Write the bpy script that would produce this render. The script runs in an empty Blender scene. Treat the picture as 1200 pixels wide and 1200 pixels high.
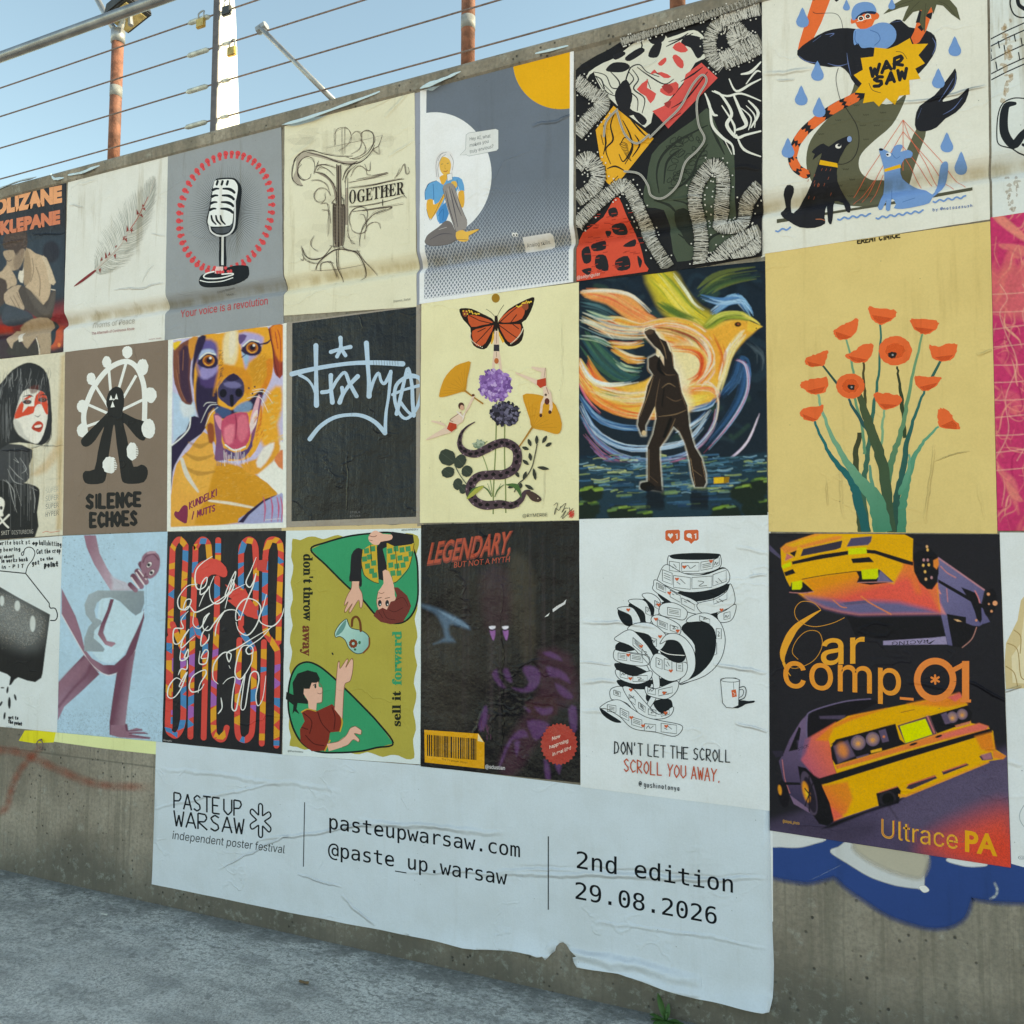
import bpy, bmesh, math, random, os
import numpy as np
from mathutils import Vector, Matrix
from mathutils.geometry import tessellate_polygon
R = math.radians
sc = bpy.context.scene
COL = sc.collection
random.seed(7)

# ---------------------------------------------------------------- camera
CAMH, CAMD, FPX = 1.5667, 3.0686, 1000.0
YAW, PITCH, ROLL = -0.4224, 0.06698, 0.00427
_c, _s = math.cos, math.sin
FW = Vector((_s(YAW)*_c(PITCH), _c(YAW)*_c(PITCH), _s(PITCH)))
_r = Vector((_c(YAW), -_s(YAW), 0.0)); _u = _r.cross(FW)
RT = _r*_c(ROLL) + _u*_s(ROLL); UP = -_r*_s(ROLL) + _u*_c(ROLL)
EYE = Vector((0, -CAMD, CAMH))
cam_d = bpy.data.cameras.new('camera'); cam = bpy.data.objects.new('camera', cam_d); COL.objects.link(cam)
cam.matrix_world = Matrix(((RT.x, UP.x, -FW.x, EYE.x), (RT.y, UP.y, -FW.y, EYE.y), (RT.z, UP.z, -FW.z, EYE.z), (0, 0, 0, 1)))
cam_d.sensor_width = 36; cam_d.lens = FPX/1200*36; cam_d.clip_start = 0.05; cam_d.clip_end = 2000
sc.camera = cam

# ---------------------------------------------------------------- sky, sun, exposure
SUN_EL, SUN_AZ = R(28), R(24)          # azimuth measured from +x (along the wall) towards +y (behind it)
w = bpy.data.worlds.new('World'); sc.world = w; w.use_nodes = True
nt = w.node_tree; bg = nt.nodes['Background']
sky = nt.nodes.new('ShaderNodeTexSky'); sky.sky_type = 'NISHITA'; sky.sun_disc = False
sky.sun_elevation = SUN_EL; sky.sun_rotation = R(90) - SUN_AZ
sky.air_density = 1.0; sky.dust_density = 0.35; sky.ozone_density = 0.8
nt.links.new(sky.outputs[0], bg.inputs[0]); bg.inputs[1].default_value = 0.15
sd = bpy.data.lights.new('sun', 'SUN'); sd.energy = 3.6; sd.angle = R(0.5); sd.color = (1, .93, .82)
so = bpy.data.objects.new('sun', sd); COL.objects.link(so)
sv = Vector((_c(SUN_EL)*_c(SUN_AZ), _c(SUN_EL)*_s(SUN_AZ), _s(SUN_EL)))
so.rotation_euler = (-sv).to_track_quat('-Z', 'Y').to_euler(); so.location = (8, 4, 9)
sc.view_settings.view_transform = 'Standard'; sc.view_settings.look = 'None'
sc.view_settings.exposure = 1.27; sc.view_settings.gamma = 1.0
sc.view_settings.use_white_balance = True; sc.view_settings.white_balance_temperature = 8700; sc.view_settings.white_balance_tint = -3
sc.cycles.transparent_max_bounces = 48; sc.cycles.max_bounces = 6

# ---------------------------------------------------------------- helpers
def plane_pt(px, py, y=0.0):
    """point of the plane at depth y seen at photo pixel (px, py)"""
    D = FW + RT*((px-600)/FPX) + UP*((600-py)/FPX)
    t = (y-EYE.y)/D.y
    p = EYE + D*t
    return p.x, p.z
def tag(o, label=None, cat=None, group=None, kind=None):
    if label: o['label'] = label
    if cat: o['category'] = cat
    if group: o['group'] = group
    if kind: o['kind'] = kind
    return o
def empty(name, loc, **k):
    o = bpy.data.objects.new(name, None); o.location = loc; COL.objects.link(o); o.empty_display_size = .1
    return tag(o, **k)
def wloc(o):
    v = Vector()
    while o is not None: v = v + o.location; o = o.parent
    return v
def link_bm(name, bm, mat, parent=None, smooth=False):
    me = bpy.data.meshes.new(name)
    if parent is not None:
        bm.transform(Matrix.Translation(-wloc(parent)))
    bm.to_mesh(me); bm.free()
    if smooth:
        for p in me.polygons: p.use_smooth = True
    o = bpy.data.objects.new(name, me); COL.objects.link(o)
    if mat: me.materials.append(mat)
    if parent is not None: o.parent = parent
    return o
def lin(c):
    return c/12.92 if c <= .04045 else ((c+.055)/1.055)**2.4
WHITE = [lin(v/255) for v in (196, 208, 208)]
def hexc(h):
    """printed colour as it looks in the photograph -> reflectance"""
    c = [max(.006, lin(int(h[i:i+2], 16)/255)/WHITE[i//2]*.705) for i in (0, 2, 4)]; k = min(1, .92/max(c))
    return tuple(v*k for v in c)
def box(bm, x0, x1, y0, y1, z0, z1):
    v = [bm.verts.new(p) for p in ((x0,y0,z0),(x1,y0,z0),(x1,y1,z0),(x0,y1,z0),(x0,y0,z1),(x1,y0,z1),(x1,y1,z1),(x0,y1,z1))]
    for f in ((0,3,2,1),(4,5,6,7),(0,1,5,4),(1,2,6,5),(2,3,7,6),(3,0,4,7)): bm.faces.new([v[i] for i in f])
def tube(bm, pts, r, n=10, cap=True):
    pts = [Vector(p) for p in pts]; rings = []
    for i, p in enumerate(pts):
        d = (pts[min(i+1, len(pts)-1)] - pts[max(i-1, 0)]).normalized()
        a = d.cross(Vector((0, 1, 0)) if abs(d.y) < .9 else Vector((1, 0, 0))).normalized(); b = d.cross(a)
        rr = r[i] if isinstance(r, (list, tuple)) else r
        rings.append([bm.verts.new(p + (a*_c(t*2*math.pi/n) + b*_s(t*2*math.pi/n))*rr) for t in range(n)])
    for A, B in zip(rings, rings[1:]):
        for k in range(n): bm.faces.new((A[k], A[(k+1) % n], B[(k+1) % n], B[k]))
    if cap: bm.faces.new(rings[0][::-1]); bm.faces.new(rings[-1])

class N:
    """small node-building helper"""
    def __init__(s, name):
        s.m = bpy.data.materials.new(name); s.m.use_nodes = True; s.t = s.m.node_tree; s.b = s.t.nodes['Principled BSDF']
    def n(s, typ, ins=(), **k):
        d = s.t.nodes.new('ShaderNode'+typ)
        for a, v in k.items(): setattr(d, a, v)
        for i, v in (ins.items() if isinstance(ins, dict) else enumerate(ins)):
            if v is None: continue
            if isinstance(v, bpy.types.NodeSocket): s.t.links.new(v, d.inputs[i])
            else: d.inputs[i].default_value = v
        return d.outputs[0]
    def math(s, op, a, b=None, c=None, clamp=False): return s.n('Math', (a, b, c), operation=op, use_clamp=clamp)
    def noise(s, vec, scale, detail=4, rough=.55): return s.n('TexNoise', {'Vector': vec, 'Scale': scale, 'Detail': detail, 'Roughness': rough})
    def ramp(s, f, a, b, c=0., d=1., smooth=True):
        return s.n('MapRange', {0: f, 1: a, 2: b, 3: c, 4: d}, interpolation_type='SMOOTHSTEP' if smooth else 'LINEAR')
    def mix(s, f, a, b, blend='MIX'):
        d = s.t.nodes.new('ShaderNodeMix'); d.data_type = 'RGBA'; d.blend_type = blend
        for i, v in ((0, f), (6, a), (7, b)):
            if isinstance(v, bpy.types.NodeSocket): s.t.links.new(v, d.inputs[i])
            else: d.inputs[i].default_value = (tuple(v)+(1,)) if isinstance(v, (tuple, list)) and len(v) == 3 else v
        return d.outputs[2]
    def pos(s): return s.n('NewGeometry')
    def mapv(s, v, sx, sy, sz): return s.n('VectorMath', (v, (sx, sy, sz)), operation='MULTIPLY')
    def set(s, **k):
        for a, v in k.items():
            i = s.b.inputs[a.replace('_', ' ')]
            if isinstance(v, bpy.types.NodeSocket): s.t.links.new(v, i)
            else: i.default_value = tuple(v)+(1,) if isinstance(v, (tuple, list)) and len(v) == 3 else v
        return s
    def bump(s, h, strength=1., dist=1.):
        o = s.n('Bump', {'Height': h, 'Strength': strength, 'Distance': dist}); s.t.links.new(o, s.b.inputs['Normal']); return s
def plain(name, col, rough=.6, metal=0., bump=.0, var=.25, scale=25):
    m = N(name); p = m.pos(); f = m.noise(p, scale)
    m.set(Base_Color=m.mix(m.ramp(f, .3, .7), [c*(1-var) for c in col], [min(1, c*(1+var)) for c in col]), Roughness=rough, Metallic=metal)
    if bump: m.bump(m.noise(p, scale*4), 1, bump)
    return m.m
# ---------------------------------------------------------------- setting: ground, wall, fence
# the cast groove that runs along the wall (and shows through the posters pasted over it)
GZ = 2.853
GP = ((.075, 0), (.062, .001), (.052, .004), (.044, .009), (.034, .016), (.022, .0225), (.010, .0275), (0, .029), (-.008, .0275), (-.015, .022), (-.022, .014), (-.03, .007), (-.037, .002), (-.043, .0005), (-.049, 0))
GPZ = [GZ+a for a, b in GP][::-1]; GPD = [b for a, b in GP][::-1]
def groove(z): return float(np.interp(z, GPZ, GPD))
WTOP = 3.685

m = N('ground_concrete'); p = m.pos(); sep = m.n('SeparateXYZ', (p,)).node
big = m.noise(p, 1.3, 6); mid = m.noise(p, 7, 6, .65); fine = m.noise(p, 90, 5, .7)
streak = m.noise(m.mapv(p, 1.6, 5.5, 1), 1.6, 6, .6)
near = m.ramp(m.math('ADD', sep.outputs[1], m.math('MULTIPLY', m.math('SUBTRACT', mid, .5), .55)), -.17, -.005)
c = m.mix(m.ramp(big, .3, .7), (.54, .52, .49), (.72, .70, .665))
c = m.mix(m.ramp(streak, .44, .66, 0, .62), c, (.24, .24, .235))
c = m.mix(m.ramp(mid, .52, .68, 0, .5), c, (.70, .70, .68))
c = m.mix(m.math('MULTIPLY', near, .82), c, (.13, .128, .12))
grit = m.noise(p, 210, 4, .75); patch = m.noise(p, 4.2, 5, .7)
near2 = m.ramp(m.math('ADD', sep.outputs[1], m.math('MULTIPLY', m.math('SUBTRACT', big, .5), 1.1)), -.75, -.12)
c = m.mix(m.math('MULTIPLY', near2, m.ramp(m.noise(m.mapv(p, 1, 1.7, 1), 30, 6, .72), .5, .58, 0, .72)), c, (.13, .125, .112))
c = m.mix(m.ramp(m.noise(m.mapv(p, 1.3, .8, 1), 2.6, 5, .6), .56, .68, 0, .45), c, (.22, .22, .215))
c = m.mix(m.ramp(fine, .42, .62, 0, .62), c, (.2, .2, .195))
c = m.mix(m.math('MULTIPLY', m.ramp(grit, .5, .62), m.ramp(patch, .36, .6, .1, .7)), c, (.15, .145, .135))
c = m.mix(m.math('MULTIPLY', m.ramp(m.noise(p, 33, 5, .7), .52, .6), m.ramp(patch, .62, .42, 0, .22)), c, (.72, .72, .70))
blot = m.noise(p, 17, 5, .6)
c = m.mix(m.ramp(blot, .60, .66, 0, .5), c, (.16, .16, .155))
m.set(Base_Color=c, Roughness=.9)
m.bump(m.math('ADD', m.math('MULTIPLY', fine, .004), m.math('MULTIPLY', mid, .012)))
MG = m.m
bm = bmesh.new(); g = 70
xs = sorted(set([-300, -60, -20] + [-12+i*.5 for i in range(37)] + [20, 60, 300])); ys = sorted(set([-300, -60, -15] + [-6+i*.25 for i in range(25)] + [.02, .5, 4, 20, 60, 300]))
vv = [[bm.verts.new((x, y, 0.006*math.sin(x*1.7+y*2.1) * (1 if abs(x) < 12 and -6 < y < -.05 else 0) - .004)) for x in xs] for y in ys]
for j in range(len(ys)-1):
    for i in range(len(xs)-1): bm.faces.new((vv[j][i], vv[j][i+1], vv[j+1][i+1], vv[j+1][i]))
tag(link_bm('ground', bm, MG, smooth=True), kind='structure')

m = N('wall_concrete'); p = m.pos(); sep = m.n('SeparateXYZ', (p,)).node
bigw = m.noise(p, 2.2, 6); vst = m.noise(m.mapv(p, 9, 9, .7), 1.4, 6, .6); vs2 = m.noise(m.mapv(p, 40, 40, 1.2), 1., 4, .6); fin = m.noise(p, 60, 6, .7); pit = m.n('TexVoronoi', {'Vector': p, 'Scale': 30.}); pn = m.noise(p, 6, 3)
c = m.mix(m.ramp(bigw, .3, .7), (.195, .152, .117), (.42, .345, .28))
c = m.mix(m.ramp(vst, .45, .7, 0, .5), c, (.16, .14, .11))
c = m.mix(m.ramp(m.noise(p, 13, 6, .7), .55, .72, 0, .6), c, (.47, .45, .40))
c = m.mix(m.ramp(vs2, .5, .66, 0, .5), c, (.17, .145, .11))
jt = m.math('ABSOLUTE', m.math('SUBTRACT', m.n('SeparateXYZ', (p,)).node.outputs[2], m.math('ADD', .62, m.math('MULTIPLY', m.math('SUBTRACT', bigw, .5), .012))))
c = m.mix(m.ramp(jt, .007, .001, 0, .55), c, (.09, .08, .065))
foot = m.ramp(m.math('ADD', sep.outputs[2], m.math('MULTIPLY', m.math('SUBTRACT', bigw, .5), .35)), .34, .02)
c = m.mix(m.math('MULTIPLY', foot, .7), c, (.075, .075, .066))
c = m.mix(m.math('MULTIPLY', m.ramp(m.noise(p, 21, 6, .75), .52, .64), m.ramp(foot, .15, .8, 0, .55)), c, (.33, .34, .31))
hole = m.math('MULTIPLY', m.ramp(pit, .2, .08), m.ramp(pn, .44, .56))
c = m.mix(m.math('MULTIPLY', hole, .85), c, (.03, .028, .025))
c = m.mix(m.ramp(fin, .35, .7, 0, .5), c, (.12, .10, .085))
m.set(Base_Color=c, Roughness=.92)
m.bump(m.math('ADD', m.math('MULTIPLY', fin, .003), m.math('ADD', m.math('MULTIPLY', bigw, .01), m.math('MULTIPLY', hole, -.004))))
MW = m.m
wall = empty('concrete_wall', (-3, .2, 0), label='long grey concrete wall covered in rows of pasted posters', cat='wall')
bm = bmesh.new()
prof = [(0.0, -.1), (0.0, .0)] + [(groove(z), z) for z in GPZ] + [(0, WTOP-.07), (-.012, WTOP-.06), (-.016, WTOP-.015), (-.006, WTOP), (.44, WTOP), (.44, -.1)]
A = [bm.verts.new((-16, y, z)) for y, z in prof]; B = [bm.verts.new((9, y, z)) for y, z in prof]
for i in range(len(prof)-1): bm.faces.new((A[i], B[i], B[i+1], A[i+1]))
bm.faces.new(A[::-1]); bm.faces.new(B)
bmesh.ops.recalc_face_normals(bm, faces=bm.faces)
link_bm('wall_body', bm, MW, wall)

M_RUST = plain('rusty_paint', (.21, .082, .052), .7, 0, .002, .4, 22)
M_GREY = plain('grey_band', (.25, .25, .25), .6)
M_WHT = plain('white_painted_steel', (.72, .70, .66), .5, 0, .0, .06, 8)
M_EDGE_SHADE = plain('post_edge_shade', (.09, .075, .08), .5)  # darkened colour standing for shade on the white post's front edge
M_GALV = plain('galvanised_steel', (.34, .34, .35), .45, .6, 0, .15)
M_RAIL = plain('weathered_rail_steel', (.25, .25, .26), .38, .75, 0, .2, 9)
M_WIRE = plain('rusty_wire_rope', (.21, .145, .13), .7, .1, 0, .3, 60)
M_FERR = plain('pale_ferrule', (.5, .5, .46), .5, .3)
M_BRASS = plain('brass', (.55, .36, .12), .38, .8)
M_BLK = plain('black_plastic', (.03, .03, .032), .5)
M_GLASS = plain('amber_lamp_glass', (.55, .42, .18), .25)

# wires and handrail (horizontal, above the wall's front edge)
FY = .02
WZ = [3.76, 3.943, 4.131, 4.302]
for k, z in enumerate(WZ):
    bm = bmesh.new(); pts = [(x, FY, z + (-.0035*math.sin((x+3)*1.05)**2)) for x in np.linspace(-15, 8, 60)]
    tube(bm, pts, .004, 6)
    tag(link_bm('fence_wire', bm, M_WIRE, smooth=True), label=['lowest rusty wire rope of the fence, just above the wall top', 'second fence wire rope up from the wall top',
        'third fence wire rope up, reaching the galvanised brace plate', 'highest fence wire rope, running under the thick handrail'][k], cat='wire', group='horizontal wires of the fence on the wall')
bm = bmesh.new(); tube(bm, [(-15, FY+.0, 4.485), (8, FY, 4.485)], .027, 16)
hr = tag(link_bm('handrail', bm, M_RAIL, smooth=True), label='thick grey steel tube handrail crossing the sky above the wires', cat='handrail')

# tapered white flat posts, sunlit on the broad side
def flat_post(xp, label):
    r = empty('fence_post', (xp, .03, WTOP), label=label, cat='fence post', group='white flat posts of the wire fence')
    bm = bmesh.new(); T = .016
    zb, zt = WTOP-.002, 4.46
    outl = [(-.022, zb), (.142, zb), (.088, 4.33), (.076, 4.41), (.05, zt), (.0, zt), (-.022, 4.40)]
    a = [bm.verts.new((xp-T, .03+y, z)) for y, z in outl]; b = [bm.verts.new((xp+T, .03+y, z)) for y, z in outl]
    n = len(outl)
    bm.faces.new(a); bm.faces.new(b[::-1])
    for i in range(n): bm.faces.new((a[i], b[i], b[(i+1) % n], a[(i+1) % n]))
    bmesh.ops.recalc_face_normals(bm, faces=bm.faces)
    link_bm('post_plate', bm, M_WHT, r)
    bm = bmesh.new(); box(bm, xp-T-.003, xp+T+.001, .0, .0078, WTOP-.002, 4.42); link_bm('front_shade_strip', bm, M_EDGE_SHADE, r)  # added dark strip: paints the shade on the post's front edge
    bm = bmesh.new(); box(bm, xp-.07, xp+.07, .02, .20, WTOP-.001, WTOP+.014); link_bm('base_plate', bm, M_WHT, r)
    bm = bmesh.new(); tube(bm, [(xp-.012, FY+.02, 4.452), (xp+.012, FY+.02, 4.452)], .03, 12); link_bm('rail_saddle', bm, M_GALV, r)
    for z in WZ:
        bm = bmesh.new(); tube(bm, [(xp+.012+.02, FY, z), (xp+.075, FY, z)], .009, 8); link_bm('wire_end', bm, M_FERR, r, True)
        bm = bmesh.new()
        tube(bm, [(xp-.20, FY, z-.002), (xp-.185, FY, z-.001), (xp-.075, FY, z), (xp-.06, FY, z)], [.006, .012, .012, .006], 8)
        link_bm('wire_tensioner', bm, M_FERR, r, True)
    return r
flat_post(-2.985, 'tapered white steel fence post left of the brace rod, sunlit and hung with padlocks')

def padlock(x, z, mat, label, s=1.0, hang=None):
    r = empty('padlock', (x, FY-.012, z-.07*s), label=label, cat='padlock', group='padlocks locked onto the fence')
    bm = bmesh.new(); box(bm, x-.024*s, x+.024*s, FY-.022, FY-.004, z-.07*s, z-.028*s)
    bmesh.ops.bevel(bm, geom=bm.edges[:], offset=.004*s, segments=2, affect='EDGES'); link_bm('lock_body', bm, mat, r)
    bm = bmesh.new(); pts = [(x-.015*s, FY-.013, z-.03*s), (x-.015*s, FY-.013, z-.005*s)] + [(x-.015*s*math.cos(t), FY-.013+.01*math.sin(t), z-.005*s+.018*s*math.sin(t)) for t in np.linspace(.3, math.pi-.3, 7)] + [(x+.015*s, FY-.013, z-.005*s), (x+.015*s, FY-.013, z-.03*s)]
    tube(bm, pts, .0035*s, 6); link_bm('shackle', bm, M_GALV, r, True)
padlock(-3.09, 4.325, M_BRASS, 'brass padlock on the top wire just left of the white post', 1.15)
padlock(-2.925, 4.345, M_BLK, 'black padlock hanging against the top of the white post', 1.15)
padlock(-2.885, 4.125, M_BRASS, 'brass padlock on the second wire from the top, against the white post', 1.1)

# brown tube poles with a grey collar; the leftmost ends in a fork that carries a floodlight
def pole(xp, top, band, label, fork=False):
    r = empty('lamp_pole', (xp, .26, WTOP), label=label, cat='pole', group='rust brown tube poles on the wall top')
    bm = bmesh.new(); tube(bm, [(xp, .26, WTOP-.002), (xp, .26, top)], .032, 20); link_bm('pole_tube', bm, M_RUST, r, True)
    bm = bmesh.new(); tube(bm, [(xp, .26, band-.03), (xp, .26, band+.03)], .0333, 20); link_bm('collar', bm, M_GREY, r, True)
    bm = bmesh.new(); box(bm, xp-.07, xp+.07, .19, .33, WTOP-.001, WTOP+.012); link_bm('base_plate', bm, M_RUST, r)
    if fork:
        bm = bmesh.new(); tube(bm, [(xp, .26, top-.03), (xp, .26, top+.045)], .038, 16); link_bm('fork_sleeve', bm, M_GALV, r, True)
        for dx, dz in ((-.30, .45), (.075, .19)):
            bm = bmesh.new(); tube(bm, [(xp, .26, top+.02), (xp+dx*.25, .26, top+.02+dz*.22), (xp+dx, .26, top+.02+dz)], .017, 10); link_bm('fork_arm', bm, M_GALV, r, True)
    return r
px1 = plane_pt(135.5, 120, .26)[0]
zt1 = plane_pt(135, 46, .26)[1]
pole(px1, zt1, plane_pt(136, 108, .26)[1], 'leftmost rust brown pole, with a grey fork at its top', True)
pole(plane_pt(548.5, 40, .26)[0], 5.1, plane_pt(548, 28, .26)[1], 'plain rust brown pole above the blue poster with the yellow sun')
pole(plane_pt(794, 0, .26)[0], 5.1, 4.5, 'rust brown pole of which only the foot shows, rightmost at the top edge')
# floodlight on the right fork arm
fx, fz = plane_pt(139, 6, .2); r = empty('floodlight', (fx, .26, fz-.03), label='dark floodlight with an amber lens on the fork of the leftmost pole', cat='floodlight')
bm = bmesh.new(); box(bm, fx-.09, fx+.10, .17, .35, fz-.03, fz+.035)
for v in bm.verts:
    if v.co.z > fz: v.co.x = fx + (v.co.x-fx)*.75
    v.co.z += (v.co.x-fx)*.35
bmesh.ops.bevel(bm, geom=bm.edges[:], offset=.008, segments=2, affect='EDGES'); link_bm('lamp_housing', bm, M_BLK, r)
bm = bmesh.new(); box(bm, fx-.075, fx+.07, .19, .33, fz-.036, fz-.0305)
for v in bm.verts: v.co.z += (v.co.x-fx)*.35
link_bm('lamp_lens', bm, M_GLASS, r)
bm = bmesh.new(); tube(bm, [(fx+.02, .26, fz-.02), (fx+.03, .26, fz-.09)], .014, 8); link_bm('bracket', bm, M_GALV, r)
# brace rod with a wire clamp plate
bx0, bz0 = plane_pt(307, 34, FY); bx1, bz1 = plane_pt(389, 115, FY)
r = empty('brace_rod', (bx1, FY, WTOP), label='thin galvanised brace rod leaning from the third wire down to the wall top', cat='brace rod')
bm = bmesh.new(); tube(bm, [(bx0, FY-.012, bz0), (bx1+.02, FY+.03, WTOP-.004)], .0125, 10); link_bm('rod', bm, M_GALV, r, True)
bm = bmesh.new(); tube(bm, [(bx0-.022, FY-.004, bz0-.008), (bx0+.03, FY-.004, bz0+.008)], .021, 6); link_bm('wire_clamp', bm, M_GALV, r)
# ---------------------------------------------------------------- printing toolkit
# A poster is an Empty at its foot on the wall; its paper and each printed motif are thin sheets on the wall.
DATA = bpy.utils.system_resource('DATAFILES')
def font(fn):
    try: return bpy.data.fonts.load(os.path.join(DATA, 'fonts', fn))
    except Exception: return None
FONTS = {'inter': font('Inter.woff2'), 'mono': font('DejaVuSansMono.woff2'), 'math': font('NotoSansMath-Regular.woff2'), 'bf': None}
_gc = {}
def glyphs(text, fn, bold):
    """flat triangles of a line of text in font units (cap height 1)"""
    key = (text, fn, bold)
    if key in _gc: return _gc[key]
    def mk(t):
        cu = bpy.data.curves.new('lettering', 'FONT'); f = FONTS.get(fn)
        if f: cu.font = f
        cu.body = t; cu.offset = bold; cu.resolution_u = 3; cu.dimensions = '2D'; cu.fill_mode = 'FRONT'
        o = bpy.data.objects.new('lettering', cu); me = bpy.data.meshes.new_from_object(o)
        me.calc_loop_triangles()
        v = np.array([x.co[:2] for x in me.vertices]).reshape(-1, 2); t_ = [tuple(x.vertices) for x in me.loop_triangles]
        bpy.data.objects.remove(o); bpy.data.curves.remove(cu); bpy.data.meshes.remove(me); return v, t_
    hv, _ = mk(chr(0x1D407) if fn == 'math' else 'H'); ch = np.ptp(hv[:, 1]) if len(hv) else .7
    v, t = mk(text)
    if len(v): v = (v - [v[:, 0].min(), 0])/ch
    _gc[key] = (v, t); return _gc[key]
def serif(s, it=False):
    o = ''
    for ch in s:
        if ch.isupper(): o += chr((0x1D468 if it else 0x1D400)+ord(ch)-65)
        elif ch.islower(): o += chr((0x1D482 if it else 0x1D41A)+ord(ch)-97)
        else: o += ch
    return o
def pts(p):
    if isinstance(p, str): return np.array([[float(v) for v in q.split(',')] for q in p.split()])
    return np.asarray(p, float)
def spline(P, closed, k=5):
    n = len(P)
    if n < 3: return P
    out = []
    for i in range(n if closed else n-1):
        a, b, c, d = (P[(i-1) % n], P[i], P[(i+1) % n], P[(i+2) % n]) if closed else (P[max(i-1, 0)], P[i], P[i+1], P[min(i+2, n-1)])
        for t in np.arange(k)/k:
            out.append(.5*((2*b)+(c-a)*t+(2*a-5*b+4*c-d)*t*t+(3*b-a-3*c+d)*t**3))
    if not closed: out.append(P[-1])
    return np.array(out)
# single-stroke hand lettering on a 4 x 6 grid
HAND = {'A': '0,0 2,6 4,0;.7,2 3.3,2', 'B': '0,0 0,6 3,5.6 3.3,4 0,3.2 3.6,2.4 3.6,.6 0,0', 'C': '3.8,5 2,6 .2,4 .2,2 2,0 3.8,1', 'D': '0,0 0,6 2.5,5.4 3.8,3 2.6,.6 0,0', 'E': '3.6,6 0,6 0,0 3.6,0;0,3 2.8,3',
 'F': '3.6,6 0,6 0,0;0,3 2.8,3', 'G': '3.8,5 2,6 .2,4 .2,2 2,0 3.8,1 3.8,2.8 2.2,2.8', 'H': '0,0 0,6;4,0 4,6;0,3 4,3', 'I': '2,0 2,6', 'K': '0,0 0,6;3.6,6 0,2.6 3.8,0', 'L': '0,6 0,0 3.4,0', 'M': '0,0 .4,6 2,2 3.6,6 4,0', 'N': '0,0 0,6 3.8,0 3.8,6',
 'O': '2,0 .1,2 .1,4 2,6 3.9,4 3.9,2 2,0', 'P': '0,0 0,6 3,5.8 3.6,4.4 2.6,3 0,2.8', 'R': '0,0 0,6 3,5.8 3.6,4.4 2.6,3 0,2.8 3.8,0', 'S': '3.6,5.2 2,6 .3,4.8 1.2,3.4 3.2,2.4 3.5,1 2,0 .2,.8', 'T': '0,6 4,6;2,6 2,0', 'U': '0,6 0,1.6 2,0 3.8,1.6 3.8,6', 'V': '0,6 2,0 4,6', 'W': '0,6 1,0 2,4.4 3,0 4,6',
 'X': '0,0 4,6;0,6 4,0', 'Y': '0,6 2,3 4,6;2,3 1.6,0', 'Z': '0,6 4,6 0,0 4,0', '/': '.5,-.5 3,6.5', '.': '1,0 1.3,.5', "'": '1.6,6.3 1.2,4.6', ',': '1.4,.6 .8,-1', '-': '1,3 3,3', '_': '0,0 4,0', '1': '1,5 2,6 2,0', '@': '2.8,2.4 1.6,2 1.6,3.8 2.8,3.8 2.8,2 4,2.4 3.8,5 2,5.8 .2,4 .2,1.6 2,.2 3.6,.8',
 'a': '3,3 1.4,3.8 .4,2 1.4,0 3,1.4 3,3.8 3,0', 'b': '.4,6 .4,0 2.6,.2 3.2,2 2.2,3.6 .4,3', 'c': '3,3 1.6,3.8 .4,2 1.6,0 3,.8', 'd': '3,6 3,0 1.2,.2 .4,2 1.4,3.6 3,3', 'e': '.5,1.9 3,2.2 2,3.8 .5,2.4 .8,.4 3,.4', 'f': '3.2,5.6 2,6 1.4,4 1.4,0;.4,3.4 2.8,3.4', 'g': '3,3 1.4,3.8 .5,2 1.6,.4 3,1.6 3,3.8 2.8,-1.6 .8,-1.8',
 'h': '.5,6 .5,0;.5,2.6 2,3.8 3,2.6 3,0', 'i': '1.6,3.8 1.6,0;1.6,5 1.6,5.4', 'k': '.5,6 .5,0;2.8,3.8 .5,1.8 3,0', 'l': '1.4,6 1.4,.4 2,0', 'm': '.2,0 .2,3.8 1.6,3.6 1.8,0;1.8,3 3,3.8 3.6,2.6 3.6,0', 'n': '.4,0 .4,3.8;.4,2.6 2,3.8 3,2.6 3,0', 'o': '1.8,0 .4,1.8 1.8,3.8 3.2,1.8 1.8,0', 'p': '.5,-2 .5,3.8 2.4,3.6 3.2,2 2,.2 .5,.8', 'r': '.5,3.8 .5,0;.5,2.4 1.6,3.6 2.8,3.4', 's': '3,3.2 1.6,3.8 .7,2.8 2.8,1.2 1.8,0 .4,.5',
 't': '1.6,5.4 1.6,.5 2.8,.2;.4,3.8 2.8,3.8', 'u': '.4,3.8 .5,.6 1.8,0 3,1 3,3.8 3.1,0', 'v': '.4,3.8 1.6,0 3,3.8', 'w': '.2,3.8 1,0 1.9,2.6 2.8,0 3.7,3.8', 'y': '.4,3.8 1.8,.6;3.2,3.8 1.2,-2', 'x': '.4,3.8 3,0;3,3.8 .4,0', 'z': '.4,3.8 3,3.8 .4,0 3,0', '0': '2,0 .4,2 .4,4 2,6 3.6,4 3.6,2 2,0', '2': '.4,5 2,6 3.4,4.6 .4,0 3.6,0'}
NARROW = {'I': .6, 'i': .5, 'l': .5, '.': .5, "'": .5, ',': .5, '1': .7}

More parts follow.
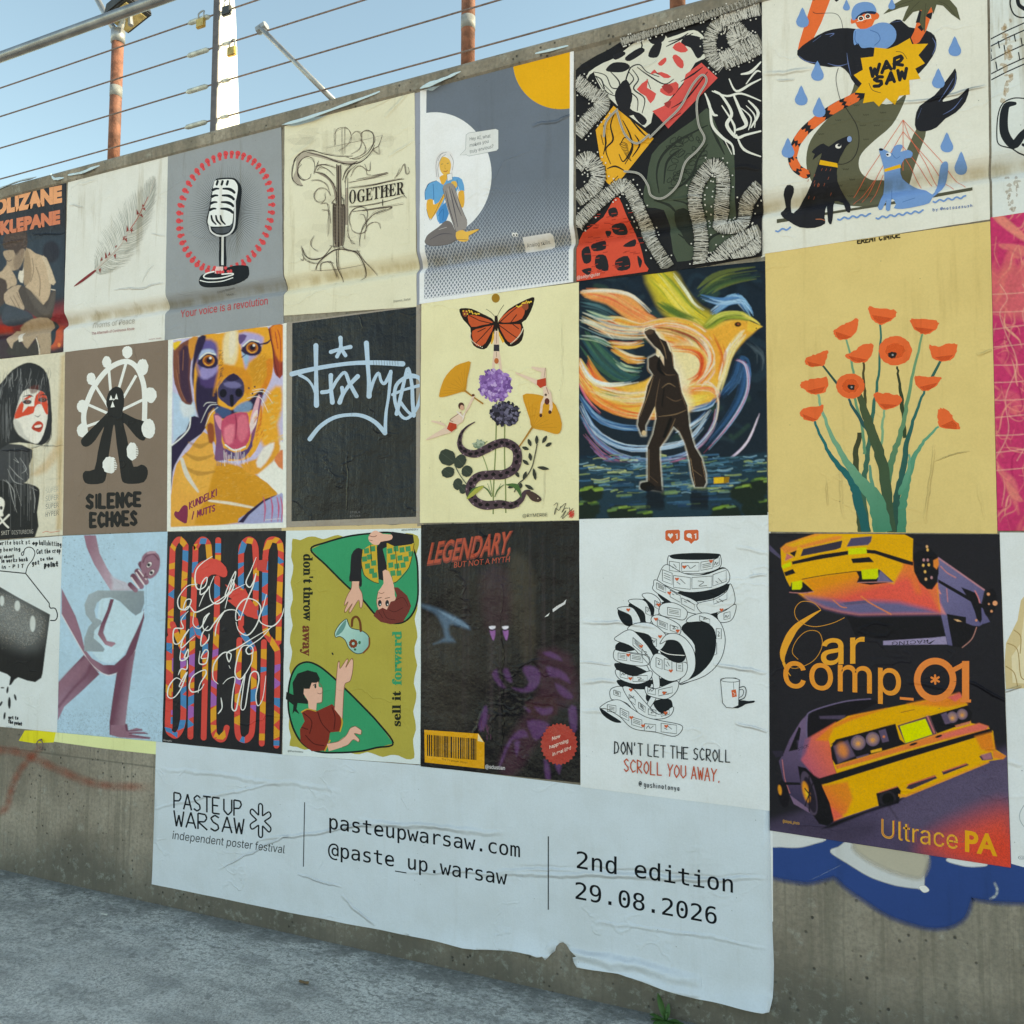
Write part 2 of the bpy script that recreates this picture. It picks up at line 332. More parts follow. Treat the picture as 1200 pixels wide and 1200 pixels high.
_mats = {}
def ink(name, rough=.58, creases=(), wrinkle=1., stain=.25, spec=.09, sheen=0.):
    m = N(name); p = m.pos()
    at = m.t.nodes.new('ShaderNodeAttribute'); at.attribute_name = 'Col'
    col, al = at.outputs['Color'], at.outputs['Alpha']
    n1 = m.noise(p, 5, 5, .6); n2 = m.noise(m.mapv(p, 14, 14, 1.1), 1.0, 5, .65); n3 = m.noise(p, 160, 3, .7)
    col = m.mix(m.ramp(n1, .35, .7, 0, .16), col, (.62, .57, .46), 'MULTIPLY')
    col = m.mix(m.ramp(n2, .56, .72, 0, stain), col, (.60, .53, .42), 'MULTIPLY')
    col = m.mix(m.ramp(n3, .3, .75, 0, .14), col, (.6, .6, .6), 'MULTIPLY')
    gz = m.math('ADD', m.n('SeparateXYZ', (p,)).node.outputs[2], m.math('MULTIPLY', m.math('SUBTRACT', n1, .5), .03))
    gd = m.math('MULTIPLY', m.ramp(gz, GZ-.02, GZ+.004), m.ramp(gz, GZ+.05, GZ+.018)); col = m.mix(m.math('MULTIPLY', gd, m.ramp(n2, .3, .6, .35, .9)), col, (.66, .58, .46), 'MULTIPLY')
    vp = m.n('TexVoronoi', {'Vector': p, 'Scale': 34.})
    sp = m.math('MULTIPLY', m.ramp(vp, .085, .03), m.ramp(m.noise(p, 7, 2), .56, .62))
    col = m.mix(m.math('MULTIPLY', sp, .6), col, (.07, .06, .05))
    h = m.math('MULTIPLY', m.math('SUBTRACT', m.noise(p, 3.2, 3, .5), .5), .012*wrinkle)
    h = m.math('ADD', h, m.math('MULTIPLY', m.noise(m.mapv(p, 22, 22, 2.4), 1., 4, .6), .0020*wrinkle))
    h = m.math('ADD', h, m.math('MULTIPLY', m.noise(p, 48, 4, .65), .0011*wrinkle))
    rw = m.math('ABSOLUTE', m.math('SUBTRACT', m.noise(m.mapv(p, 2.2, 2.2, 3.4), 1., 4, .5), .5))
    h = m.math('ADD', h, m.math('MULTIPLY', m.math('MULTIPLY', m.ramp(rw, .014, 0.), m.ramp(m.noise(p, 2.7, 2), .47, .62)), .0016*min(wrinkle, 1.6)))
    if creases:
        dn = m.t.nodes.new('ShaderNodeTexNoise'); dn.inputs['Scale'].default_value = 7; dn.inputs['Detail'].default_value = 3; m.t.links.new(p, dn.inputs['Vector'])
        q = m.n('VectorMath', (dn.outputs['Color'], (.5, .5, .5)), operation='SUBTRACT'); q = m.n('VectorMath', (q, (.05, .0, .05)), operation='MULTIPLY')
        q = m.n('VectorMath', (p, q), operation='ADD'); q = m.n('VectorMath', (q, (1, 0, 1)), operation='MULTIPLY')
        for x1, z1, x2, z2, wd, ht in creases:
            a, d = Vector((x1, 0, z1)), Vector((x2-x1, 0, z2-z1))
            ap = m.n('VectorMath', (q, a), operation='SUBTRACT')
            dp = m.t.nodes.new('ShaderNodeVectorMath'); dp.operation = 'DOT_PRODUCT'; m.t.links.new(ap, dp.inputs[0]); dp.inputs[1].default_value = d/d.length_squared
            t = m.math('MULTIPLY', dp.outputs['Value'], 1., clamp=True)
            sc_ = m.t.nodes.new('ShaderNodeVectorMath'); sc_.operation = 'SCALE'; sc_.inputs[0].default_value = d; m.t.links.new(t, sc_.inputs['Scale'])
            df = m.n('VectorMath', (ap, sc_.outputs[0]), operation='SUBTRACT')
            ln = m.t.nodes.new('ShaderNodeVectorMath'); ln.operation = 'LENGTH'; m.t.links.new(df, ln.inputs[0])
            f = m.ramp(ln.outputs['Value'], wd, 0.)
            tp = m.math('MULTIPLY', m.math('MULTIPLY', t, m.math('SUBTRACT', 1., t)), 4., clamp=True)
            h = m.math('ADD', h, m.math('MULTIPLY', m.math('MULTIPLY', f, m.math('POWER', tp, .5)), ht))
    m.set(Base_Color=col, Roughness=rough, Alpha=al); m.b.inputs['Specular IOR Level'].default_value = spec
    m.bump(h); return m.m

class Art:
    DZ = 6e-6
    def __init__(s, label, quad, crop, paper='d2dbdc', base=.0012, name='poster', cat='poster', outline=None, group='posters pasted in rows on the wall',
                 rough=.58, creases=(), wrinkle=1., stain=.25, spec=.09, ras=None, flare=None):
        s.flare = flare
        s.cx, s.cy, s.s = crop
        s.quad = [plane_pt(*q) for q in quad]                 # tl tr br bl on the wall
        s.cq = [((q[0]-s.cx)*s.s, (q[1]-s.cy)*s.s) for q in quad]
        s.base = base; s.layer = 1; s.name = None; s.tris = []; s.raster = None
        bx = (s.quad[2][0]+s.quad[3][0])/2; bz = (s.quad[2][1]+s.quad[3][1])/2
        s.root = empty(name, (bx, -base, bz), label=label, cat=cat, group=group)
        cr = []
        for c in creases:
            (x1, z1), (x2, z2) = s.w(c[0], c[1]), s.w(c[2], c[3]); cr.append((x1, z1, x2, z2, c[4]*.55, c[5]*1.35))
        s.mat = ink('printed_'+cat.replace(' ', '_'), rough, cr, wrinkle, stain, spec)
        s.quad_px = quad
        if ras: s.canvas(ras, hexc(paper))
        else: s.paper(outline, hexc(paper))
    def w(s, x, y): return plane_pt(s.cx+x/s.s, s.cy+y/s.s)
    # ---- paper sheet
    def rim(s, outline):
        pp = pts(outline) if outline is not None else np.array(s.cq)
        rnd = random.Random(hash(tuple(map(tuple, pp.round(1)))) & 0xffff); out = []
        for a, b in zip(pp, np.roll(pp, -1, 0)):
            n = max(2, int(np.hypot(*(b-a))/38)); d = b-a; nn = np.array([d[1], -d[0]])/np.hypot(*d)
            for i in range(n): out.append(a+d*i/n + (nn*rnd.uniform(-.6, .6)*s.s/4 if i else 0))
        return [s.w(*q) for q in out]
    def paper(s, outline, col):
        W = s.rim(outline); s.addpoly(W, col, 0); s.flush('paper', clip=False, skirt=W, flare=s.flare)
    # ---- part bookkeeping
    def part(s, name): s.flush(); s.name = name; return s
    def addpoly(s, W, col, y, cols=None):
        tri = tessellate_polygon([[Vector((a, b, 0)) for a, b in W]])
        yy = y if isinstance(y, (list, tuple, np.ndarray)) else [y]*len(W)
        s.tris.append((W, yy, tri, cols if cols is not None else [tuple(col)+(1.,) if len(col) == 3 else col]*len(W)))
    def flush(s, name=None, clip=True, skirt=None, flare=None):
        if not s.tris: return None
        bm = bmesh.new(); cl = bm.verts.layers.float_color.new('Col')
        for W, yy, tri, cols in s.tris:
            vs = []
            for (x, z), y, c in zip(W, yy, cols):
                v = bm.verts.new((x, -s.base-y, z)); v[cl] = c; vs.append(v)
            for t in tri:
                if len(set(t)) < 3: continue
                a, b, c = (vs[i] for i in t)
                ar = (b.co.x-a.co.x)*(c.co.z-a.co.z)-(c.co.x-a.co.x)*(b.co.z-a.co.z)
                if abs(ar) < 1e-12: continue
                try: bm.faces.new((a, b, c) if ar > 0 else (a, c, b))
                except ValueError: pass
        if clip:
            Q = s.quad; ctr = Vector((sum(q[0] for q in Q)/4, 0, sum(q[1] for q in Q)/4))
            for a, b in zip(Q, Q[1:]+Q[:1]):
                a = Vector((a[0], 0, a[1])); d = Vector((b[0], 0, b[1]))-a; n = Vector((d.z, 0, -d.x)).normalized()
                if n.dot(ctr-a) > 0: n = -n
                a = a - n*.0012
                bmesh.ops.bisect_plane(bm, geom=bm.verts[:]+bm.edges[:]+bm.faces[:], dist=1e-6, plane_co=a, plane_no=n, clear_outer=True)
        if flare:
            fx = [s.w(*q) for q in pts(flare[0])]; FX, FZ, FA = [q[0] for q in fx], [q[1] for q in fx], flare[1]
            g_ = lambda: bm.verts[:]+bm.edges[:]+bm.faces[:]
            for z in np.arange(min(FZ)-.02, max(FZ)+.2, .016): bmesh.ops.bisect_plane(bm, geom=g_(), dist=1e-6, plane_co=(0, 0, z), plane_no=(0, 0, 1))
            for x in np.arange(FX[0], FX[-1], .03): bmesh.ops.bisect_plane(bm, geom=g_(), dist=1e-6, plane_co=(x, 0, 0), plane_no=(1, 0, 0))
            for v in bm.verts:
                d = v.co.z-np.interp(v.co.x, FX, FZ); am = np.interp(v.co.x, FX, FA)
                v.co.y -= am*max(0, 1-max(0, d)/.085)**2*(1+.25*math.sin(v.co.x*23))
            bmesh.ops.remove_doubles(bm, verts=bm.verts[:], dist=1e-6)
        if skirt is not None:
            bd = [e for e in bm.edges if len(e.link_faces) == 1]
            r = bmesh.ops.extrude_edge_only(bm, edges=bd)
            for v in (g for g in r['geom'] if isinstance(g, bmesh.types.BMVert)): v.co.y = v.co.y+.0007 if flare else .0006
        if bm.verts and any(v.co.z < GPZ[-1] for v in bm.verts) and any(v.co.z > GPZ[0] for v in bm.verts):
            for z in GPZ:
                bmesh.ops.bisect_plane(bm, geom=bm.verts[:]+bm.edges[:]+bm.faces[:], dist=1e-6, plane_co=(0, 0, z), plane_no=(0, 0, 1))
            for v in bm.verts: v.co.y += groove(v.co.z)
        s.tris = []
        if not bm.faces: bm.free(); return None
        return link_bm(name or s.name or 'print', bm, s.mat, s.root, bool(flare))
    # ---- drawing (crop pixels)
    def nl(s, k=1): s.layer += k; return s.layer*s.DZ
    def P(s, col, p, sm=0, a=1., soft=0, grad=None, same=False):
        q = pts(p)
        if sm: q = spline(q, True, sm if sm > 1 else 5)
        if s.raster is not None: return s.rP(col, q, a, soft, grad)
        y = s.layer*s.DZ if same else s.nl()
        cols = None
        if grad: cols = [tuple(g)+(a,) for g in s.gcol(col, grad, q)]
        s.addpoly([s.w(*v) for v in q], hexc(col)+(a,), y, cols)
    def gcol(s, c1, grad, q):
        c2, (x1, y1, x2, y2) = grad; d = np.array([x2-x1, y2-y1], float)
        t = np.clip(((q-[x1, y1])@d)/(d@d), 0, 1)[..., None]
        return np.array(hexc(c1))*(1-t)+np.array(hexc(c2))*t
    def L(s, col, wd, p, sm=1, a=1., soft=0, cap=True, same=False, closed=False, k=5, c2=None):
        """stroke; wd is a number or a list spread along it"""
        q = pts(p)
        if sm: q = spline(q, closed, k)
        if closed: q = np.vstack([q, q[:1]])
        n = len(q)
        if n < 2: return
        ws = np.interp(np.linspace(0, 1, n), np.linspace(0, 1, len(wd)), wd) if isinstance(wd, (tuple, list)) else np.full(n, float(wd))
        if s.raster is not None: return s.rL(col, q, ws, a, soft, c2)
        d = np.gradient(q, axis=0); d /= np.maximum(1e-6, np.hypot(d[:, 0], d[:, 1]))[:, None]; nn = np.stack([d[:, 1], -d[:, 0]], 1)
        l = q+nn*ws[:, None]/2; r = q-nn*ws[:, None]/2
        y0 = s.layer*s.DZ if same else s.nl()
        yy = y0+np.arange(n)*(min(5e-7, s.DZ*.9/n) if same or n < 12 else 5e-7)
        if not same: s.layer += int(n*5e-7/s.DZ)
        C1 = np.array(hexc(col)); C2 = np.array(hexc(c2)) if c2 else C1
        cs = [tuple(C1+(C2-C1)*t)+(a,) for t in np.linspace(0, 1, n)]
        W = [s.w(*v) for v in l]+[s.w(*v) for v in r]
        tri = []
        for i in range(n-1): tri += [(i, i+1, n+i), (i+1, n+i+1, n+i)]
        s.tris.append((W, list(yy)+list(yy), tri, cs+cs))
        if cap and not closed:
            for e, ww, dd in ((q[0], ws[0], -d[0]), (q[-1], ws[-1], d[-1])):
                if ww < 3: continue
                m = np.array([dd[1], -dd[0]]); an = np.linspace(-math.pi/2, math.pi/2, 8)
                s.addpoly([s.w(*(e+ww/2*(dd*math.cos(t)+m*math.sin(t)))) for t in an], C1 if e is q[0] else C2, yy[0])
    def E(s, col, x, y, rx, ry, rot=0., n=28, a=1., soft=0, same=False, jit=0., ring=0.):
        t = np.arange(n)*2*math.pi/n; c, sn = math.cos(R(rot)), math.sin(R(rot))
        j = 1+np.array([random.uniform(-jit, jit) for _ in t]) if jit else 1.
        X, Y = rx*np.cos(t)*j, ry*np.sin(t)*j
        q = np.stack([x+X*c-Y*sn, y+X*sn+Y*c], 1)
        if ring: s.L(col, ring, q, sm=0, closed=True, same=same)
        else: s.P(col, q, a=a, soft=soft, same=same)
    def T(s, col, text, x0, y0, x1, y1, h, fn='inter', bold=0., slant=0., track=1.):
        v, tr = glyphs(text, fn, bold)
        if not len(v): return
        s.flush()
        wmax = v[:, 0].max() or 1
        b = np.array([x1-x0, y1-y0], float)/wmax; u = np.array([slant*h, -h], float)
        q = np.array([x0, y0])+v[:, :1]*b+v[:, 1:]*u
        y = s.nl(); c = hexc(col)+(1.,)
        s.tris.append(([s.w(*k) for k in q], [y]*len(q), tr, [c]*len(q))); s.flush()
    def H(s, col, wd, text, x0, y0, x1, y1, h, jit=.25, slant=0., sm=1, gap=1.5):
        """hand lettering from single strokes"""
        s.flush()
        adv = [4*NARROW.get(c, 1.)+gap if c != ' ' else 3 for c in text]; tot = sum(adv)-gap
        b = np.array([x1-x0, y1-y0], float)/tot; u = np.array([slant*h, -h], float)/6; o = 0
        for c, av in zip(text, adv):
            if c in HAND:
                for st in HAND[c].split(';'):
                    g = pts(st)+np.array([[random.uniform(-jit, jit), random.uniform(-jit, jit)] for _ in st.split()])
                    g[:, 0] *= NARROW.get(c, 1.)
                    q = np.array([x0, y0])+(o+g[:, :1])*b+g[:, 1:]*u
                    if sm: s.L(col, wd, q, k=3)
                    else:
                        for e0, e1 in zip(q, q[1:]): s.L(col, wd, [e0, e1], 0)
            o += av
        s.flush()
    # ---- painted posters: the picture is stored as the paper's own colour, one sample per grid point
    def canvas(s, q, col):
        c = np.array(s.cq); s.ox, s.oy = c.min(0)-2; mx = c.max(0)+2
        s.q = q/s.s; s.nx, s.ny = int((mx[0]-s.ox)*s.q)+1, int((mx[1]-s.oy)*s.q)+1
        s.raster = np.zeros((s.ny, s.nx, 3)); s.raster[:] = col
        s.GX, s.GY = np.meshgrid(s.ox+np.arange(s.nx)/s.q, s.oy+np.arange(s.ny)/s.q)
    def blend(s, sl, m, c): s.raster[sl] = s.raster[sl]*(1-m[..., None])+np.asarray(c)*m[..., None]
    def win(s, q, pad):
        x0, y0 = ((q.min(0)-pad-[s.ox, s.oy])*s.q).astype(int); x1, y1 = ((q.max(0)+pad-[s.ox, s.oy])*s.q).astype(int)+2
        x0, y0 = max(0, x0), max(0, y0); x1, y1 = min(s.nx, x1), min(s.ny, y1)
        return None if x1 <= x0 or y1 <= y0 else (slice(y0, y1), slice(x0, x1))
    def rP(s, col, q, a, soft, grad):
        soft = max(soft, 1.1/s.q); sl = s.win(q, soft)
        if sl is None: return
        X, Y = s.GX[sl], s.GY[sl]; ins = np.zeros(X.shape, bool); dm = np.full(X.shape, 1e9)
        for (ax, ay), (bx, by) in zip(q, np.roll(q, -1, 0)):
            if ay != by:
                ins ^= ((ay > Y) != (by > Y)) & (X < (bx-ax)*(Y-ay)/(by-ay)+ax)
            dx, dy = bx-ax, by-ay; t = np.clip(((X-ax)*dx+(Y-ay)*dy)/(dx*dx+dy*dy+1e-9), 0, 1)
            dm = np.minimum(dm, (X-ax-t*dx)**2+(Y-ay-t*dy)**2)
        sd = np.sqrt(dm)*np.where(ins, 1, -1); m = np.clip(.5+sd/soft, 0, 1); m = m*m*(3-2*m)
        c = hexc(col)
        if grad: c = s.gcol(col, grad, np.stack([X, Y], -1).reshape(-1, 2)).reshape(X.shape+(3,))
        s.blend(sl, m*a, c)
    def rL(s, col, q, ws, a, soft, c2):
        soft = max(soft, 1.1/s.q); sl = s.win(q, soft+max(ws))
        if sl is None: return
        X, Y = s.GX[sl], s.GY[sl]; best = np.full(X.shape, -1e9); T_ = np.zeros(X.shape); n = len(q)
        for i in range(n-1):
            ax, ay = q[i]; dx, dy = q[i+1]-q[i]; t = np.clip(((X-ax)*dx+(Y-ay)*dy)/(dx*dx+dy*dy+1e-9), 0, 1)
            d = (ws[i]+(ws[i+1]-ws[i])*t)/2-np.sqrt((X-ax-t*dx)**2+(Y-ay-t*dy)**2)
            u = d > best; best = np.where(u, d, best); T_ = np.where(u, (i+t)/(n-1), T_)
        m = np.clip(.5+best/soft, 0, 1); m = m*m*(3-2*m)
        c = np.array(hexc(col))
        if c2: c = c+(np.array(hexc(c2))-c)*T_[..., None]
        s.blend(sl, m*a, c)
    def speck(s, col, amt, scale=1, region=None, thr=.5, seed=1):
        """grainy spatter of one ink over a polygon region"""
        g = np.random.default_rng(seed); k = max(1, int(scale))
        n = g.random((s.ny//k+2, s.nx//k+2)).repeat(k, 0).repeat(k, 1)[:s.ny, :s.nx]
        m = (n > thr)*amt*(.5+.5*g.random(n.shape))
        if region is not None:
            keep = s.raster; s.raster = np.zeros_like(keep); hc = hexc('ffffff'); s.P('ffffff', *region); mk = s.raster[..., 0]/hc[0]; s.raster = keep; m = m*mk
        s.raster = s.raster*(1-m[..., None])+np.array(hexc(col))*m[..., None]
    def clouds(s, amt, scale, seed=1, stretch=(1, 1)):
        """multiplies the print by uneven ink density"""
        g = np.random.default_rng(seed); tot = np.zeros((s.ny, s.nx)); am = 1.
        for o in range(4):
            k = scale/2**o; a, b = int(s.ny/(k*stretch[1]))+3, int(s.nx/(k*stretch[0]))+3; f = g.random((a, b))
            yy, xx = np.arange(s.ny)/(k*stretch[1]), np.arange(s.nx)/(k*stretch[0]); yi, xi = np.minimum(yy.astype(int), a-2), np.minimum(xx.astype(int), b-2); fy, fx = (yy-yi)[:, None], (xx-xi)[None]
            tot += am*((f[yi][:, xi]*(1-fx)+f[yi][:, xi+1]*fx)*(1-fy)+(f[yi+1][:, xi]*(1-fx)+f[yi+1][:, xi+1]*fx)*fy-.5); am *= .55
        s.raster *= np.clip(1+amt*tot, .2, 2)[..., None]
    def bake(s):
        """turns the painted canvas into the paper sheet"""
        c = np.array(s.cq); NX, NY = s.nx, s.ny
        U, V = np.meshgrid(np.linspace(0, 1, NX), np.linspace(0, 1, NY))
        C = (c[0]*(1-U)[..., None]+c[1]*U[..., None])*(1-V)[..., None]+(c[3]*(1-U)[..., None]+c[2]*U[..., None])*V[..., None]
        fx, fy = np.clip((C[..., 0]-s.ox)*s.q, 0, NX-1.001), np.clip((C[..., 1]-s.oy)*s.q, 0, NY-1.001)
        xi, yi = fx.astype(int), fy.astype(int); a, b = (fx-xi)[..., None], (fy-yi)[..., None]; r = s.raster
        col = (r[yi, xi]*(1-a)+r[yi, xi+1]*a)*(1-b)+(r[yi+1, xi]*(1-a)+r[yi+1, xi+1]*a)*b
        px, py = s.cx+C[..., 0]/s.s, s.cy+C[..., 1]/s.s
        D = [FW[k]+RT[k]*(px-600)/FPX+UP[k]*(600-py)/FPX for k in range(3)]; t = -EYE.y/D[1]
        X, Z = EYE.x+D[0]*t, EYE.z+D[2]*t; Y = -s.base+np.interp(Z, GPZ, GPD)
        o = wloc(s.root); co = np.stack([X-o.x, Y-o.y, Z-o.z], -1).reshape(-1, 3)
        # rim skirt back to the wall
        idx = np.arange(NX*NY).reshape(NY, NX)
        f = np.stack([idx[:-1, :-1], idx[1:, :-1], idx[1:, 1:], idx[:-1, 1:]], -1).reshape(-1, 4)
        rim = np.concatenate([idx[0, :-1], idx[:-1, -1], idx[-1, :0:-1], idx[:0:-1, 0]]); rc = co[rim].copy(); rc[:, 1] += s.base+.0006
        k0 = len(co); ri = np.arange(len(rim)); sk = np.stack([rim, np.roll(rim, -1), k0+np.roll(ri, -1), k0+ri], -1)
        co = np.vstack([co, rc]); f = np.vstack([f, sk]); cc = np.concatenate([col.reshape(-1, 3), col.reshape(-1, 3)[rim]])
        me = bpy.data.meshes.new('paper'); me.vertices.add(len(co)); me.vertices.foreach_set('co', co.ravel())
        me.loops.add(f.size); me.loops.foreach_set('vertex_index', f.ravel().astype(np.int32)); me.polygons.add(len(f))
        me.polygons.foreach_set('loop_start', np.arange(0, f.size, 4, dtype=np.int32)); me.update(calc_edges=True); me.validate()
        ca = me.color_attributes.new('Col', 'FLOAT_COLOR', 'POINT'); ca.data.foreach_set('color', np.concatenate([cc, np.ones((len(cc), 1))], 1).ravel())
        me.materials.append(s.mat); ob = bpy.data.objects.new('paper', me); COL.objects.link(ob); ob.parent = s.root
        s.raster = None; return s
    def curl(s, p, wd, col='b9d3de', name='curled_edge', out=.02):
        """paper edge that peeled off and rolled outward along the given line"""
        q = spline(pts(p), False, 6); n = len(q); bm = bmesh.new(); cl = bm.verts.layers.float_color.new('Col'); rows = []; r3 = random.Random(n*7+int(q[0][0]))
        ph = [r3.uniform(0, 6.28) for _ in range(3)]
        for i, v in enumerate(q):
            x, z = s.w(*v); u = i/(n-1); k = (math.sin(math.pi*min(1, max(.04, u)))**.6)*(.62+.22*math.sin(u*5+ph[0])+.12*math.sin(u*13+ph[1])+.08*math.sin(u*29+ph[2])); rr = out*max(.12, k); rw = []
            for t in np.linspace(0, 1, 9):
                an = -.5+t*math.pi*1.35; yy = rr*(1-math.cos(an)) if an > 0 else 0
                vv = bm.verts.new((x+.004*math.sin(u*17+t*3), -s.base-.0008-yy, z+rr*math.sin(an)*(1.0 if an > 0 else .9)-rr*1.15)); vv[cl] = hexc(col)+(1,); rw.append(vv)
            rows.append(rw)
        for A, B in zip(rows, rows[1:]):
            for j in range(8): bm.faces.new((A[j], B[j], B[j+1], A[j+1]))
        return link_bm(name, bm, s.mat, s.root, True)
# ---------------------------------------------------------------- the posters
def rnd(a, b): return random.uniform(a, b)

# grey poster with a microphone
a = Art('grey poster with a retro microphone inside a ring of red fists', [(197.6,171), (329.7,134), (332.7,379.5), (193.5,399)], (180, 130, 4.4444), '8f979d', .0034, creases=[(90, 280, 110, 420, .02, .002)], stain=.5)
a.part('sunray_burst')
for k in range(112):
    t = k/112*2*math.pi; c, s_ = math.cos(t), math.sin(t)
    r0, r1 = .28, .82+.03*(k % 2)
    u = lambda r, o=0: (378+238*r*math.cos(t+o), 532-42*r*math.cos(t+o)-300*r*math.sin(t+o)*1)
    a.P('2d3136', [u(r0, .021), u(r0, -.021), u(r1, 0)], same=k > 0)
a.part('red_fists')
for k in range(48):
    t = k/48*2*math.pi; x, y = 378+240*math.cos(t), 532-42*math.cos(t)-300*math.sin(t); dx, dy = math.cos(t)*.9, -math.sin(t)
    a.E('cf4a50', x+dx*6, y+dy*8, 15, 13, math.degrees(math.atan2(dy, dx)), 9, jit=.12)
    a.P('cf4a50', [(x-dx*20-dy*7, y-dy*20+dx*7), (x-dx*20+dy*7, y-dy*20-dx*7), (x+dy*8, y-dx*8), (x-dy*8, y+dx*8)])
    a.L('8f3038', 2, [(x-4, y-3), (x+3, y-5), (x+5, y+4)])
a.part('microphone')
a.P('1b2026', '325,362 345,352 415,350 442,368 462,405 456,480 445,560 437,615 412,645 380,655 382,815 345,812 345,655 325,655 298,638 284,600 278,570 290,520 300,470 310,400', 3)
a.P('1b2026', '240,880 244,905 270,919 330,918 420,905 494,870 498,818 480,806 420,808 330,835 260,852', 3)
a.P('dfe7e8', '318,378 335,362 410,358 435,378 442,405 436,450 420,520 415,570 400,598 310,604 287,590 287,560 300,500 308,440', 3)
for x in (337, 363, 390): a.L('1b2026', 12, [(x, 368), (x-5, 385)], 0)
for i, y in enumerate((410, 445, 480, 514)):
    x = 312-i*5; a.L('1b2026', (15, 8), [(x, y+3), (x+16, y-3), (x+30, y-3)])
    a.L('1b2026', (9, 16, 13), [(366-i*4, y-3), (392-i*4, y-2), (412-i*3, y+6), (424-i*3, y+17)])
for x in (304, 328, 352): a.L('1b2026', (9, 11, 7), [(x, 548), (x+6, 572), (x+24, 592)])
a.L('c9cfd2', 9, '427,468 425,585 408,632 372,652 330,648 302,628 294,600')
a.P('4a5158', '305,612 400,606 408,588 412,600 395,632 365,640 330,638')
a.P('cfd6d8', '357,655 369,655 368,805 356,805')
a.P('d9bfbf', '326,812 366,812 366,848 322,848')
for k in range(7): a.E('cf4a50', 330+k*14-8, 830+rnd(-14, 14), 8, 9, n=8, jit=.2)
a.L('dfe7e8', 7, '318,838 280,848 264,864 284,874 350,872 412,856 412,848 360,852')
a.L('dfe7e8', 5, '246,884 290,893 360,888 416,870')
a.part('lettering'); a.T('b8434b', 'Your voice is a revolution', 143, 1078, 597, 1008, 40, bold=.003)
a.T('6b7075', 'Colum Bennett', 322, 946, 416, 924, 10); a.T('6b7075', 'ltd.', 365, 956, 408, 950, 9)
a.flush()

# the festival banner under the rows
a = Art('wide white paper banner announcing the poster festival, torn along its lower edge', [(183,869), (902,948), (906,1183), (178,1041)], (0, 0, 1.0), 'c3d2dc', .0006, 'festival_banner', 'banner', group='paper banner',
  outline='183,869 330,884 493,897 680,920 902,950 905,1080 907,1130 906,1168 903,1181 895,1182 820,1168 738,1142 726,1138 705,1135 678,1131 674,1126 672,1121 676,1120 668,1113 664,1107 660,1104 656,1105 652,1109 651,1114 647,1117 645,1119 641,1123 638,1118 632,1119 624,1116 610,1114 560,1111 545,1109 480,1095 330,1067 178,1036 181,950', rough=.5, wrinkle=1.2, stain=.12, flare=('178,1041 330,1067 480,1095 545,1109 600,1113 638,1119 648,1120 675,1130 705,1135 740,1142 820,1168 890,1181 907,1183', (.002,.004,.010,.016,.012,.024,.004,.022,.018,.030,.024,.030,.034)),
  creases=[(178,948,330,915,.02,.004), (255,1018,345,975,.012,.004), (300,985,450,964,.018,.005), (400,970,470,966,.02,.004), (420,962,590,978,.03,.007), (560,1024,900,1030,.025,.006), (600,1015,900,1028,.02,-.003), (470,1024,700,1018,.02,.004), (400,1050,440,1085,.02,.005), (350,1025,400,1040,.015,.004), (700,1080,900,1110,.02,.003), (640,1108,820,1150,.05,.012), (183,900,400,925,.03,.004)])
a.part('festival_logo')
a.H('171c22', 1.9, 'PASTE', 204, 947, 258.5, 954, 18.5, jit=0, sm=0, gap=.9); a.H('171c22', 1.9, 'UP', 262.5, 954.5, 284, 957, 18.5, jit=0, sm=0, gap=.9); a.H('171c22', 1.9, 'WARSAW', 204, 968, 286, 978, 18.5, jit=0, sm=0, gap=.9)
st = []
for k in range(6):
    an = math.pi/2+k*math.pi/3
    for da, rr in ((-.30, .42), (-.16, .98), (.16, .98), (.30, .42)):
        t = an+da*(1 if rr > .5 else 1.45); st.append((305.5+13*rr*math.cos(t), 961.5+rr*(2.2*math.cos(t)-19*math.sin(t))))
a.L('171c22', 1.7, st, closed=True)
a.T('2a3036', 'independent poster festival', 202, 983, 333.5, 1000, 9.3, slant=.12)
a.part('divider_line'); a.P('252a30', '356.6,940 357.6,940 356.2,1015.5 355.2,1015.5')
a.part('divider_line'); a.P('252a30', '642,980 643.3,980 643.2,1066 642,1066')
a.part('web_address')
a.T('14181d', 'pasteupwarsaw.com', 386, 971, 609.5, 1004.5, 17, 'mono', .004); a.T('14181d', '@paste_up.warsaw', 384.5, 1003, 594.5, 1037, 17, 'mono', .004)
a.part('edition_date')
a.T('14181d', '2nd edition', 676, 1017, 859, 1046, 20, 'mono', .004); a.T('14181d', '29.08.2026', 674.5, 1053, 840, 1083, 20, 'mono', .004)
a.flush()
def brush(a, p, cols, n, spread, wd, al=.6, soft=6, cut=.5):
    """n overlapping painted strokes following a guide curve"""
    q = spline(pts(p), False, 5)
    for _ in range(n):
        o = np.array([rnd(-spread, spread), rnd(-spread, spread)]); ln = rnd(cut, 1); st = rnd(0, 1-ln); m = len(q); g = q[int(st*m):max(int((st+ln)*m), int(st*m)+4)]
        if len(g) < 3: continue
        k = rnd(.5, 1.2)*wd; a.L(random.choice(cols), [k*.2, k, k*.8, k*.15], g[::2]+o+np.array([rnd(-1, 1), rnd(-1, 1)]), sm=0, a=al*rnd(.6, 1), soft=soft)
def poster(label, quad, crop, paper, base, **k): return Art(label, quad, crop, paper, base, **k)
C = dict
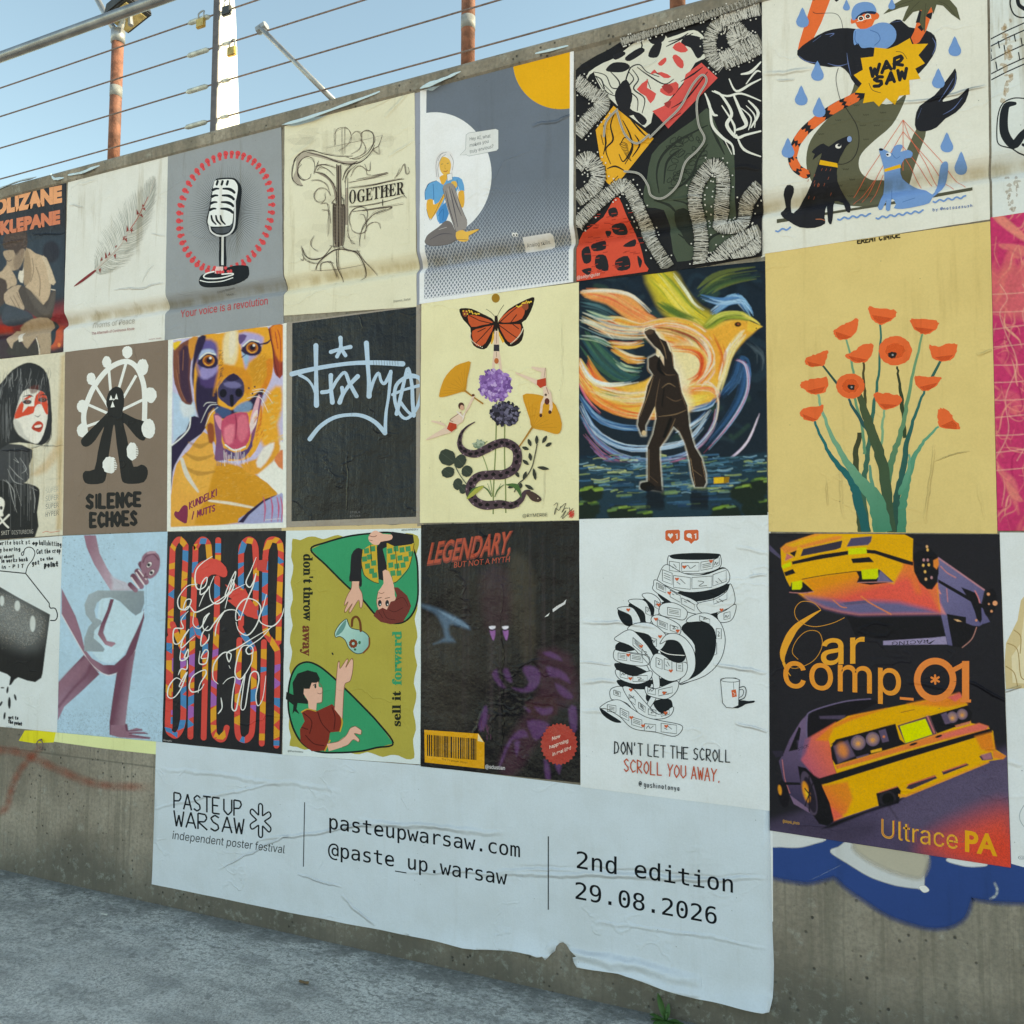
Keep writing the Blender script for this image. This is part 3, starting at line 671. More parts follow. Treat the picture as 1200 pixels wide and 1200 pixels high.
# ---- top row
# feather
a = Art('white poster with a pale feather whose quill carries red thorns', [(80.5, 207), (197.5, 172), (193.7, 398.8), (74, 413)], (0, 180, 4.8), 'd3d8d4', .0032, stain=.55,
        creases=[(390,285,470,300,.012,.004), (640,780,930,728,.012,.005), (800,720,870,620,.01,.003), (850,455,935,460,.008,.003), (440,170,560,140,.02,.003)])
ra = spline(pts('535,662 600,600 680,520 730,440 790,350 840,250 872,150'), False, 12)
lv = spline(pts('532,655 534,560 560,470 620,360 700,270 780,190 835,140 870,125'), False, 12); rv = spline(pts('575,672 650,662 740,600 815,480 862,360 886,240 886,170 874,125'), False, 12)
a.part('feather')
n = len(ra)
for ed, sg in ((lv, 1), (rv, -1)):
    for k in range(150):
        t = k/150; p0 = ra[min(n-1, int(t*n*.93))]; e = ed[min(len(ed)-1, int(min(1, t*.9+.10)*(len(ed)-1)))]; e = p0+(e-p0)*rnd(.75, 1.05)
        mid = (p0+e)/2+np.array([6*sg+rnd(-4, 4), (14 if sg < 0 else -6)+rnd(-4, 4)])
        a.L(random.choice(['b4b9b3', 'a4aaa4', 'c0c5bf', '9aa19c']), [2.4, 2.2, .8], [p0, mid, e], k=3, cap=False)
a.L('bdb7b0', [9, 7, 4, 3], ra, sm=0)
a.part('quill'); a.P('7c3237', '420,750 450,720 530,660 545,660 530,676 470,722', 3)
a.L('a86660', [5, 3], '738,425 775,370 805,310 838,245')
a.part('thorns')
for x, y, dx, dy in ((575, 605, 2, -24), (602, 590, -6, -36), (650, 570, 4, 26), (566, 650, 2, 24), (618, 575, 2, -22), (655, 530, 4, -16), (722, 440, -4, -36), (738, 432, 22, 6), (710, 480, 10, 22), (715, 470, -24, 2), (780, 345, -8, -32), (795, 345, 16, 18), (812, 310, 12, 14), (812, 300, -8, -14), (745, 425, 0, 26), (700, 488, 2, -24)):
    a.P('8c4642', [(x-7, y+3), (x+7, y-5), (x+dx, y+dy)])
a.part('lettering'); a.T('a9a9a2', 'Thorns of Peace', 520, 984, 762, 956, 33); a.T('9a5f60', 'The Aftermath of Continuous Abuse', 520, 1021, 760, 992, 15); a.T('a27f7f', 'Justyna Jaszke', 840, 1050, 912, 1042, 8)
a.flush(); a.curl('380,122 480,105 560,72 640,40', .030, out=.016)

# together
a = Art('cream poster with an ornate gothic letter sketch', [(334, 148), (486, 93), (488.5, 359.7), (333, 370)], (325, 90, 4.2833), 'd6d6c0', .0034, stain=.5,
        creases=[(560,400,690,320,.02,.003), (540,210,690,40,.03,.005), (440,185,690,20,.02,.004), (60,420,200,300,.03,.003)])
a.part('gothic_letter')
D_, G_, H_ = '3b332f', '8d867b', '6a625a'
for k in range(30): a.E('8c8578', rnd(120, 560), rnd(270, 420) if k % 2 else rnd(560, 900), rnd(30, 80), rnd(14, 40), rnd(-20, 10), 12, a=.05, jit=.2)
a.P('a9a294', '95,470 100,410 140,380 200,385 260,405 330,425 400,425 370,440 300,432 240,415 190,402 150,402 118,430 108,480 120,530 132,548 100,540 80,510', 2)
a.P('7d7467', '285,640 340,640 338,780 330,850 290,855 282,780')
a.P('8a8174', '300,445 322,445 322,640 300,640')
a.P('938a7e', '190,478 240,490 280,530 296,580 296,640 284,570 262,524 230,500', 2)
a.P('4a413b', '286,655 298,655 298,845 290,840'); a.P('3b332f', '306,450 312,450 314,860 306,855'); a.P('5a5149', '318,655 336,660 330,840 322,850')
a.P('a39a8c', '345,560 358,560 356,745 344,745')
for wd, p in ((5, '130,548 100,540 78,510 80,460 95,410 130,380 180,372 240,390 320,402 380,400'), (3, '132,520 112,500 104,460 118,425 150,402 180,415 190,450 185,490'), (3, '125,440 105,470 112,505 140,520 165,508 170,490'),
    (5, '150,380 230,400 300,428 360,440 420,430 470,385 490,345'), (4, '420,300 430,280 455,270 480,285 488,320 480,350 450,390 400,415 350,405'), (2, '415,310 440,340 440,380 410,405 370,412'), (2, '296,345 292,300 300,270 325,256 355,262 372,290 370,320 350,350 310,372'),
    (2, '372,300 395,278 420,290 428,330 412,370 370,392'), (2, '292,262 292,345'), (2, '328,255 328,400'), (2, '340,255 340,390'), (1.5, '250,360 340,340 440,318 530,296'), (2, '530,296 512,345 486,365 515,388 512,348'),
    (4, '190,480 235,490 275,525 296,575 300,640'), (4, '195,455 215,445 250,445 300,460'), (3, '200,470 225,455 260,470 290,500'), (3, '210,425 200,450 190,485'), (4, '300,440 300,640 284,650 284,840 296,860'), (4, '322,440 324,640 340,650 338,800 332,850'), (2, '345,500 345,745'), (3, '357,510 357,780'),
    (5, '330,520 345,480 370,450 405,425'), (3, '340,530 360,480 400,445'), (2, '375,500 390,465 420,450 445,465 455,490 475,495'), (2, '440,440 455,470 470,470 470,430'), (2, '175,520 215,520 250,545 272,600'), (2, '272,600 250,565 215,560 190,585 195,620 220,635 245,615 240,585'),
    (2, '220,640 250,635 258,660 260,740 258,800'), (2, '225,670 260,680 272,740'), (3, '295,640 278,635 290,618 305,600'), (3, '320,600 335,625 330,660'), (4, '362,560 480,545 600,520 640,515'), (2, '362,535 470,510 555,490'), (2, '400,520 560,488 480,500'), (3, '362,655 500,640 640,600'), (2, '380,680 520,660 640,640'), (3, '430,675 580,655 500,690'),
    (3, '370,745 365,700 390,665 430,655 455,680 450,730'), (2, '370,740 380,775 410,790 440,780 450,750 440,700 420,690'), (3, '415,850 420,800 440,745 490,690 550,665'), (2, '440,815 450,760 480,735 510,735 522,765'), (2, '358,760 360,800 380,835 395,840'), (2, '590,510 620,480 640,440 650,490 665,480 660,455'), (2, '600,500 615,465'),
    (4, '130,860 140,895 165,915 200,918 240,900 280,850'), (2, '125,890 150,925 190,940 230,930'), (2, '190,800 172,830 180,860 210,880'), (2, '125,850 135,920 120,915'), (5, '195,970 215,930 260,890 300,868 350,870 400,885 430,930 430,990 415,1015'), (3, '215,975 225,940 255,930 280,945 285,1000'), (3, '300,870 302,970 320,1025'), (3, '310,870 310,960'), (3, '330,850 350,870 420,880'), (2, '270,850 300,855 350,865'), (2, '285,940 270,930 240,935'), (2, '400,870 440,930 490,990'), (1.5, '170,975 300,965 440,940'), (2, '290,960 290,1010')):
    a.L(D_ if wd > 2 else H_, [wd*.6, wd*1.2, wd*.5], p, cap=False)
    if wd > 1.5:
        for _ in range(2): a.L(H_, [.8, 1.8, .7], pts(p)+np.array([[rnd(-7, 7), rnd(-7, 7)] for _ in p.split()]), cap=False, a=.8)
for k in range(26):
    y = 655+k*7; a.L(G_, 1, [(286+rnd(0, 6), y), (336-rnd(0, 10), y-4)], 0, cap=False)
a.part('lettering')
a.T('2c2724', serif('O'), 364, 640, 398, 634, 66, 'math'); a.T('2c2724', serif('GETHER'), 404, 634, 640, 590, 62, 'math'); a.L('2c2724', 4, '532,620 532,648'); a.L('2c2724', [4, 3, 1], '632,580 640,598 654,612'); a.L('2c2724', [2, 4, 1], '534,575 548,556 565,572 562,590')
a.T('77746a', 'Shannon, Zostać', 586, 1135, 672, 1122, 11)
a.flush(); a.curl('28,242 140,215 300,160 500,85 560,58', .03, out=.018)

# girl and the AI
a = Art('slate blue poster with a yellow sun and a seated girl in a pale circle', [(493, 102.7), (672.5, 52.5), (672, 330.7), (492, 356.5)], (480, 40, 3.75), 'dce2e6', .0036, stain=.15, rough=.42,
        creases=[(540,405,705,358,.018,.006), (660,365,705,355,.01,.004), (300,380,330,470,.015,.002), (430,560,450,680,.02,.002)])
a.part('printed_background'); a.P('66717f', '76,250 240,170 455,112 706,66 700,1082 66,1165')
Q = lambda x0, x1, y, ph, am: [(x, y+(-(x-68)*.118)+am*math.sin(x*.40+ph)) for x in np.arange(x0, x1, 2.9)]
a.part('lattice')
for k in range(42):
    y = 1160-k*11.6; t = k/42
    if y < 700: continue
    wd = max(.5, 5.6*(1-t*.92)**1.0); col = '%02x%02x%02x' % tuple(int(A+(B-A)*min(1, t*1.05)) for A, B in ((0xd0, 0x76), (0xd6, 0x81), (0xde, 0x8e)))
    a.layer = 4+2*(k % 2); a.L(col, wd, Q(68, 702, y, math.pi*(k % 2), 5.3), sm=0, cap=False, same=True)
a.layer = 9
a.part('yellow_sun'); a.P('efb52c', [(706, 66)]+[(665+209*math.cos(t), 125+207*math.sin(t)) for t in np.linspace(1.375, 3.2, 40)]+[(456, 112), (500, 102)], 0)
a.part('pale_circle'); a.P('dde3e8', [(70, 348)]+[(112+250*math.cos(t), 620+275*math.sin(t)) for t in np.linspace(-math.pi/2-.15, math.pi/2, 40)]+[(68, 930)])
a.part('girl')
K = '4c4a50'
a.P('f0b94e', '132,632 150,620 152,590 178,600 182,640 200,655 200,680 160,690', 2)                      # neck
a.P('d8dade', '118,640 114,600 118,545 135,520 160,514 185,522 196,550 194,590 186,615 178,560 160,535 140,548 132,580 134,630 124,640', 3); 
a.P('f3c460', '134,560 150,540 176,552 184,580 176,612 158,622 142,610 134,590', 3)
for p in ('122,630 118,580 128,540 150,522', '130,630 126,590 140,548 160,530', '190,600 194,560 180,530', '126,560 140,530 165,520'): a.L('8a8d94', 2, p)
a.L(K, 2, '141,574 149,571'); a.L(K, 2, '165,571 174,568'); a.L('a8542c', 3, '152,604 162,605 168,601'); a.L('b98a3a', 2, '158,576 157,592 162,593')
a.P('5d9fd2', '72,690 84,660 120,645 150,665 165,640 200,628 232,640 243,690 222,694 216,670 205,700 160,720 150,760 140,800 128,830 118,790 108,730 70,730', 2)
a.P('3f86c4', '130,770 160,740 175,790 160,830 132,835'); 
for p in ('105,660 108,720 100,732', '128,800 150,770 148,820', '210,640 216,690', '72,730 70,690 90,655'): a.L('2f6ea8', 2.5, p)
a.P('f0b94e', '80,730 104,728 106,750 130,740 150,705 158,712 132,765 100,812 86,806 76,770', 2)
a.P('f0b94e', '218,694 240,690 243,740 236,765 226,755 216,720', 2); a.P('f3c460', '186,650 205,648 212,668 200,680 184,672', 2)
a.P('8f8b8a', '148,680 160,662 182,656 200,670 214,720 236,780 254,820 252,850 236,868 206,868 190,830 168,760', 3)
a.P('6f6b6c', '72,900 85,880 130,848 160,822 186,830 206,868 240,860 210,905 170,925 100,932 70,920', 3)
for p in ('160,690 175,760 200,840', '186,680 205,740 230,800', '176,670 196,760 214,850', '90,905 140,880 190,880'): a.L('55525a', [2, 5, 2], p)
for p in ('170,680 182,730', '130,860 165,850', '205,700 220,760'): a.L('b5b2b2', [2, 7, 2], p)
a.P('f3c460', '206,872 236,862 250,870 300,858 304,864 262,888 262,906 240,914 210,905', 2)
a.P('e8edf0', '166,618 188,612 190,640 168,648'); a.L(K, 1.5, '166,618 188,612 190,640 168,648', 0, closed=True)
for p in ('72,690 84,660 120,645', '76,770 86,806 100,812 150,710', '70,920 100,932 170,925 210,905 262,906', '148,680 168,760 206,868', '254,820 236,780 214,720 200,670', '236,862 300,858 304,864 262,888'): a.L(K, 1.6, p)
a.part('speech_bubble'); a.P('d3d9dc', '250,445 262,436 380,418 392,424 392,505 384,514 262,538 252,532 222,534 248,508', 0); a.L('6b727a', 1.3, '250,445 262,436 380,418 392,424 392,505 384,514 262,538 252,532 222,534 248,508', 0, closed=True)
for i, s_ in enumerate(('Hey AI, what', 'makes you', 'truly envious?')): a.T('3c4148', s_, 266, 470+i*28, (357, 349, 370)[i], (456, 481, 505)[i]-(0, 2, 4)[i], 15)
a.part('speech_bubble'); a.P('d6dade', '470,900 495,915 494,892 615,872 626,880 630,928 620,938 508,956 498,948 498,918'); a.T('3c4148', 'Analog skills.', 506, 930, 612, 912, 16)
for x in (458, 470): a.E('e4e8ea', x, 882, 7, 9, n=12); a.E('22262c', x+1, 884, 3, 5, n=8)
a.flush(); a.curl('50,240 120,215 190,185 262,152', .034, out=.022); a.curl('470,103 600,78 720,48', .020, out=.012)

# abstract black poster
a = Art('black poster with abstract marbled shapes and hairy worm-like bands, one corner torn away', [(675, 52), (893.5, -15), (893, 300.4), (675.8, 330.5)], (665, 0, 3.5294), '212124', .0038, stain=.1, rough=.42, wrinkle=1.3,
        outline='36,292 60,268 120,232 175,205 245,160 330,135 380,118 480,82 560,52 625,22 700,-12 804,-48 806,300 805,800 805,1060 600,1096 400,1128 200,1150 38,1166 36,700', creases=[(680,690,800,700,.02,.004), (420,830,560,820,.02,.004)])
wt, rd, yl, gr = 'cfd2c8', 'cf5350', 'e0a838', '48523f'
a.part('green_shape'); a.P('475245', '350,640 420,570 520,500 575,450 600,480 650,600 690,640 692,860 690,1010 640,1030 560,1060 455,1084 430,990 400,870 330,860 315,800 330,740', 2)
for p in ('380,800 370,720 390,650 450,590 530,545 580,520', '400,760 410,680 440,640 470,620', '440,830 500,850 520,930 500,990 460,970', '450,870 480,920 470,960', '560,1040 600,980 660,960', '590,520 620,580 650,640', '420,780 470,770 520,720 540,660 580,600', '360,830 420,850 450,880'): a.L('2b302b', [4, 12, 4], p)
for k in range(46): a.E('2e342e', rnd(420, 570), rnd(560, 760), rnd(5, 22), rnd(4, 14), rnd(-50, 10), 10, ring=3, jit=.2)
a.P('2b302b', '440,880 480,860 520,890 540,960 520,1020 490,1000 470,960 445,930', 2)
a.part('white_marbled_shape')
a.P(wt, '82,330 90,300 150,262 200,240 300,160 350,135 400,130 415,160 500,130 540,132 575,170 584,215 570,245 530,262 490,330 450,380 400,440 355,470 322,530 150,385 110,300', 2)
for p in ('330,150 365,138 405,140 400,170 370,185 345,180', '160,290 190,262 240,262 260,280 230,300 180,300', '355,190 390,176 385,215 370,240 335,235', '525,150 560,165 570,210 540,245 510,200 470,185 490,150', '200,380 245,330 270,400 260,450 290,470 240,480 205,430', '190,232 230,215 240,228 200,250', '270,470 300,470 330,500 310,520', '240,240 300,200 320,215 260,255'): a.P('26262a', p, 3)
for p in ('95,310 140,330 160,380 200,400', '110,300 160,315 185,365 230,360 250,310 265,280 300,270 330,300 380,320', '180,300 215,340 215,380', '255,300 275,330 250,370 290,410 290,460', '270,290 295,330 275,370 320,410 310,470', '290,280 330,310 400,350 440,330', '150,350 190,390', '420,175 470,160 500,140', '410,195 450,175 520,140', '300,165 310,190 300,215', '235,470 260,440 250,410', '120,320 150,370', '330,330 345,370'): a.L('26262a', [3, 6, 3], p)
for p in ('435,200 465,175 500,210 470,220', '435,240 450,228 480,255 478,285 455,275', '375,265 405,240 410,255 390,275', '345,310 390,300 430,320 400,325 370,300 360,290', '288,372 335,330 330,365 368,390 345,430 325,400', '385,370 450,340 460,370 430,400 395,390'): a.P(rd, p, 2)
a.part('red_block'); a.P(rd, '352,462 400,440 440,400 480,350 490,310 555,262 622,325 418,534 380,490', 0)
for p in ('470,340 520,310 560,280', '430,450 480,420 520,380 580,300', '420,500 470,470'): a.L('26262a', [2, 8, 3], p)
for p in ('390,360 420,350 440,372 420,390', '400,430 430,420 420,450'): a.P('9c3a3a', p, 2)
a.part('yellow_block'); a.P(yl, '192,440 358,575 190,785 155,745 160,690 140,680 118,540', 0)
for p in ('200,460 180,520 190,580 160,620 180,680', '230,500 260,560 270,620 240,680', '220,600 240,570 270,600 250,650 230,670 215,640', '150,520 160,590 150,640', '250,480 300,540 330,570', '165,700 200,690 240,710', '180,760 210,730', '280,560 300,600 270,650', '140,560 150,600'): a.L('2b2620', [3, 8, 3], p)
for k in range(12): a.L('2b2620', 2.5, [(215+k*3, 600+k*5), (232+k*3, 590+k*7), (250+k, 600+k*6)])
a.part('rust_shape'); a.P('cf4f3c', '36,990 90,940 150,900 190,830 215,820 240,880 270,950 300,1010 320,1090 330,1130 160,1155 38,1166', 2)
for p in ('100,1010 150,990 160,1030 110,1040', '60,1040 90,1020 100,1080 70,1090', '180,930 230,920 240,960 190,960', '200,1080 250,1060 260,1110 210,1120', '120,1060 160,1060 170,1120 120,1110', '170,870 200,860 210,890 180,900', '230,1020 280,990 280,1020', '60,1120 100,1110 90,1140', '290,1060 310,1080 300,1110', '150,950 175,950 160,975'): a.P('26262a', p, 3)
for k in range(60): x, y = rnd(60, 300), rnd(880, 1140); a.L('a53a2e', 3, [(x, y), (x+rnd(12, 30), y-rnd(0, 4))], cap=False)
a.part('white_branching_shape')
for wd, p in ((12, '570,390 590,440 600,520 640,570 680,600 690,640'), (14, '610,380 640,400 680,470 660,520 700,570 740,560 800,545'), (12, '575,400 600,470 620,480'), (10, '670,330 700,380 760,350 800,330'), (16, '690,400 720,470 740,520 700,540'), (10, '700,560 730,620 800,650'), (12, '750,420 790,470 760,530'), (9, '600,380 660,400 720,390 800,420'), (12, '720,310 760,300 800,260'), (8, '740,350 780,300 800,300'), (7, '650,580 680,640'), (9, '640,440 690,520 690,570'), (6, '720,450 760,490 750,540'), (6, '740,440 775,480 775,530')): a.L('d4d8d2', [wd*.5, wd*1.1, wd*.5], p)
a.part('hairy_bands')
def band(p, wd, n, col='c2c3bd'):
    q = spline(pts(p), False, 12); m = len(q); dk = '1d1d20'
    a.L('77776f' if wd > 40 else '6a685f', wd*.86, q, sm=0, cap=False)
    for k in range(int(n*1.0)):
        i = int(rnd(0, m-2)); d = q[i+1]-q[i]; d = d/max(1e-6, np.hypot(*d)); nn = np.array([d[1], -d[0]]); o = rnd(-.45, .45)*wd; l = rnd(.12, .3)*wd; c = q[i]+nn*o
        a.L(dk, rnd(1.6, 3.4), [c-nn*l*.5, c+d*rnd(-4, 4), c+nn*l*.5+d*rnd(-6, 6)], 0, cap=False, same=k % 5 > 0)
    for k in range(int(n*.22)):
        i = int(k/(n*.22)*(m-2)); d = q[i+1]-q[i]; d = d/max(1e-6, np.hypot(*d)); nn = np.array([d[1], -d[0]]); a.L(dk, 4, [q[i]+nn*wd*.5, q[i]-nn*wd*.5+d*rnd(-4, 4)], 0, cap=False)
    for k in range(n):
        i = int(k/n*(m-2)); d = q[i+1]-q[i]; d = d/max(1e-6, np.hypot(*d)); nn = np.array([d[1], -d[0]])
        o = rnd(-.2, .2); l = wd/2*rnd(.7, 1.15); c = q[i]
        a.L(col, rnd(1.2, 2.4), [c+nn*l*.85+d*rnd(-7, 7), c-nn*l*.85+d*rnd(-5, 5)], 0, cap=False, same=k % 6 > 0)
        if k % 3 == 0: a.L(col, 2, [c+d*7+nn*l*rnd(-.9, .9), c-d*7+nn*l*rnd(-.9, .9)], 0, cap=False)
        if k % 7 == 0: a.E('c9cac4', *(c+nn*wd*.62*random.choice((-1, 1))), 3.5, 3.5, n=6, same=True)
band('640,280 600,240 590,170 620,110 690,110 740,160 780,180', 62, 120); band('640,250 700,220 800,170', 70, 90); band('640,90 720,60 800,40', 60, 90); band('700,200 680,150 720,130', 50, 50); band('800,210 730,245 650,275', 40, 60)
band('40,340 90,380 150,430 90,500 40,560', 70, 120); band('40,690 90,660 130,720 110,780 40,830', 70, 110); band('38,930 100,870 180,800 240,770 280,830 310,900 350,1000 420,1110', 62, 210)
band('550,1098 555,980 530,860 540,770 600,690 640,720 645,800 630,900 640,940 720,930 740,840 800,770', 66, 290); band('600,1100 680,1020 800,960', 70, 100); band('690,1080 760,1040 805,1000', 60, 70); band('230,180 330,150 480,105 620,60 800,0', 34, 240, 'a3a29a')
a.part('grey_thread')
for p in ('345,575 400,520 470,450 520,360 560,318 578,345 540,420 545,520 570,580 540,630 490,680 460,770 400,825 350,815 335,770 300,725 240,715', '210,470 240,560 290,600 340,565', '155,570 165,510 210,460'): a.L('a4a5a0', 9, p); a.L('7d7e7a', 2.5, p)
a.part('lettering'); a.T('c9c9c4', '@selynguler', 44, 1160, 140, 1144, 14)
a.flush()

# warsaw
a = Art('white poster with a bearded strongman mermaid, two dogs and a yellow star burst', [(893, -12), (1156, -72), (1160, 257.5), (894.5, 298)], (885, 0, 4.0), 'd5d8d0', .0036, stain=.4,
        creases=[(34,352,260,325,.02,.006), (600,505,1090,408,.014,.006), (820,460,1085,410,.02,.003), (100,375,180,372,.01,.004)])
bk, bl, og, ol, ye = '24252b', '6a92c8', 'e8703f', '5b5c4a', 'efb92f'
a.part('mermaid')
a.P(og, '205,210 235,110 270,0 285,-40 365,-40 345,20 310,110 270,190 200,240', 0); a.P(bk, '250,2 280,4 300,-10 300,-40 250,-40', 0); a.P(bk, '365,-5 380,12 392,4 385,-12')
a.L(bk, 2.5, '270,58 290,66 370,65 400,90 411,135')
a.P(ol, '470,390 505,440 560,480 640,490 705,445 690,500 640,590 560,660 500,720 485,770 500,815 540,838 590,838 650,830 700,730 760,600 800,620 775,700 740,800 700,900 620,945 560,968 460,968 380,950 300,900 250,820 240,740 260,660 320,580 400,500 450,440', 3)
for k in range(34):
    x, y = random.choice([(390, 565), (475, 495), (520, 540), (600, 530), (505, 590), (570, 590), (400, 622), (520, 655), (310, 630), (470, 755), (425, 795), (455, 840), (395, 865), (445, 905), (500, 880), (485, 945), (540, 905)]); a.L('3c3d31', 2, [(x-14, y-3), (x-9, y+4), (x-4, y-2), (x, y+4), (x+4, y-2), (x+9, y+3), (x+13, y-4)], sm=1, k=2)
a.P(bk, '198,240 260,190 330,150 400,135 470,138 560,160 640,105 680,95 720,130 800,145 840,170 850,215 830,270 770,345 720,370 560,440 470,400 440,350 400,315 350,318 260,300 210,275', 2)
for p in ('205,265 240,290 300,300', '330,165 370,160 350,175', '430,250 436,300 450,360', '640,108 690,100', '340,300 390,312 440,300', '830,180 846,215 830,260', '270,200 310,170'): a.L('5d6f9e', [1.5, 5, 1.5], p)
a.P(og, '745,150 770,60 775,30 838,40 820,90 800,150 770,200 745,215 730,180'); a.P(bk, '770,50 800,70 832,60 824,95 800,80 775,110 752,110'); 
a.P(bk, '760,130 775,120 790,140 780,150')
a.P('565843', '600,70 640,30 690,0 740,-30 850,-30 910,0 945,40 962,100 920,70 880,30 850,25 835,70 825,35 800,80 795,155 770,110 780,50 740,60 700,105 690,100 705,60 720,30 680,40', 0)
for p in ('700,100 730,50 770,10', '790,140 795,70 800,20', '940,80 900,30 860,10', '620,62 680,25 740,5'): a.L('3c3d31', 2, p)
a.P(og, '455,85 470,75 500,60 545,60 570,62 582,75 575,92 560,98 545,130 510,145 480,130 470,110 452,115 448,100', 2); a.P(bl, '455,95 452,60 470,25 510,12 550,20 568,50 560,65 520,55 480,80 470,95', 3); a.P('1f2c46', '470,90 500,62 540,55 566,60 560,70 510,68 485,90', 2)
for x, y in ((496, 90), (528, 80)): a.E('e8e8e2', x, y, 15, 13); a.E(bk, x, y, 10, 9); a.E(og, x, y, 3, 3, n=8)
a.L('e8e8e2', 3, '478,104 495,100 520,92 545,88'); a.L('b84f2c', 3, '505,108 516,106 520,98')
a.P(bl, '470,140 520,138 580,110 630,115 660,150 655,195 620,228 580,232 540,225 500,228 482,205 465,215 460,175', 3); a.L('4a70a8', 4, '540,145 575,160 585,190 560,215'); a.L('4a70a8', 4, '470,150 468,190 480,210')
a.P(bk, '755,610 750,560 770,500 840,450 880,400 925,340 938,325 945,370 930,420 890,460 880,480 950,460 985,425 1003,418 985,480 940,530 890,560 850,600 800,618', 2)
for p in ('760,560 780,510', '860,480 900,420 930,370', '880,540 930,510 970,460', '940,345 935,400 900,450'): a.L('5d6f9e', [1, 4, 1], p)
tl = spline(pts('500,445 440,475 380,505 300,560 230,620 190,680 175,740 195,790 240,820'), False, 6)
a.L(bk, [40, 44, 46, 44, 40, 46, 40], tl, sm=0)
for k in range(7):
    i = 3+k*7; j = min(i+4, len(tl)-1)
    if j-i < 2: break
    c0, c1 = tl[i], tl[j]; d = (c1-c0)/np.hypot(*(c1-c0)); nn = np.array([d[1], -d[0]])
    a.P(og, [c0+nn*22, c0+nn*12-d*14, c0+nn*4, c0-nn*4-d*16, c0-nn*12, c0-nn*22-d*4, c1-nn*22, c1-nn*10+d*12, c1, c1+nn*10+d*14, c1+nn*22])
a.part('star_burst')
S_ = '462,355 505,330 495,275 555,268 560,225 625,232 668,215 725,182 735,210 810,208 765,262 795,300 750,325 775,372 722,378 725,446 675,452 655,495 615,462 580,503 555,478 505,487 515,440 468,437 500,395'
a.P(ye, S_)
a.L(bk, 2.5, '660,245 690,250 712,280'); a.L(bk, 2.5, '533,392 550,425 588,438')
a.H(bk, 16, 'WAR', 540, 366, 694, 305, 44, sm=0); a.H(bk, 16, 'SAW', 558, 412, 710, 368, 44, sm=0)
a.part('raindrop')
for x, y in ((222, 90), (292, 340), (216, 455), (300, 510), (154, 700), (935, 225), (858, 375), (898, 675), (965, 765), (640, 25), (428, 30)):
    k = .55 if y < 50 else 1.; a.P(bl, [(x, y-52*k), (x+16*k, y-18*k), (x+30*k, y+12*k), (x+24*k, y+34*k), (x+4*k, y+42*k), (x-20*k, y+36*k), (x-30*k, y+14*k), (x-16*k, y-18*k)], 2); a.part('raindrop')
a.part('bridge'); a.P('4e4f42', '102,1030 320,1000 600,955 1018,880 1018,895 760,942 440,992 102,1048')
for p in ('693,565 460,915', '693,620 500,950', '693,565 693,800', '693,565 985,880', '693,620 930,890', '693,565 720,640 860,870', '700,740 780,870', '600,820 540,950', '560,840 460,960', '693,690 830,860'): a.L('cf6a52', 2.6, p, 0)
a.part('black_dog')
a.P(bk, '300,760 312,720 270,752 280,725 265,715 290,690 320,675 345,690 380,665 430,642 452,645 452,665 430,685 410,720 388,770 385,850 420,910 445,960 445,998 425,990 410,945 370,930 366,1000 358,1052 342,1040 335,960 325,1022 328,1050 280,1070 210,1068 160,1040 130,1020 118,990 140,960 132,910 150,870 178,875 180,900 165,930 165,975 180,1000 220,930 260,870', 2)
a.P(ye, '305,752 385,768 388,788 300,774'); a.E('e8e8e2', 390, 688, 14, 11); a.E(bk, 394, 684, 8, 6); a.E('7f97c4', 442, 655, 11, 14)
for k in range(16): x, y = rnd(250, 370), rnd(790, 920); a.L('9c5640', 2, [(x, y), (x-5, y+12)], 0)
a.L('a8674a', 4, '285,1030 310,1030 326,1036')
a.L(bk, 2.5, '390,322 380,360 382,400 400,470 440,530 475,590 487,650 478,710 455,750 420,770 390,772')
a.part('blue_dog')
a.P(bl, '580,705 592,698 620,712 640,720 650,690 680,680 692,690 680,715 715,705 738,720 730,742 700,748 680,790 690,830 740,860 800,890 830,915 850,880 862,820 870,775 890,758 905,770 900,830 875,890 830,930 815,955 760,970 690,982 650,978 660,960 640,930 632,988 612,985 615,940 595,985 575,975 600,900 605,810 595,760', 2)
a.P(ye, '605,795 680,772 684,788 606,808'); a.E('dfe6ee', 625, 728, 12, 10); a.E(bk, 620, 728, 6, 5, n=10); a.E(bk, 590, 704, 10, 6)
for p in ('640,880 640,935', '690,950 750,930', '640,722 660,745 680,735'): a.L('476fa8', 2.5, p)
a.part('water_waves')
for x0, y0, x1, y1 in ((388, 1030, 540, 1008), (568, 1025, 786, 992), (835, 948, 985, 925), (98, 1085, 165, 1072)):
    n = int((x1-x0)/9); a.L(bl, 8, [(x0+(x1-x0)*i/n, y0+(y1-y0)*i/n+5*math.sin(i*1.5)) for i in range(n+1)])
a.part('lettering'); a.H('5a76a8', 2.6, 'by @natasesush', 832, 992, 1018, 972, 14, jit=.15)
a.flush()

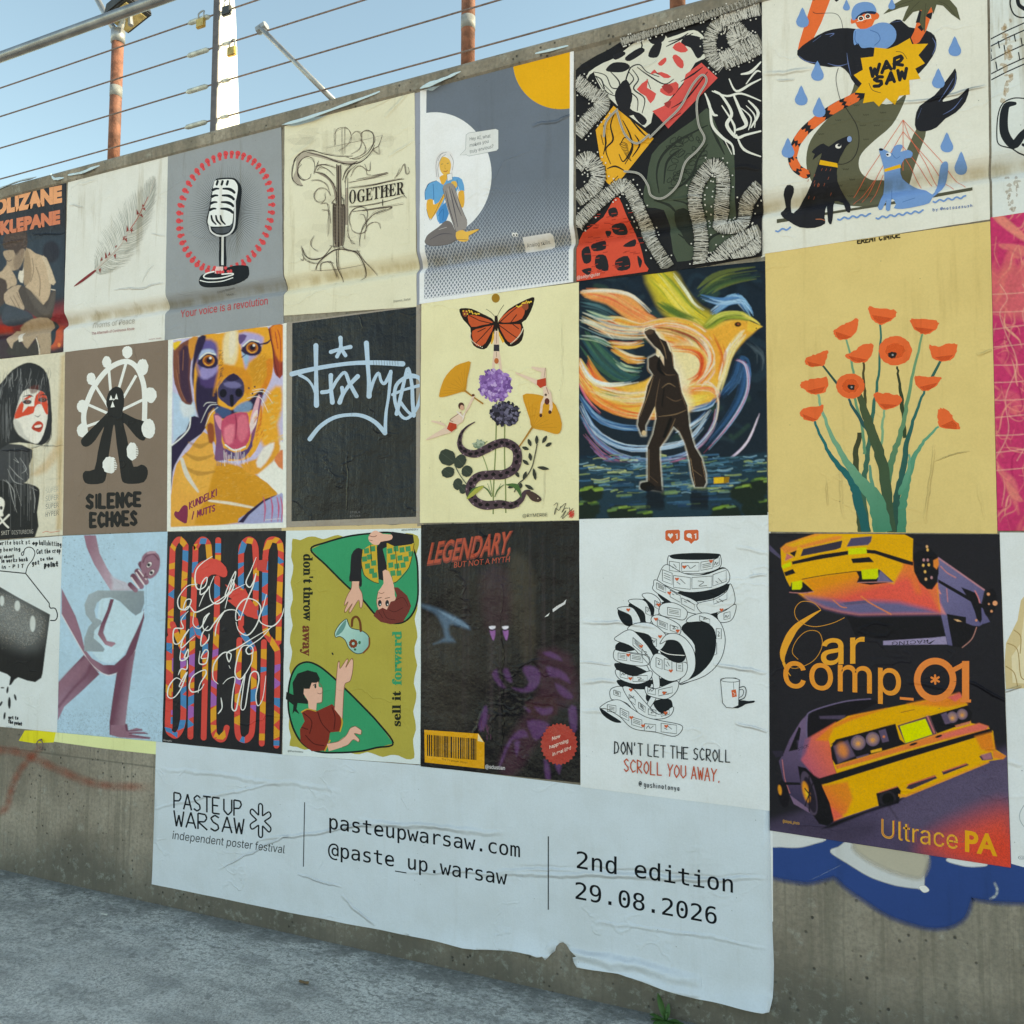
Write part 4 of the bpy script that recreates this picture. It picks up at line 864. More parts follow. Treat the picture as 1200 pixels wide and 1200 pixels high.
# brick wall sketch poster (right edge)
a = Art('pale stained poster with line-drawn bricks and an outlined letter, at the right edge', [(1159, -70), (1470, -145), (1474, 209), (1163, 255)], (1100, 0, 3.5294), 'cdd6d6', .003, stain=.9,
        creases=[(215,200,340,160,.02,.003)])
a.part('brick_drawing')
for y in (160, 190, 250, 305, 330): a.L('22262c', 5, [(210, y+6), (280, y-24-6), (360, y-66)], 0)
for y0, y1, xs_ in ((188, 215, (212, 246, 312)), (215, 245, (213, 270, 340)), (270, 300, (236, 330)),):
    for x in xs_: a.L('22262c', 5, [(x, y0-(x-210)*.42), (x+5, y1-(x-210)*.42)], 0)
a.L('22262c', 6, '300,-20 295,20 310,60 340,75 370,70'); a.L('22262c', 16, '325,-20 330,20 355,40')
a.part('outlined_letter'); a.L('22262c', [14, 34, 38, 34, 22], '315,430 280,440 268,500 275,560 310,600 345,560 365,540'); a.L('22262c', 5, '360,410 310,408 265,430 245,480 240,560 250,600 300,615 330,630 370,640'); a.L('22262c', 12, '348,600 370,610')
a.part('stains')
for k in range(26): a.E('b59b72', rnd(262, 300), rnd(60, 430), rnd(3, 12), rnd(5, 20), n=9, jit=.4, a=.35)
for k in range(20): a.E('a89882', rnd(275, 330), rnd(730, 880), rnd(3, 12), rnd(4, 12), n=9, jit=.4, a=.35)
a.flush()
# ---- middle row
# silence echoes
a = Art('brown poster with a black figure in front of a white ferris wheel', [(77, 411), (197, 398), (196, 622), (74, 627)], (0, 400, 5.0), '7e7064', .002, stain=.2, creases=[(780,30,800,110,.01,.003)])
wh = 'dde3e2'; bk = '252526'
a.part('ferris_wheel')
a.L(wh, 30, '505,545 492,440 515,350 560,255 640,160 735,118 800,150 840,240 850,340 848,470', cap=False)
for p in ('740,130 700,270', '640,170 650,290', '560,260 640,390', '515,370 640,425', '505,500 620,460', '800,200 725,330', '845,340 700,410'): a.L(wh, 16, p, 0, cap=False)
for x, y, rx, ry in ((748, 64, 30, 36), (627, 122, 27, 34), (536, 220, 26, 36), (486, 382, 33, 38), (484, 522, 32, 40), (838, 152, 33, 48), (884, 315, 36, 46)): a.E(wh, x, y, rx, ry, jit=.06)
a.part('black_figure')
a.P(bk, '680,265 715,280 728,320 728,380 720,412 740,425 800,455 850,470 862,500 855,570 835,582 800,560 750,500 725,480 745,560 760,640 785,735 830,722 862,740 868,780 845,825 780,836 730,830 712,800 700,700 685,600 675,500 665,500 650,600 635,700 625,790 605,830 540,838 500,828 486,790 500,760 555,750 575,650 595,560 612,500 560,580 520,615 490,615 476,590 490,560 560,490 620,430 635,405 625,370 628,330 645,290', 2)
a.E(wh, 872, 512, 40, 58, jit=.05)
for q in ('652,315 642,345 664,343', '684,305 674,338 694,340', '662,350 650,388 674,385', '666,335 678,340 664,348'): a.P(wh, q)
a.part('white_hands')
for x, y, rx, ry, t in ((645, 725, 42, 50, 0), (778, 645, 34, 52, 0)):
    a.E(wh, x, y, rx, ry, jit=.06, n=24)
    for k in range(7): a.L('7e7064', 4, [(x+rx*.6, y-30+k*10), (x+rx*1.1, y-32+k*10)], 0, cap=False)
a.part('lettering')
def cut(s_, x0, x1, y0, y1, h):
    ws = {'I': .45}; tot = sum(ws.get(c, 1) for c in s_); x = x0
    for c in s_:
        wd = (x1-x0)/tot*ws.get(c, 1); t = (x-x0)/(x1-x0); yb = y0+(y1-y0)*t; a.H(bk, wd*.42 if c != 'I' else wd*.6, c, x+wd*.14, yb-8, x+wd*.78, yb-8, h-16, jit=.15, sm=0); x += wd
cut('SILENCE', 505, 835, 985, 968, 90); cut('ECHOES', 526, 812, 1094, 1080, 92)
a.flush()

# tag on black
a = Art('black poster framed in taupe with a pale blue marker tag', [(336.5, 378), (492.5, 357), (492.4, 613.5), (336, 618)], (330, 350, 4.4444), '948d83', .002, stain=.1, rough=.27, wrinkle=3.4, spec=.22,
        creases=[(345,800,345,1090,.01,.006), (405,90,425,160,.01,.004), (375,500,372,620,.006,.004)])
a.part('black_field'); a.P('1d1f23', '57,128 702,43 702,1136 53,1160')
a.part('marker_tag'); bl = 'a9c3da'
for wd, p in ((25, '180,245 181,380 183,555'), (25, '55,393 140,372 260,350 380,336 500,334 632,340'), (16, '95,398 140,425 170,470 185,520'), (22, '308,205 310,240 310,258'), (20, '258,278 310,262 360,252'), (18, '310,262 290,302'), (18, '310,258 334,296'),
    (23, '258,400 258,460 266,540'), (20, '212,488 255,478 290,425 330,385 355,440 392,508'), (23, '398,405 355,450 320,500 304,540'), (20, '316,465 318,500 306,535'), (25, '443,232 450,340 457,440 457,508'), (18, '457,505 480,430 506,388 520,430 540,440 570,385'), (18, '570,380 560,500 545,600 541,700'), (22, '148,732 200,668 270,622 345,606 420,610 490,645 540,700'),
    (20, '600,600 615,540 640,430 660,362 680,450 684,540 690,605'), (16, '580,500 640,475 722,452'), (20, '700,405 650,410 600,450 590,520 610,590 650,625 700,580 728,500 728,430 700,405 660,400'), (18, '620,540 660,590 690,610')):
    a.L(bl, [wd*1.05, wd*.8, wd*1.1], p)
for k in range(10): a.L('2b2d31', 2, [(480+k*14, 322+rnd(-2, 2)), (482+k*14, 348)], 0, cap=False, a=.6)
a.part('lettering'); a.T('6d6d70', 'STOLA', 357, 1118, 410, 1117, 11); a.T('6d6d70', 'SZTUKA', 357, 1138, 412, 1137, 11)
a.flush()

# collage with butterfly and snake
a = Art('pale yellow collage poster with a butterfly, acrobats and a snake', [(494.2, 355), (678.5, 331), (678.5, 609.7), (492, 613)], (485, 330, 4.1379), 'dcd9b2', .002, stain=.15, creases=[(720,120,720,600,.01,.002), (630,900,632,1090,.01,.003)])
a.part('gold_dot'); a.E('9a762c', 398, 81, 20, 22)
a.part('butterfly'); k_ = '241d1a'; o_ = 'bf5533'
a.P(k_, '395,205 380,180 330,155 280,132 230,130 222,145 240,185 275,225 275,270 290,310 325,328 355,322 385,270 395,230', 2); a.P(k_, '408,205 420,180 460,135 520,100 575,76 586,88 570,140 545,185 525,200 535,235 525,285 495,310 460,314 430,280 410,235', 2)
for p in ('385,198 330,172 275,162 262,175 280,220 330,212', '388,212 330,225 285,240 288,285 305,312 335,310 360,280', '415,195 440,160 490,125 530,115 540,135 525,180 470,198', '414,205 470,208 515,205 520,240 505,280 470,298 440,270'): a.P(o_, p, 2)
for p in ('240,140 265,145 255,170 240,165', '520,108 550,96 556,130 536,140'): a.P('8e4a32', p, 2)
for p in ('388,210 300,225', '385,205 320,190 270,165', '380,215 330,270 300,300', '390,225 350,300', '350,225 310,245', '415,200 470,150 520,110', '415,205 520,205', '415,212 480,260 510,280', '414,225 450,290', '470,200 500,160', '480,207 510,230'): a.L(k_, 4, p, 0, cap=False)
a.P('d9a63a', '386,240 392,270 380,305 374,300'); a.P('d9a63a', '412,240 440,290 432,300 414,262')
for k in range(16):
    t = k/15; a.E('d8d2bc', 276+t*60-25*math.sin(t*3), 250+t*70, 3, 3, n=6); a.E('d8d2bc', 530-t*60+10*math.sin(t*3), 230+t*72, 3, 3, n=6); a.E('d9b64a', 245+t*70+rnd(-6, 6), 150+t*6+rnd(-12, 8), 4, 4, n=6); a.E('d9b64a', 500+t*70, 118-t*28+rnd(-6, 12), 4, 4, n=6)
a.L(k_, [14, 18, 8], '400,172 401,205 402,245'); a.L(k_, 2, '396,172 375,150 352,134'); a.L(k_, 2, '405,170 420,140 438,113')
a.part('acrobat'); sk = 'd9c2b0'; sd_ = '9f8273'
a.P(sk, '392,240 410,240 416,310 388,310'); a.P('34323a', '389,306 415,306 416,338 388,338'); a.P(sk, '388,338 416,338 420,360 426,400 430,440 418,440 412,400 394,400 392,440 380,440 382,395'); a.E('b5663c', 402, 385, 11, 14); a.L(sd_, 3, '402,245 402,300'); a.L(sd_, 3, '402,342 402,365')
a.part('scabious_flower')
def bloom(cx, cy, rx, ry, cols, n):
    a.E(cols[0], cx, cy, rx*.9, ry*.9, jit=.08)
    for k in range(n):
        t = rnd(0, 6.283); r = math.sqrt(rnd(0, 1)); a.E(random.choice(cols), cx+rx*r*math.cos(t), cy+ry*r*math.sin(t), rnd(6, 12), rnd(5, 9), rnd(0, 180), 7, jit=.2)
a.L('7d8a58', 6, '403,575 398,800 388,1000 386,1125'); a.L('7d8a58', 6, '442,695 441,850 446,1000 447,1120'); a.L('8d9a6a', 5, '335,845 355,900 375,980 382,1040')
bloom(396, 502, 80, 78, ['7d5aa0', '9a7ac0', 'b79fd2', '6a4a8c', '8f6db4'], 190)
a.part('dark_flower'); bloom(445, 643, 74, 58, ['2c2a36', '3c3a4a', '4d4a60', '232029', '6a6880'], 150)
a.part('flower_bud'); bloom(320, 790, 24, 20, ['8a9a86', '6e8370', 'a3b09c'], 26); a.L('7d8a58', 3, '345,785 358,775'); a.L('7d8a58', 3, '340,800 356,792')
a.part('ginkgo_leaf'); gk = 'cb922f'
a.P(gk, '278,392 262,470 254,530 235,535 180,552 130,562 126,545 138,500 160,455 205,410 250,393', 2); a.L('a87a34', [10, 6, 8], '250,530 290,560 336,592'); 
for k in range(9): a.L('b27f2a', 1.6, [(250, 528), (130+k*17, 548-k*18)], 0, cap=False)
a.part('ginkgo_leaf'); a.P(gk, '530,552 575,545 640,560 690,600 720,690 708,735 680,738 630,722 575,710 565,670 545,610', 2); a.L('a87a34', [10, 5], '576,708 545,755 512,802')
for k in range(9): a.L('b27f2a', 1.6, [(576, 708), (536+k*20, 556+k*19)], 0, cap=False)
a.part('acrobat')
a.P(sk, '238,650 262,610 286,558 292,552 296,560 272,612 250,645 240,680 215,695 190,730 150,742 70,768 66,762 120,728 165,700 180,675 205,650 222,635 230,628', 2); a.P('b5432e', '175,682 210,692 210,712 185,730 162,715'); a.P(sk, '160,705 120,690 86,680 90,674 130,680 150,690'); a.E('4a2f28', 232, 604, 14, 17); a.E('c9a08a', 236, 612, 10, 13); a.L(sd_, 4, '230,636 200,655 178,672 192,680'); a.L('efe8e0', 6, '212,632 240,656'); a.L('efe8e0', 5, '248,640 240,668')
a.E('5d3a2e', 290, 552, 7, 6)
a.part('acrobat')
a.P(sk, '495,440 540,455 600,478 615,480 622,440 600,434 572,420 574,412 610,418 642,420 642,470 645,510 668,540 672,570 676,610 668,640 658,640 660,600 650,580 640,580 628,600 624,640 612,640 618,590 632,560 628,515 600,505 560,480 497,448', 0); a.P('b5432e', '600,478 642,468 644,505 615,517 598,500'); a.E('5b2f28', 648, 582, 12, 16); a.L(sd_, 4, '645,515 655,545'); a.L(sd_, 3, '640,420 634,465'); a.E('4a2f28', 618, 650, 7, 9); a.E('4a2f28', 662, 634, 8, 9); a.E('55423a', 642, 550, 6, 6)
a.part('dark_leaves')
for x, y, rx, ry, t in ((165, 853, 42, 38, 40), (227, 872, 27, 36, 30), (168, 925, 32, 26, -15), (260, 920, 26, 28, 30), (215, 982, 22, 29, 10), (242, 1006, 18, 24, 20)): a.E('39423a', x, y, rx, ry, t, jit=.05); a.L('525c50', 1.5, [(x-rx*.6, y-ry*.5), (x+rx*.6, y+ry*.5)], 0, cap=False)
a.L('5a6150', 4, '200,890 230,945 272,1000')
for x, y, t, l in ((570, 800, 250, 40), (598, 792, 270, 46), (625, 785, 300, 44), (640, 800, 330, 36), (560, 815, 200, 36), (570, 870, 260, 40), (560, 890, 220, 40), (582, 905, 80, 60), (600, 900, 10, 60), (548, 920, 110, 46), (512, 950, 240, 36), (540, 985, 30, 50), (500, 985, 160, 46), (520, 975, 90, 30)):
    c, s_ = math.cos(R(t)), math.sin(R(t)); a.P('3a3d36', [(x, y), (x+c*l*.5-s_*9, y+s_*l*.5+c*9), (x+c*l, y+s_*l), (x+c*l*.5+s_*9, y+s_*l*.5-c*9)], 2)
a.L('4a4a3e', 5, '600,790 590,840 575,900 545,950 510,980 490,1020')
a.part('snake'); sn = '292024 '.strip()
S1 = spline(pts('298,682 260,705 232,740 225,790 250,825 300,836 350,815 400,790 450,783 495,810 505,855 490,905 440,935 380,938 320,945 285,975 275,1020 300,1065 350,1085 420,1080 480,1085 520,1060 540,1025 560,1018'), False, 7)
a.L('4b3c44', [4, 10, 20, 34, 38, 40, 42, 42, 44, 44, 46, 42, 44, 44, 44, 40, 30, 22, 18], S1, sm=0)
for k in range(34):
    i = int(8+k*(len(S1)-22)/34); d = S1[i+2]-S1[i]; d = d/np.hypot(*d); nn = np.array([d[1], -d[0]]); sg = 1 if k % 2 else -1; sz = min(1, k/8+.3)
    a.P('1f1a1d', [S1[i]-d*12, S1[i]+nn*sg*13*sz, S1[i]+d*12, S1[i]-nn*sg*5*sz], 2); a.P('8a7480', [S1[i]+nn*sg*-19*sz-d*7, S1[i]-nn*sg*11*sz, S1[i]-nn*sg*19*sz+d*7])
a.P('4b3c36', '545,1020 575,1018 610,1040 622,1058 605,1070 575,1062 560,1045', 2); a.E('d0c4a8', 604, 1052, 3, 3, n=8)
a.part('grass_leaves')
for p, wd in (('260,1050 290,1010 340,990', [3, 12, 2]), ('450,985 500,995 525,1050', [3, 26, 2]), ('330,990 360,1010 380,1045', [2, 7, 3]), ('440,985 410,1010 395,1045', [2, 7, 3]), ('425,980 405,1020', [2, 5, 2]), ('360,980 378,1030', [2, 5, 2])): a.L('4c6b3e', wd, p, cap=False)
a.P('a3a650', '258,1052 300,1005 345,990 310,1025 275,1050', 2)
a.part('lettering'); a.T('5a5848', '@RYMERBE', 530, 1143, 650, 1138, 16)
for p in ('680,1085 700,1075 685,1130 690,1100 705,1110 715,1090', '710,1100 740,1075 720,1120 735,1100 750,1100', '715,1145 740,1110 722,1150 745,1130 760,1120 755,1095', '745,1125 775,1100'): a.L('2c2a26', 2.5, p)
for k in range(10): a.L('c0453c', 3, [(752+rnd(0, 28), 1108+rnd(0, 40)), (752+rnd(0, 28), 1108+rnd(0, 40)), (752+rnd(0, 28), 1108+rnd(0, 40))])
a.flush()

# poppies
a = Art('yellow poster with a bunch of thirteen orange poppies', [(896.8, 296.5), (1160.3, 259.5), (1168.6, 625.3), (901, 623)], (890, 260, 3.1579), 'd4bf80', .002, stain=.3,
        creases=[(810,490,860,475,.012,.004), (300,880,312,1100,.012,.003), (640,820,612,1120,.012,.004), (250,950,252,1060,.01,.003), (640,885,775,850,.006,.003), (820,960,835,1100,.01,.002)])
a.part('stems')
for c, c2, wd, p in (('54492f', '3f4a30', [8, 10, 12], '385,520 388,610 390,690'), ('3d3f2c', '45553c', [16, 24, 30], '372,780 355,880 370,1050 378,1150'), ('2f6f66', '3d5c48', [7, 9, 16, 20, 26], '448,375 445,500 430,640 412,770 395,900 385,1000 400,1150'), ('6f9a7a', '5a8a6c', [7, 9, 10, 12], '322,435 345,540 352,640 380,760 390,860'),
    ('5b8f7a', '4d8068', [8, 16, 26, 34], '410,900 420,1000 436,1080 440,1150'), ('3a3f2e', '33462f', [7, 10, 16, 14], '508,535 520,600 530,690 540,800'), ('84a985', '6b9a7a', [7, 10, 8], '464,690 455,760 452,850'), ('6d9a76', '3f6a50', [7, 12, 18, 26, 30], '600,415 570,560 545,680 520,790 490,880 470,1000 478,1110'),
    ('2a6a66', '2c4a40', [8, 12, 22, 26, 32], '612,625 575,720 545,820 525,950 505,1050 520,1150'), ('2f6058', '2f6058', [9, 11], '668,515 640,575'), ('5d9a80', '3f7f66', [7, 12, 24, 28, 34], '662,758 610,810 570,880 545,970 530,1060 525,1155'), ('6aa28a', '4a8a70', [7, 9, 16, 22, 14], '555,860 550,930 520,1010'),
    ('2b4f46', '2a4f4a', [7, 9], '235,532 285,600'), ('29575a', '2e4a44', [8, 14, 24, 32], '328,655 380,740 420,800 455,890'), ('47543a', '39523f', [20, 34, 38, 40, 34], '372,640 395,720 425,800 455,900 470,1010 490,1150'),
    ('1f6a6c', '1f5a5c', [8, 12, 20, 32, 36, 30], '203,738 250,840 300,910 345,965 368,1040 395,1150'), ('7aa88a', '3f8068', [8, 12, 22, 38, 60, 70], '216,638 250,750 310,870 370,955 430,1030 455,1150')):
    q = spline(pts(p), False, 6); a.L(c, wd, [v+np.array([rnd(-3, 3), 0]) for v in q], sm=0, c2=c2, cap=False)
PP = 'e2683a'
def ragged(pp, j=3): 
    q = spline(pts(pp), True, 4); return [v+np.array([rnd(-j, j), rnd(-j, j)]) for v in q]
for p in ('405,316 430,318 465,320 495,326 509,335 500,355 478,370 445,380 418,362 408,340', '274,402 300,388 330,370 362,360 362,390 345,425 315,438 285,432 276,415', '560,362 590,360 630,362 662,370 655,395 630,412 605,416 580,404 565,385', '168,512 185,497 215,490 250,475 250,500 238,530 205,537 178,532',
    '318,493 350,478 385,455 418,452 420,480 405,510 370,523 335,512', '627,458 660,462 700,450 732,455 725,490 705,512 670,517 640,500', '152,600 180,585 215,580 252,576 252,605 238,632 200,638 168,625', '572,575 600,572 635,575 668,574 668,590 645,615 610,628 585,610',
    '150,706 165,690 200,686 236,678 235,700 218,732 190,738 160,725', '422,636 455,634 500,640 526,652 518,676 490,690 460,693 435,670', '660,700 675,690 705,705 718,730 740,750 738,770 700,768 665,755 660,725'):
    a.part('poppy'); a.P(PP, ragged(p)); c = pts(p).mean(0); q = pts(p); a.P('c9572f', [c+(v-c)*.8+np.array([0, 5]) for v in q if v[1] > c[1]-4] if sum(q[:, 1] > c[1]-4) > 2 else q, a=.45)
for x, y, r, p in ((337, 608, 50, 0), (503, 478, 58, 0)):
    a.part('poppy'); a.E(PP, x, y, r*1.05, r*.94, n=40, jit=.035); a.E('d4602f', x, y, r*.6, r*.5, n=30, jit=.1, a=.4); cx, cy = (341, 612) if x < 400 else (493, 493); a.E('2b2523', cx, cy, r*.26, r*.22, n=14, jit=.25); a.E('8d8d92', cx, cy, 4, 4, n=8)
a.part('lettering'); a.H('3a3322', 5, 'JEREMI CIMIUE', 348, 84, 520, 58, 19, jit=.3, sm=0, gap=1)
a.flush()
# ---- bottom row, printed in flat inks
# pink contortionist
a = Art('light blue poster with a mauve twisted figure and grey shapes', [(73.5, 628), (196.7, 623), (190.5, 869.6), (67.2, 858.3)], (0, 620, 4.6154), 'a9c9de', .0016, stain=.12, ras=1.35, creases=[(800,60,790,520,.01,.002)])
a.speck('3f5060', .6, 1, ['340,30 620,25 620,180 520,330 340,330'], .972, 3); a.speck('3f5060', .5, 2, ['340,30 700,25 560,300 340,280'], .985, 5); a.speck('61707e', .55, 1, ['310,1000 900,990 900,1150 310,1110'], .84, 4); a.speck('61707e', .35, 1, ['310,960 900,960 900,1010 310,1010'], .9, 14)
mv, md, ml = '8d6a7c', '6b4457', 'a78a9b'
a.P(mv, '455,33 520,33 540,130 580,210 615,265 680,290 720,330 600,332 560,270 510,190 470,100', grad=('b3a0b0', (470, 150, 640, 190)))
a.P('b7b9c8', '600,250 640,275 700,295 712,330 606,332 612,290', soft=22)
a.P(mv, '335,320 370,390 410,470 440,560 460,650 500,700 560,735 620,735 680,680 730,560 780,430 782,480 760,560 735,650 690,730 640,775 590,790 530,770 480,720 440,650 390,560 335,460', grad=(md, (430, 500, 480, 480)))
a.L('e5dfe4', 4, '335,462 390,560 450,665 500,735 560,782 600,790 650,768 700,710 735,655', a=.9)
a.P(md, '455,680 540,785 440,880 350,960 314,1035 316,830 370,770', grad=('94768a', (500, 700, 330, 960))); a.P(mv, '470,690 490,730 440,800 370,850 316,905 316,830 380,760', soft=26, a=.75); a.L(md, 14, '320,960 400,860 470,790 490,740', soft=14, a=.7)
a.P(md, '632,780 735,655 722,730 705,850 690,960 680,1050 688,1090 740,1125 820,1132 650,1128 594,1112 594,1040 610,920', grad=('a58a9a', (640, 900, 730, 920)))
a.P(mv, '600,1060 680,1060 690,1090 740,1075 770,1082 770,1090 700,1095 780,1096 800,1104 705,1108 815,1126 810,1136 690,1130 600,1112', 0); a.L(md, 5, '690,1092 770,1088'); a.L(md, 5, '700,1104 800,1106'); a.L(md, 5, '700,1116 812,1130'); a.L(md, 14, '684,1060 688,1085', soft=6)
a.P('b9d5e4', '540,370 620,372 690,430 730,470 782,440 770,480 735,560 690,650 640,715 590,728 540,712 500,670 520,560', soft=5)
gr_ = '97a6ae'
a.P(gr_, '780,334 782,400 765,450 735,468 700,440 650,390 600,370 555,375 525,400 512,440 520,480 550,495 552,512 510,560 540,610 568,650 560,664 456,660 458,590 480,530 500,508 465,460 458,410 480,355 530,332', grad=('7c8b94', (500, 340, 760, 460)))
a.P('b9d5e4', '545,515 512,548 508,590 565,640 575,560', soft=4, a=.9)
a.P(md, '598,378 618,380 600,440 570,520 560,560 580,605 620,612 628,620 605,638 570,625 530,570 545,520 580,440', grad=('a4808f', (560, 500, 600, 640)))
a.P(mv, '700,300 740,320 730,332 705,320', 0)
for p, w_ in (('705,300 735,330', 26), ('722,255 765,310', 30), ('745,230 790,285', 34), ('765,190 800,250', 34)): a.L(md, w_, p, c2=mv)
for p in ('712,262 752,318', '738,236 780,300', '752,222 792,272'): a.L('e0d6da', 7, p)
a.P(mv, '765,190 770,150 795,125 830,120 860,140 868,180 858,230 830,262 800,268 770,240', 2); a.L(md, 8, '775,180 790,150 830,135 858,165', soft=8); a.L('b597a6', 10, '800,130 840,125', soft=8)
for x, y in ((808, 193), (822, 235)): a.E('d8d4d6', x, y, 19, 13, -50); a.E(md, x, y, 19, 13, -50, ring=4); a.E('2b2a33', x-2, y+1, 9, 9)
a.L(md, 7, '790,240 782,262 800,258', soft=4)
a.clouds(.10, 3, 3); a.bake(); a.flush()

# call me / pill letters
a = Art('black poster with tall pill shaped letters in red and blue under white scribbled writing', [(196.7, 623.4), (335.5, 622), (330.1, 883.7), (190.4, 869.4)], (185, 610, 4.2857), '25252a', .0016, stain=.08, rough=.4, wrinkle=1.6)
rd, ye, bl, pu = 'd04a44', 'd79b34', '3f80b4', '9a5fae'
a.part('pill_letters')
def pill(p, wd, seed):
    r = random.Random(seed); q = spline(pts(p), False, 8); q = np.vstack([q[:1]]+[np.linspace(x, y, max(2, int(np.hypot(*(y-x))/5)))[1:] for x, y in zip(q, q[1:])])
    a.L(rd, wd, q, sm=0)
    m = len(q); i = r.randint(2, 8); y = a.layer
    while i < m-4:
        l = r.randint(4, 11); c = r.choice([ye, ye, bl, bl, rd, ye, pu if q[min(i, m-1)][1] > 620 else ye]); j = min(i+l, m-1); d = q[j]-q[i]; d = d/max(1, np.hypot(*d)); nn = np.array([d[1], -d[0]])*wd/2; o, o2 = d*r.uniform(-14, 14), d*r.uniform(-14, 14)
        a.P(c, [q[i]+nn-o, q[i]-nn+o, q[j]-nn+o2, q[j]+nn-o2] if i > 3 and j < m-4 else [q[i]+nn, q[i]-nn, q[j]-nn, q[j]+nn]); i = j+r.randint(1, 9)
for k, p in enumerate(('60,1040 66,600 72,540', '64,560 74,180 80,130 107,95 136,120 140,170 128,500 130,900 125,1020 100,1075 75,1075 52,1040 55,900 60,590', '75,520 100,580 125,640', '165,1085 175,600 190,180 195,130 225,95 255,120 262,200', '188,500 205,570 235,600 240,700 232,1090', '305,98 304,200', '300,290 296,560 284,800 282,1040 300,1090 330,1095 348,1040', '420,520 420,180 430,120 460,95 488,120 495,200 492,480',
    '415,540 440,590 480,640 485,720 478,1020 460,1090 425,1100 402,1060 402,900 412,600', '535,610 530,900 524,1120', '542,180 555,110 582,95 612,110 620,170 612,400 608,610', '542,190 540,520 560,590 600,640 602,800 598,1130')): pill(p, 29, k+3)
a.part('red_cap'); a.P(rd, '178,270 200,220 250,195 300,195 345,235 350,275 330,285 290,270 260,280 230,320 190,310', 2)
a.part('red_hand'); a.P(rd, '340,320 360,330 380,350 395,350 385,310 400,325 410,345 430,350 440,340 455,370 470,400 500,440 505,495 450,480 400,440 350,400 375,395 345,375 370,370', 0); a.P('c04440', '500,200 555,195 545,260 500,250')
a.part('white_scribble'); wh = 'e8ebea'
for p in ('276,180 230,210 195,250 190,310 205,345 240,330 250,285 225,310 215,370 245,355 260,330 230,380 210,430', '285,280 262,340 270,400 300,418 340,390 385,300 392,255 360,320 340,380 370,360 385,320 375,300 350,400 340,440', '496,185 470,250 445,310 465,335 485,300 495,265 480,330 450,400 425,470 415,500', '200,320 150,330 105,390 110,440 150,445 170,400 145,400 130,450 160,430 190,460 240,440 310,400 380,350 440,320',
    '420,490 395,500 400,440 440,395 490,400 520,440 500,520 455,575 410,555 395,510', '548,370 530,440 510,490 530,520 580,530 620,490 636,440', '185,460 180,520 215,540 250,480 262,465 235,490 230,540 260,550 290,510 340,455 390,450 415,480', '155,455 120,500 130,540 85,545 82,610 110,615 160,545 130,590 120,640 165,600 190,580', '290,580 300,520 340,450', '255,530 225,570 220,630 255,600 260,570', '575,530 520,590 450,640 455,670 480,660 470,630 420,640 390,760 420,795 470,720 480,660',
    '575,535 480,590 400,640 350,665 360,710 370,670 330,665 285,720 280,790 305,820', '120,640 115,700 150,690 155,645 135,690 160,680', '215,655 210,715 245,715 256,660 240,650 220,690 250,690', '150,700 148,745 120,745 105,775', '130,810 95,790 60,830 52,880 80,890 115,850 150,760 110,830 130,830', '205,865 215,820 245,770 235,750 180,780 160,830 175,860 215,850 235,820', '330,820 355,795 390,790 380,860 375,940 395,950 410,880 440,770 430,850 420,940 440,940 455,850 470,770 500,760 510,800 495,880 505,930 530,890 545,780', '305,970 325,940 320,890', '360,728 366,742'):
    a.L(wh, [3, 7, 5, 7, 3], p)
a.part('lettering'); a.T('b9babb', '@tomkaifor', 30, 1105, 74, 1111, 8)
a.flush()

# don't throw away
a = Art('olive and white poster with two cartoon people passing a jug, lettering turned sideways', [(335.2, 621.9), (494, 619), (492.7, 895.7), (331.2, 884.3)], (330, 610, 4.2105), 'cfdde0', .0016, stain=.08)
gn, dk, ol = '2f9468', '1c2421', 'a9a04a'
wv = lambda x0, y0, x1, y1, n, am: [(x0+(x1-x0)*i/n+(am*math.sin(i*1.9) if abs(x1-x0) < abs(y1-y0) else 0), y0+(y1-y0)*i/n+(am*math.sin(i*1.9) if abs(x1-x0) > abs(y1-y0) else 0)) for i in range(n)]
a.part('olive_field'); a.P(ol, wv(55, 90, 655, 62, 16, 9)+wv(672, 75, 655, 1170, 24, 8)+wv(655, 1172, 38, 1115, 16, 9)+wv(40, 1110, 55, 95, 24, 7), 2)
a.part('green_frame'); q = '145,142 220,108 330,78 440,64 540,60 620,90 665,180 674,300 670,400 640,470 590,505 520,500 460,460 400,390 320,320 220,220'; a.P(gn, q, 0); a.L(dk, 9, q, closed=True)
a.part('green_frame'); q = '552,1100 470,1120 390,1138 280,1145 180,1140 110,1105 65,1040 38,950 34,860 45,780 75,720 125,698 180,715 240,760 320,835 400,915 480,1000'; a.P(gn, q, 0); a.L(dk, 9, q, closed=True)
sk, hair = 'e8b9a5', '6f3531'
a.part('upside_down_person')
a.P('26262b', '545,55 650,70 655,110 600,128 530,125 500,140 522,230 520,300 480,290 470,140 480,100 530,90', 0); a.P('26262b', '345,170 370,138 395,140 420,170 395,240 398,300 392,330 370,302 335,300 340,250', 2)
a.P('c3a43c', '400,145 440,120 470,115 475,230 480,310 450,300 410,270 395,210', 0); a.P('c3a43c', '520,110 560,128 655,115 655,150 630,230 570,300 540,310 520,260', 0)
for x, y in ((420, 150), (450, 140), (435, 180), (410, 190), (455, 210), (425, 225), (445, 250), (460, 270), (535, 150), (565, 140), (595, 145), (625, 140), (550, 180), (585, 185), (615, 190), (540, 220), (570, 225), (600, 220), (550, 260), (580, 260), (640, 165), (535, 285)): a.P('3d8b5d', [(x-13, y-11), (x+11, y-15), (x+14, y+11), (x-11, y+14)])
for p in ('400,145 395,210 410,270 450,300 480,310', '655,115 630,230 570,300 540,310', '440,120 445,200', '560,128 575,250'): a.L('3a3320', 3, p)
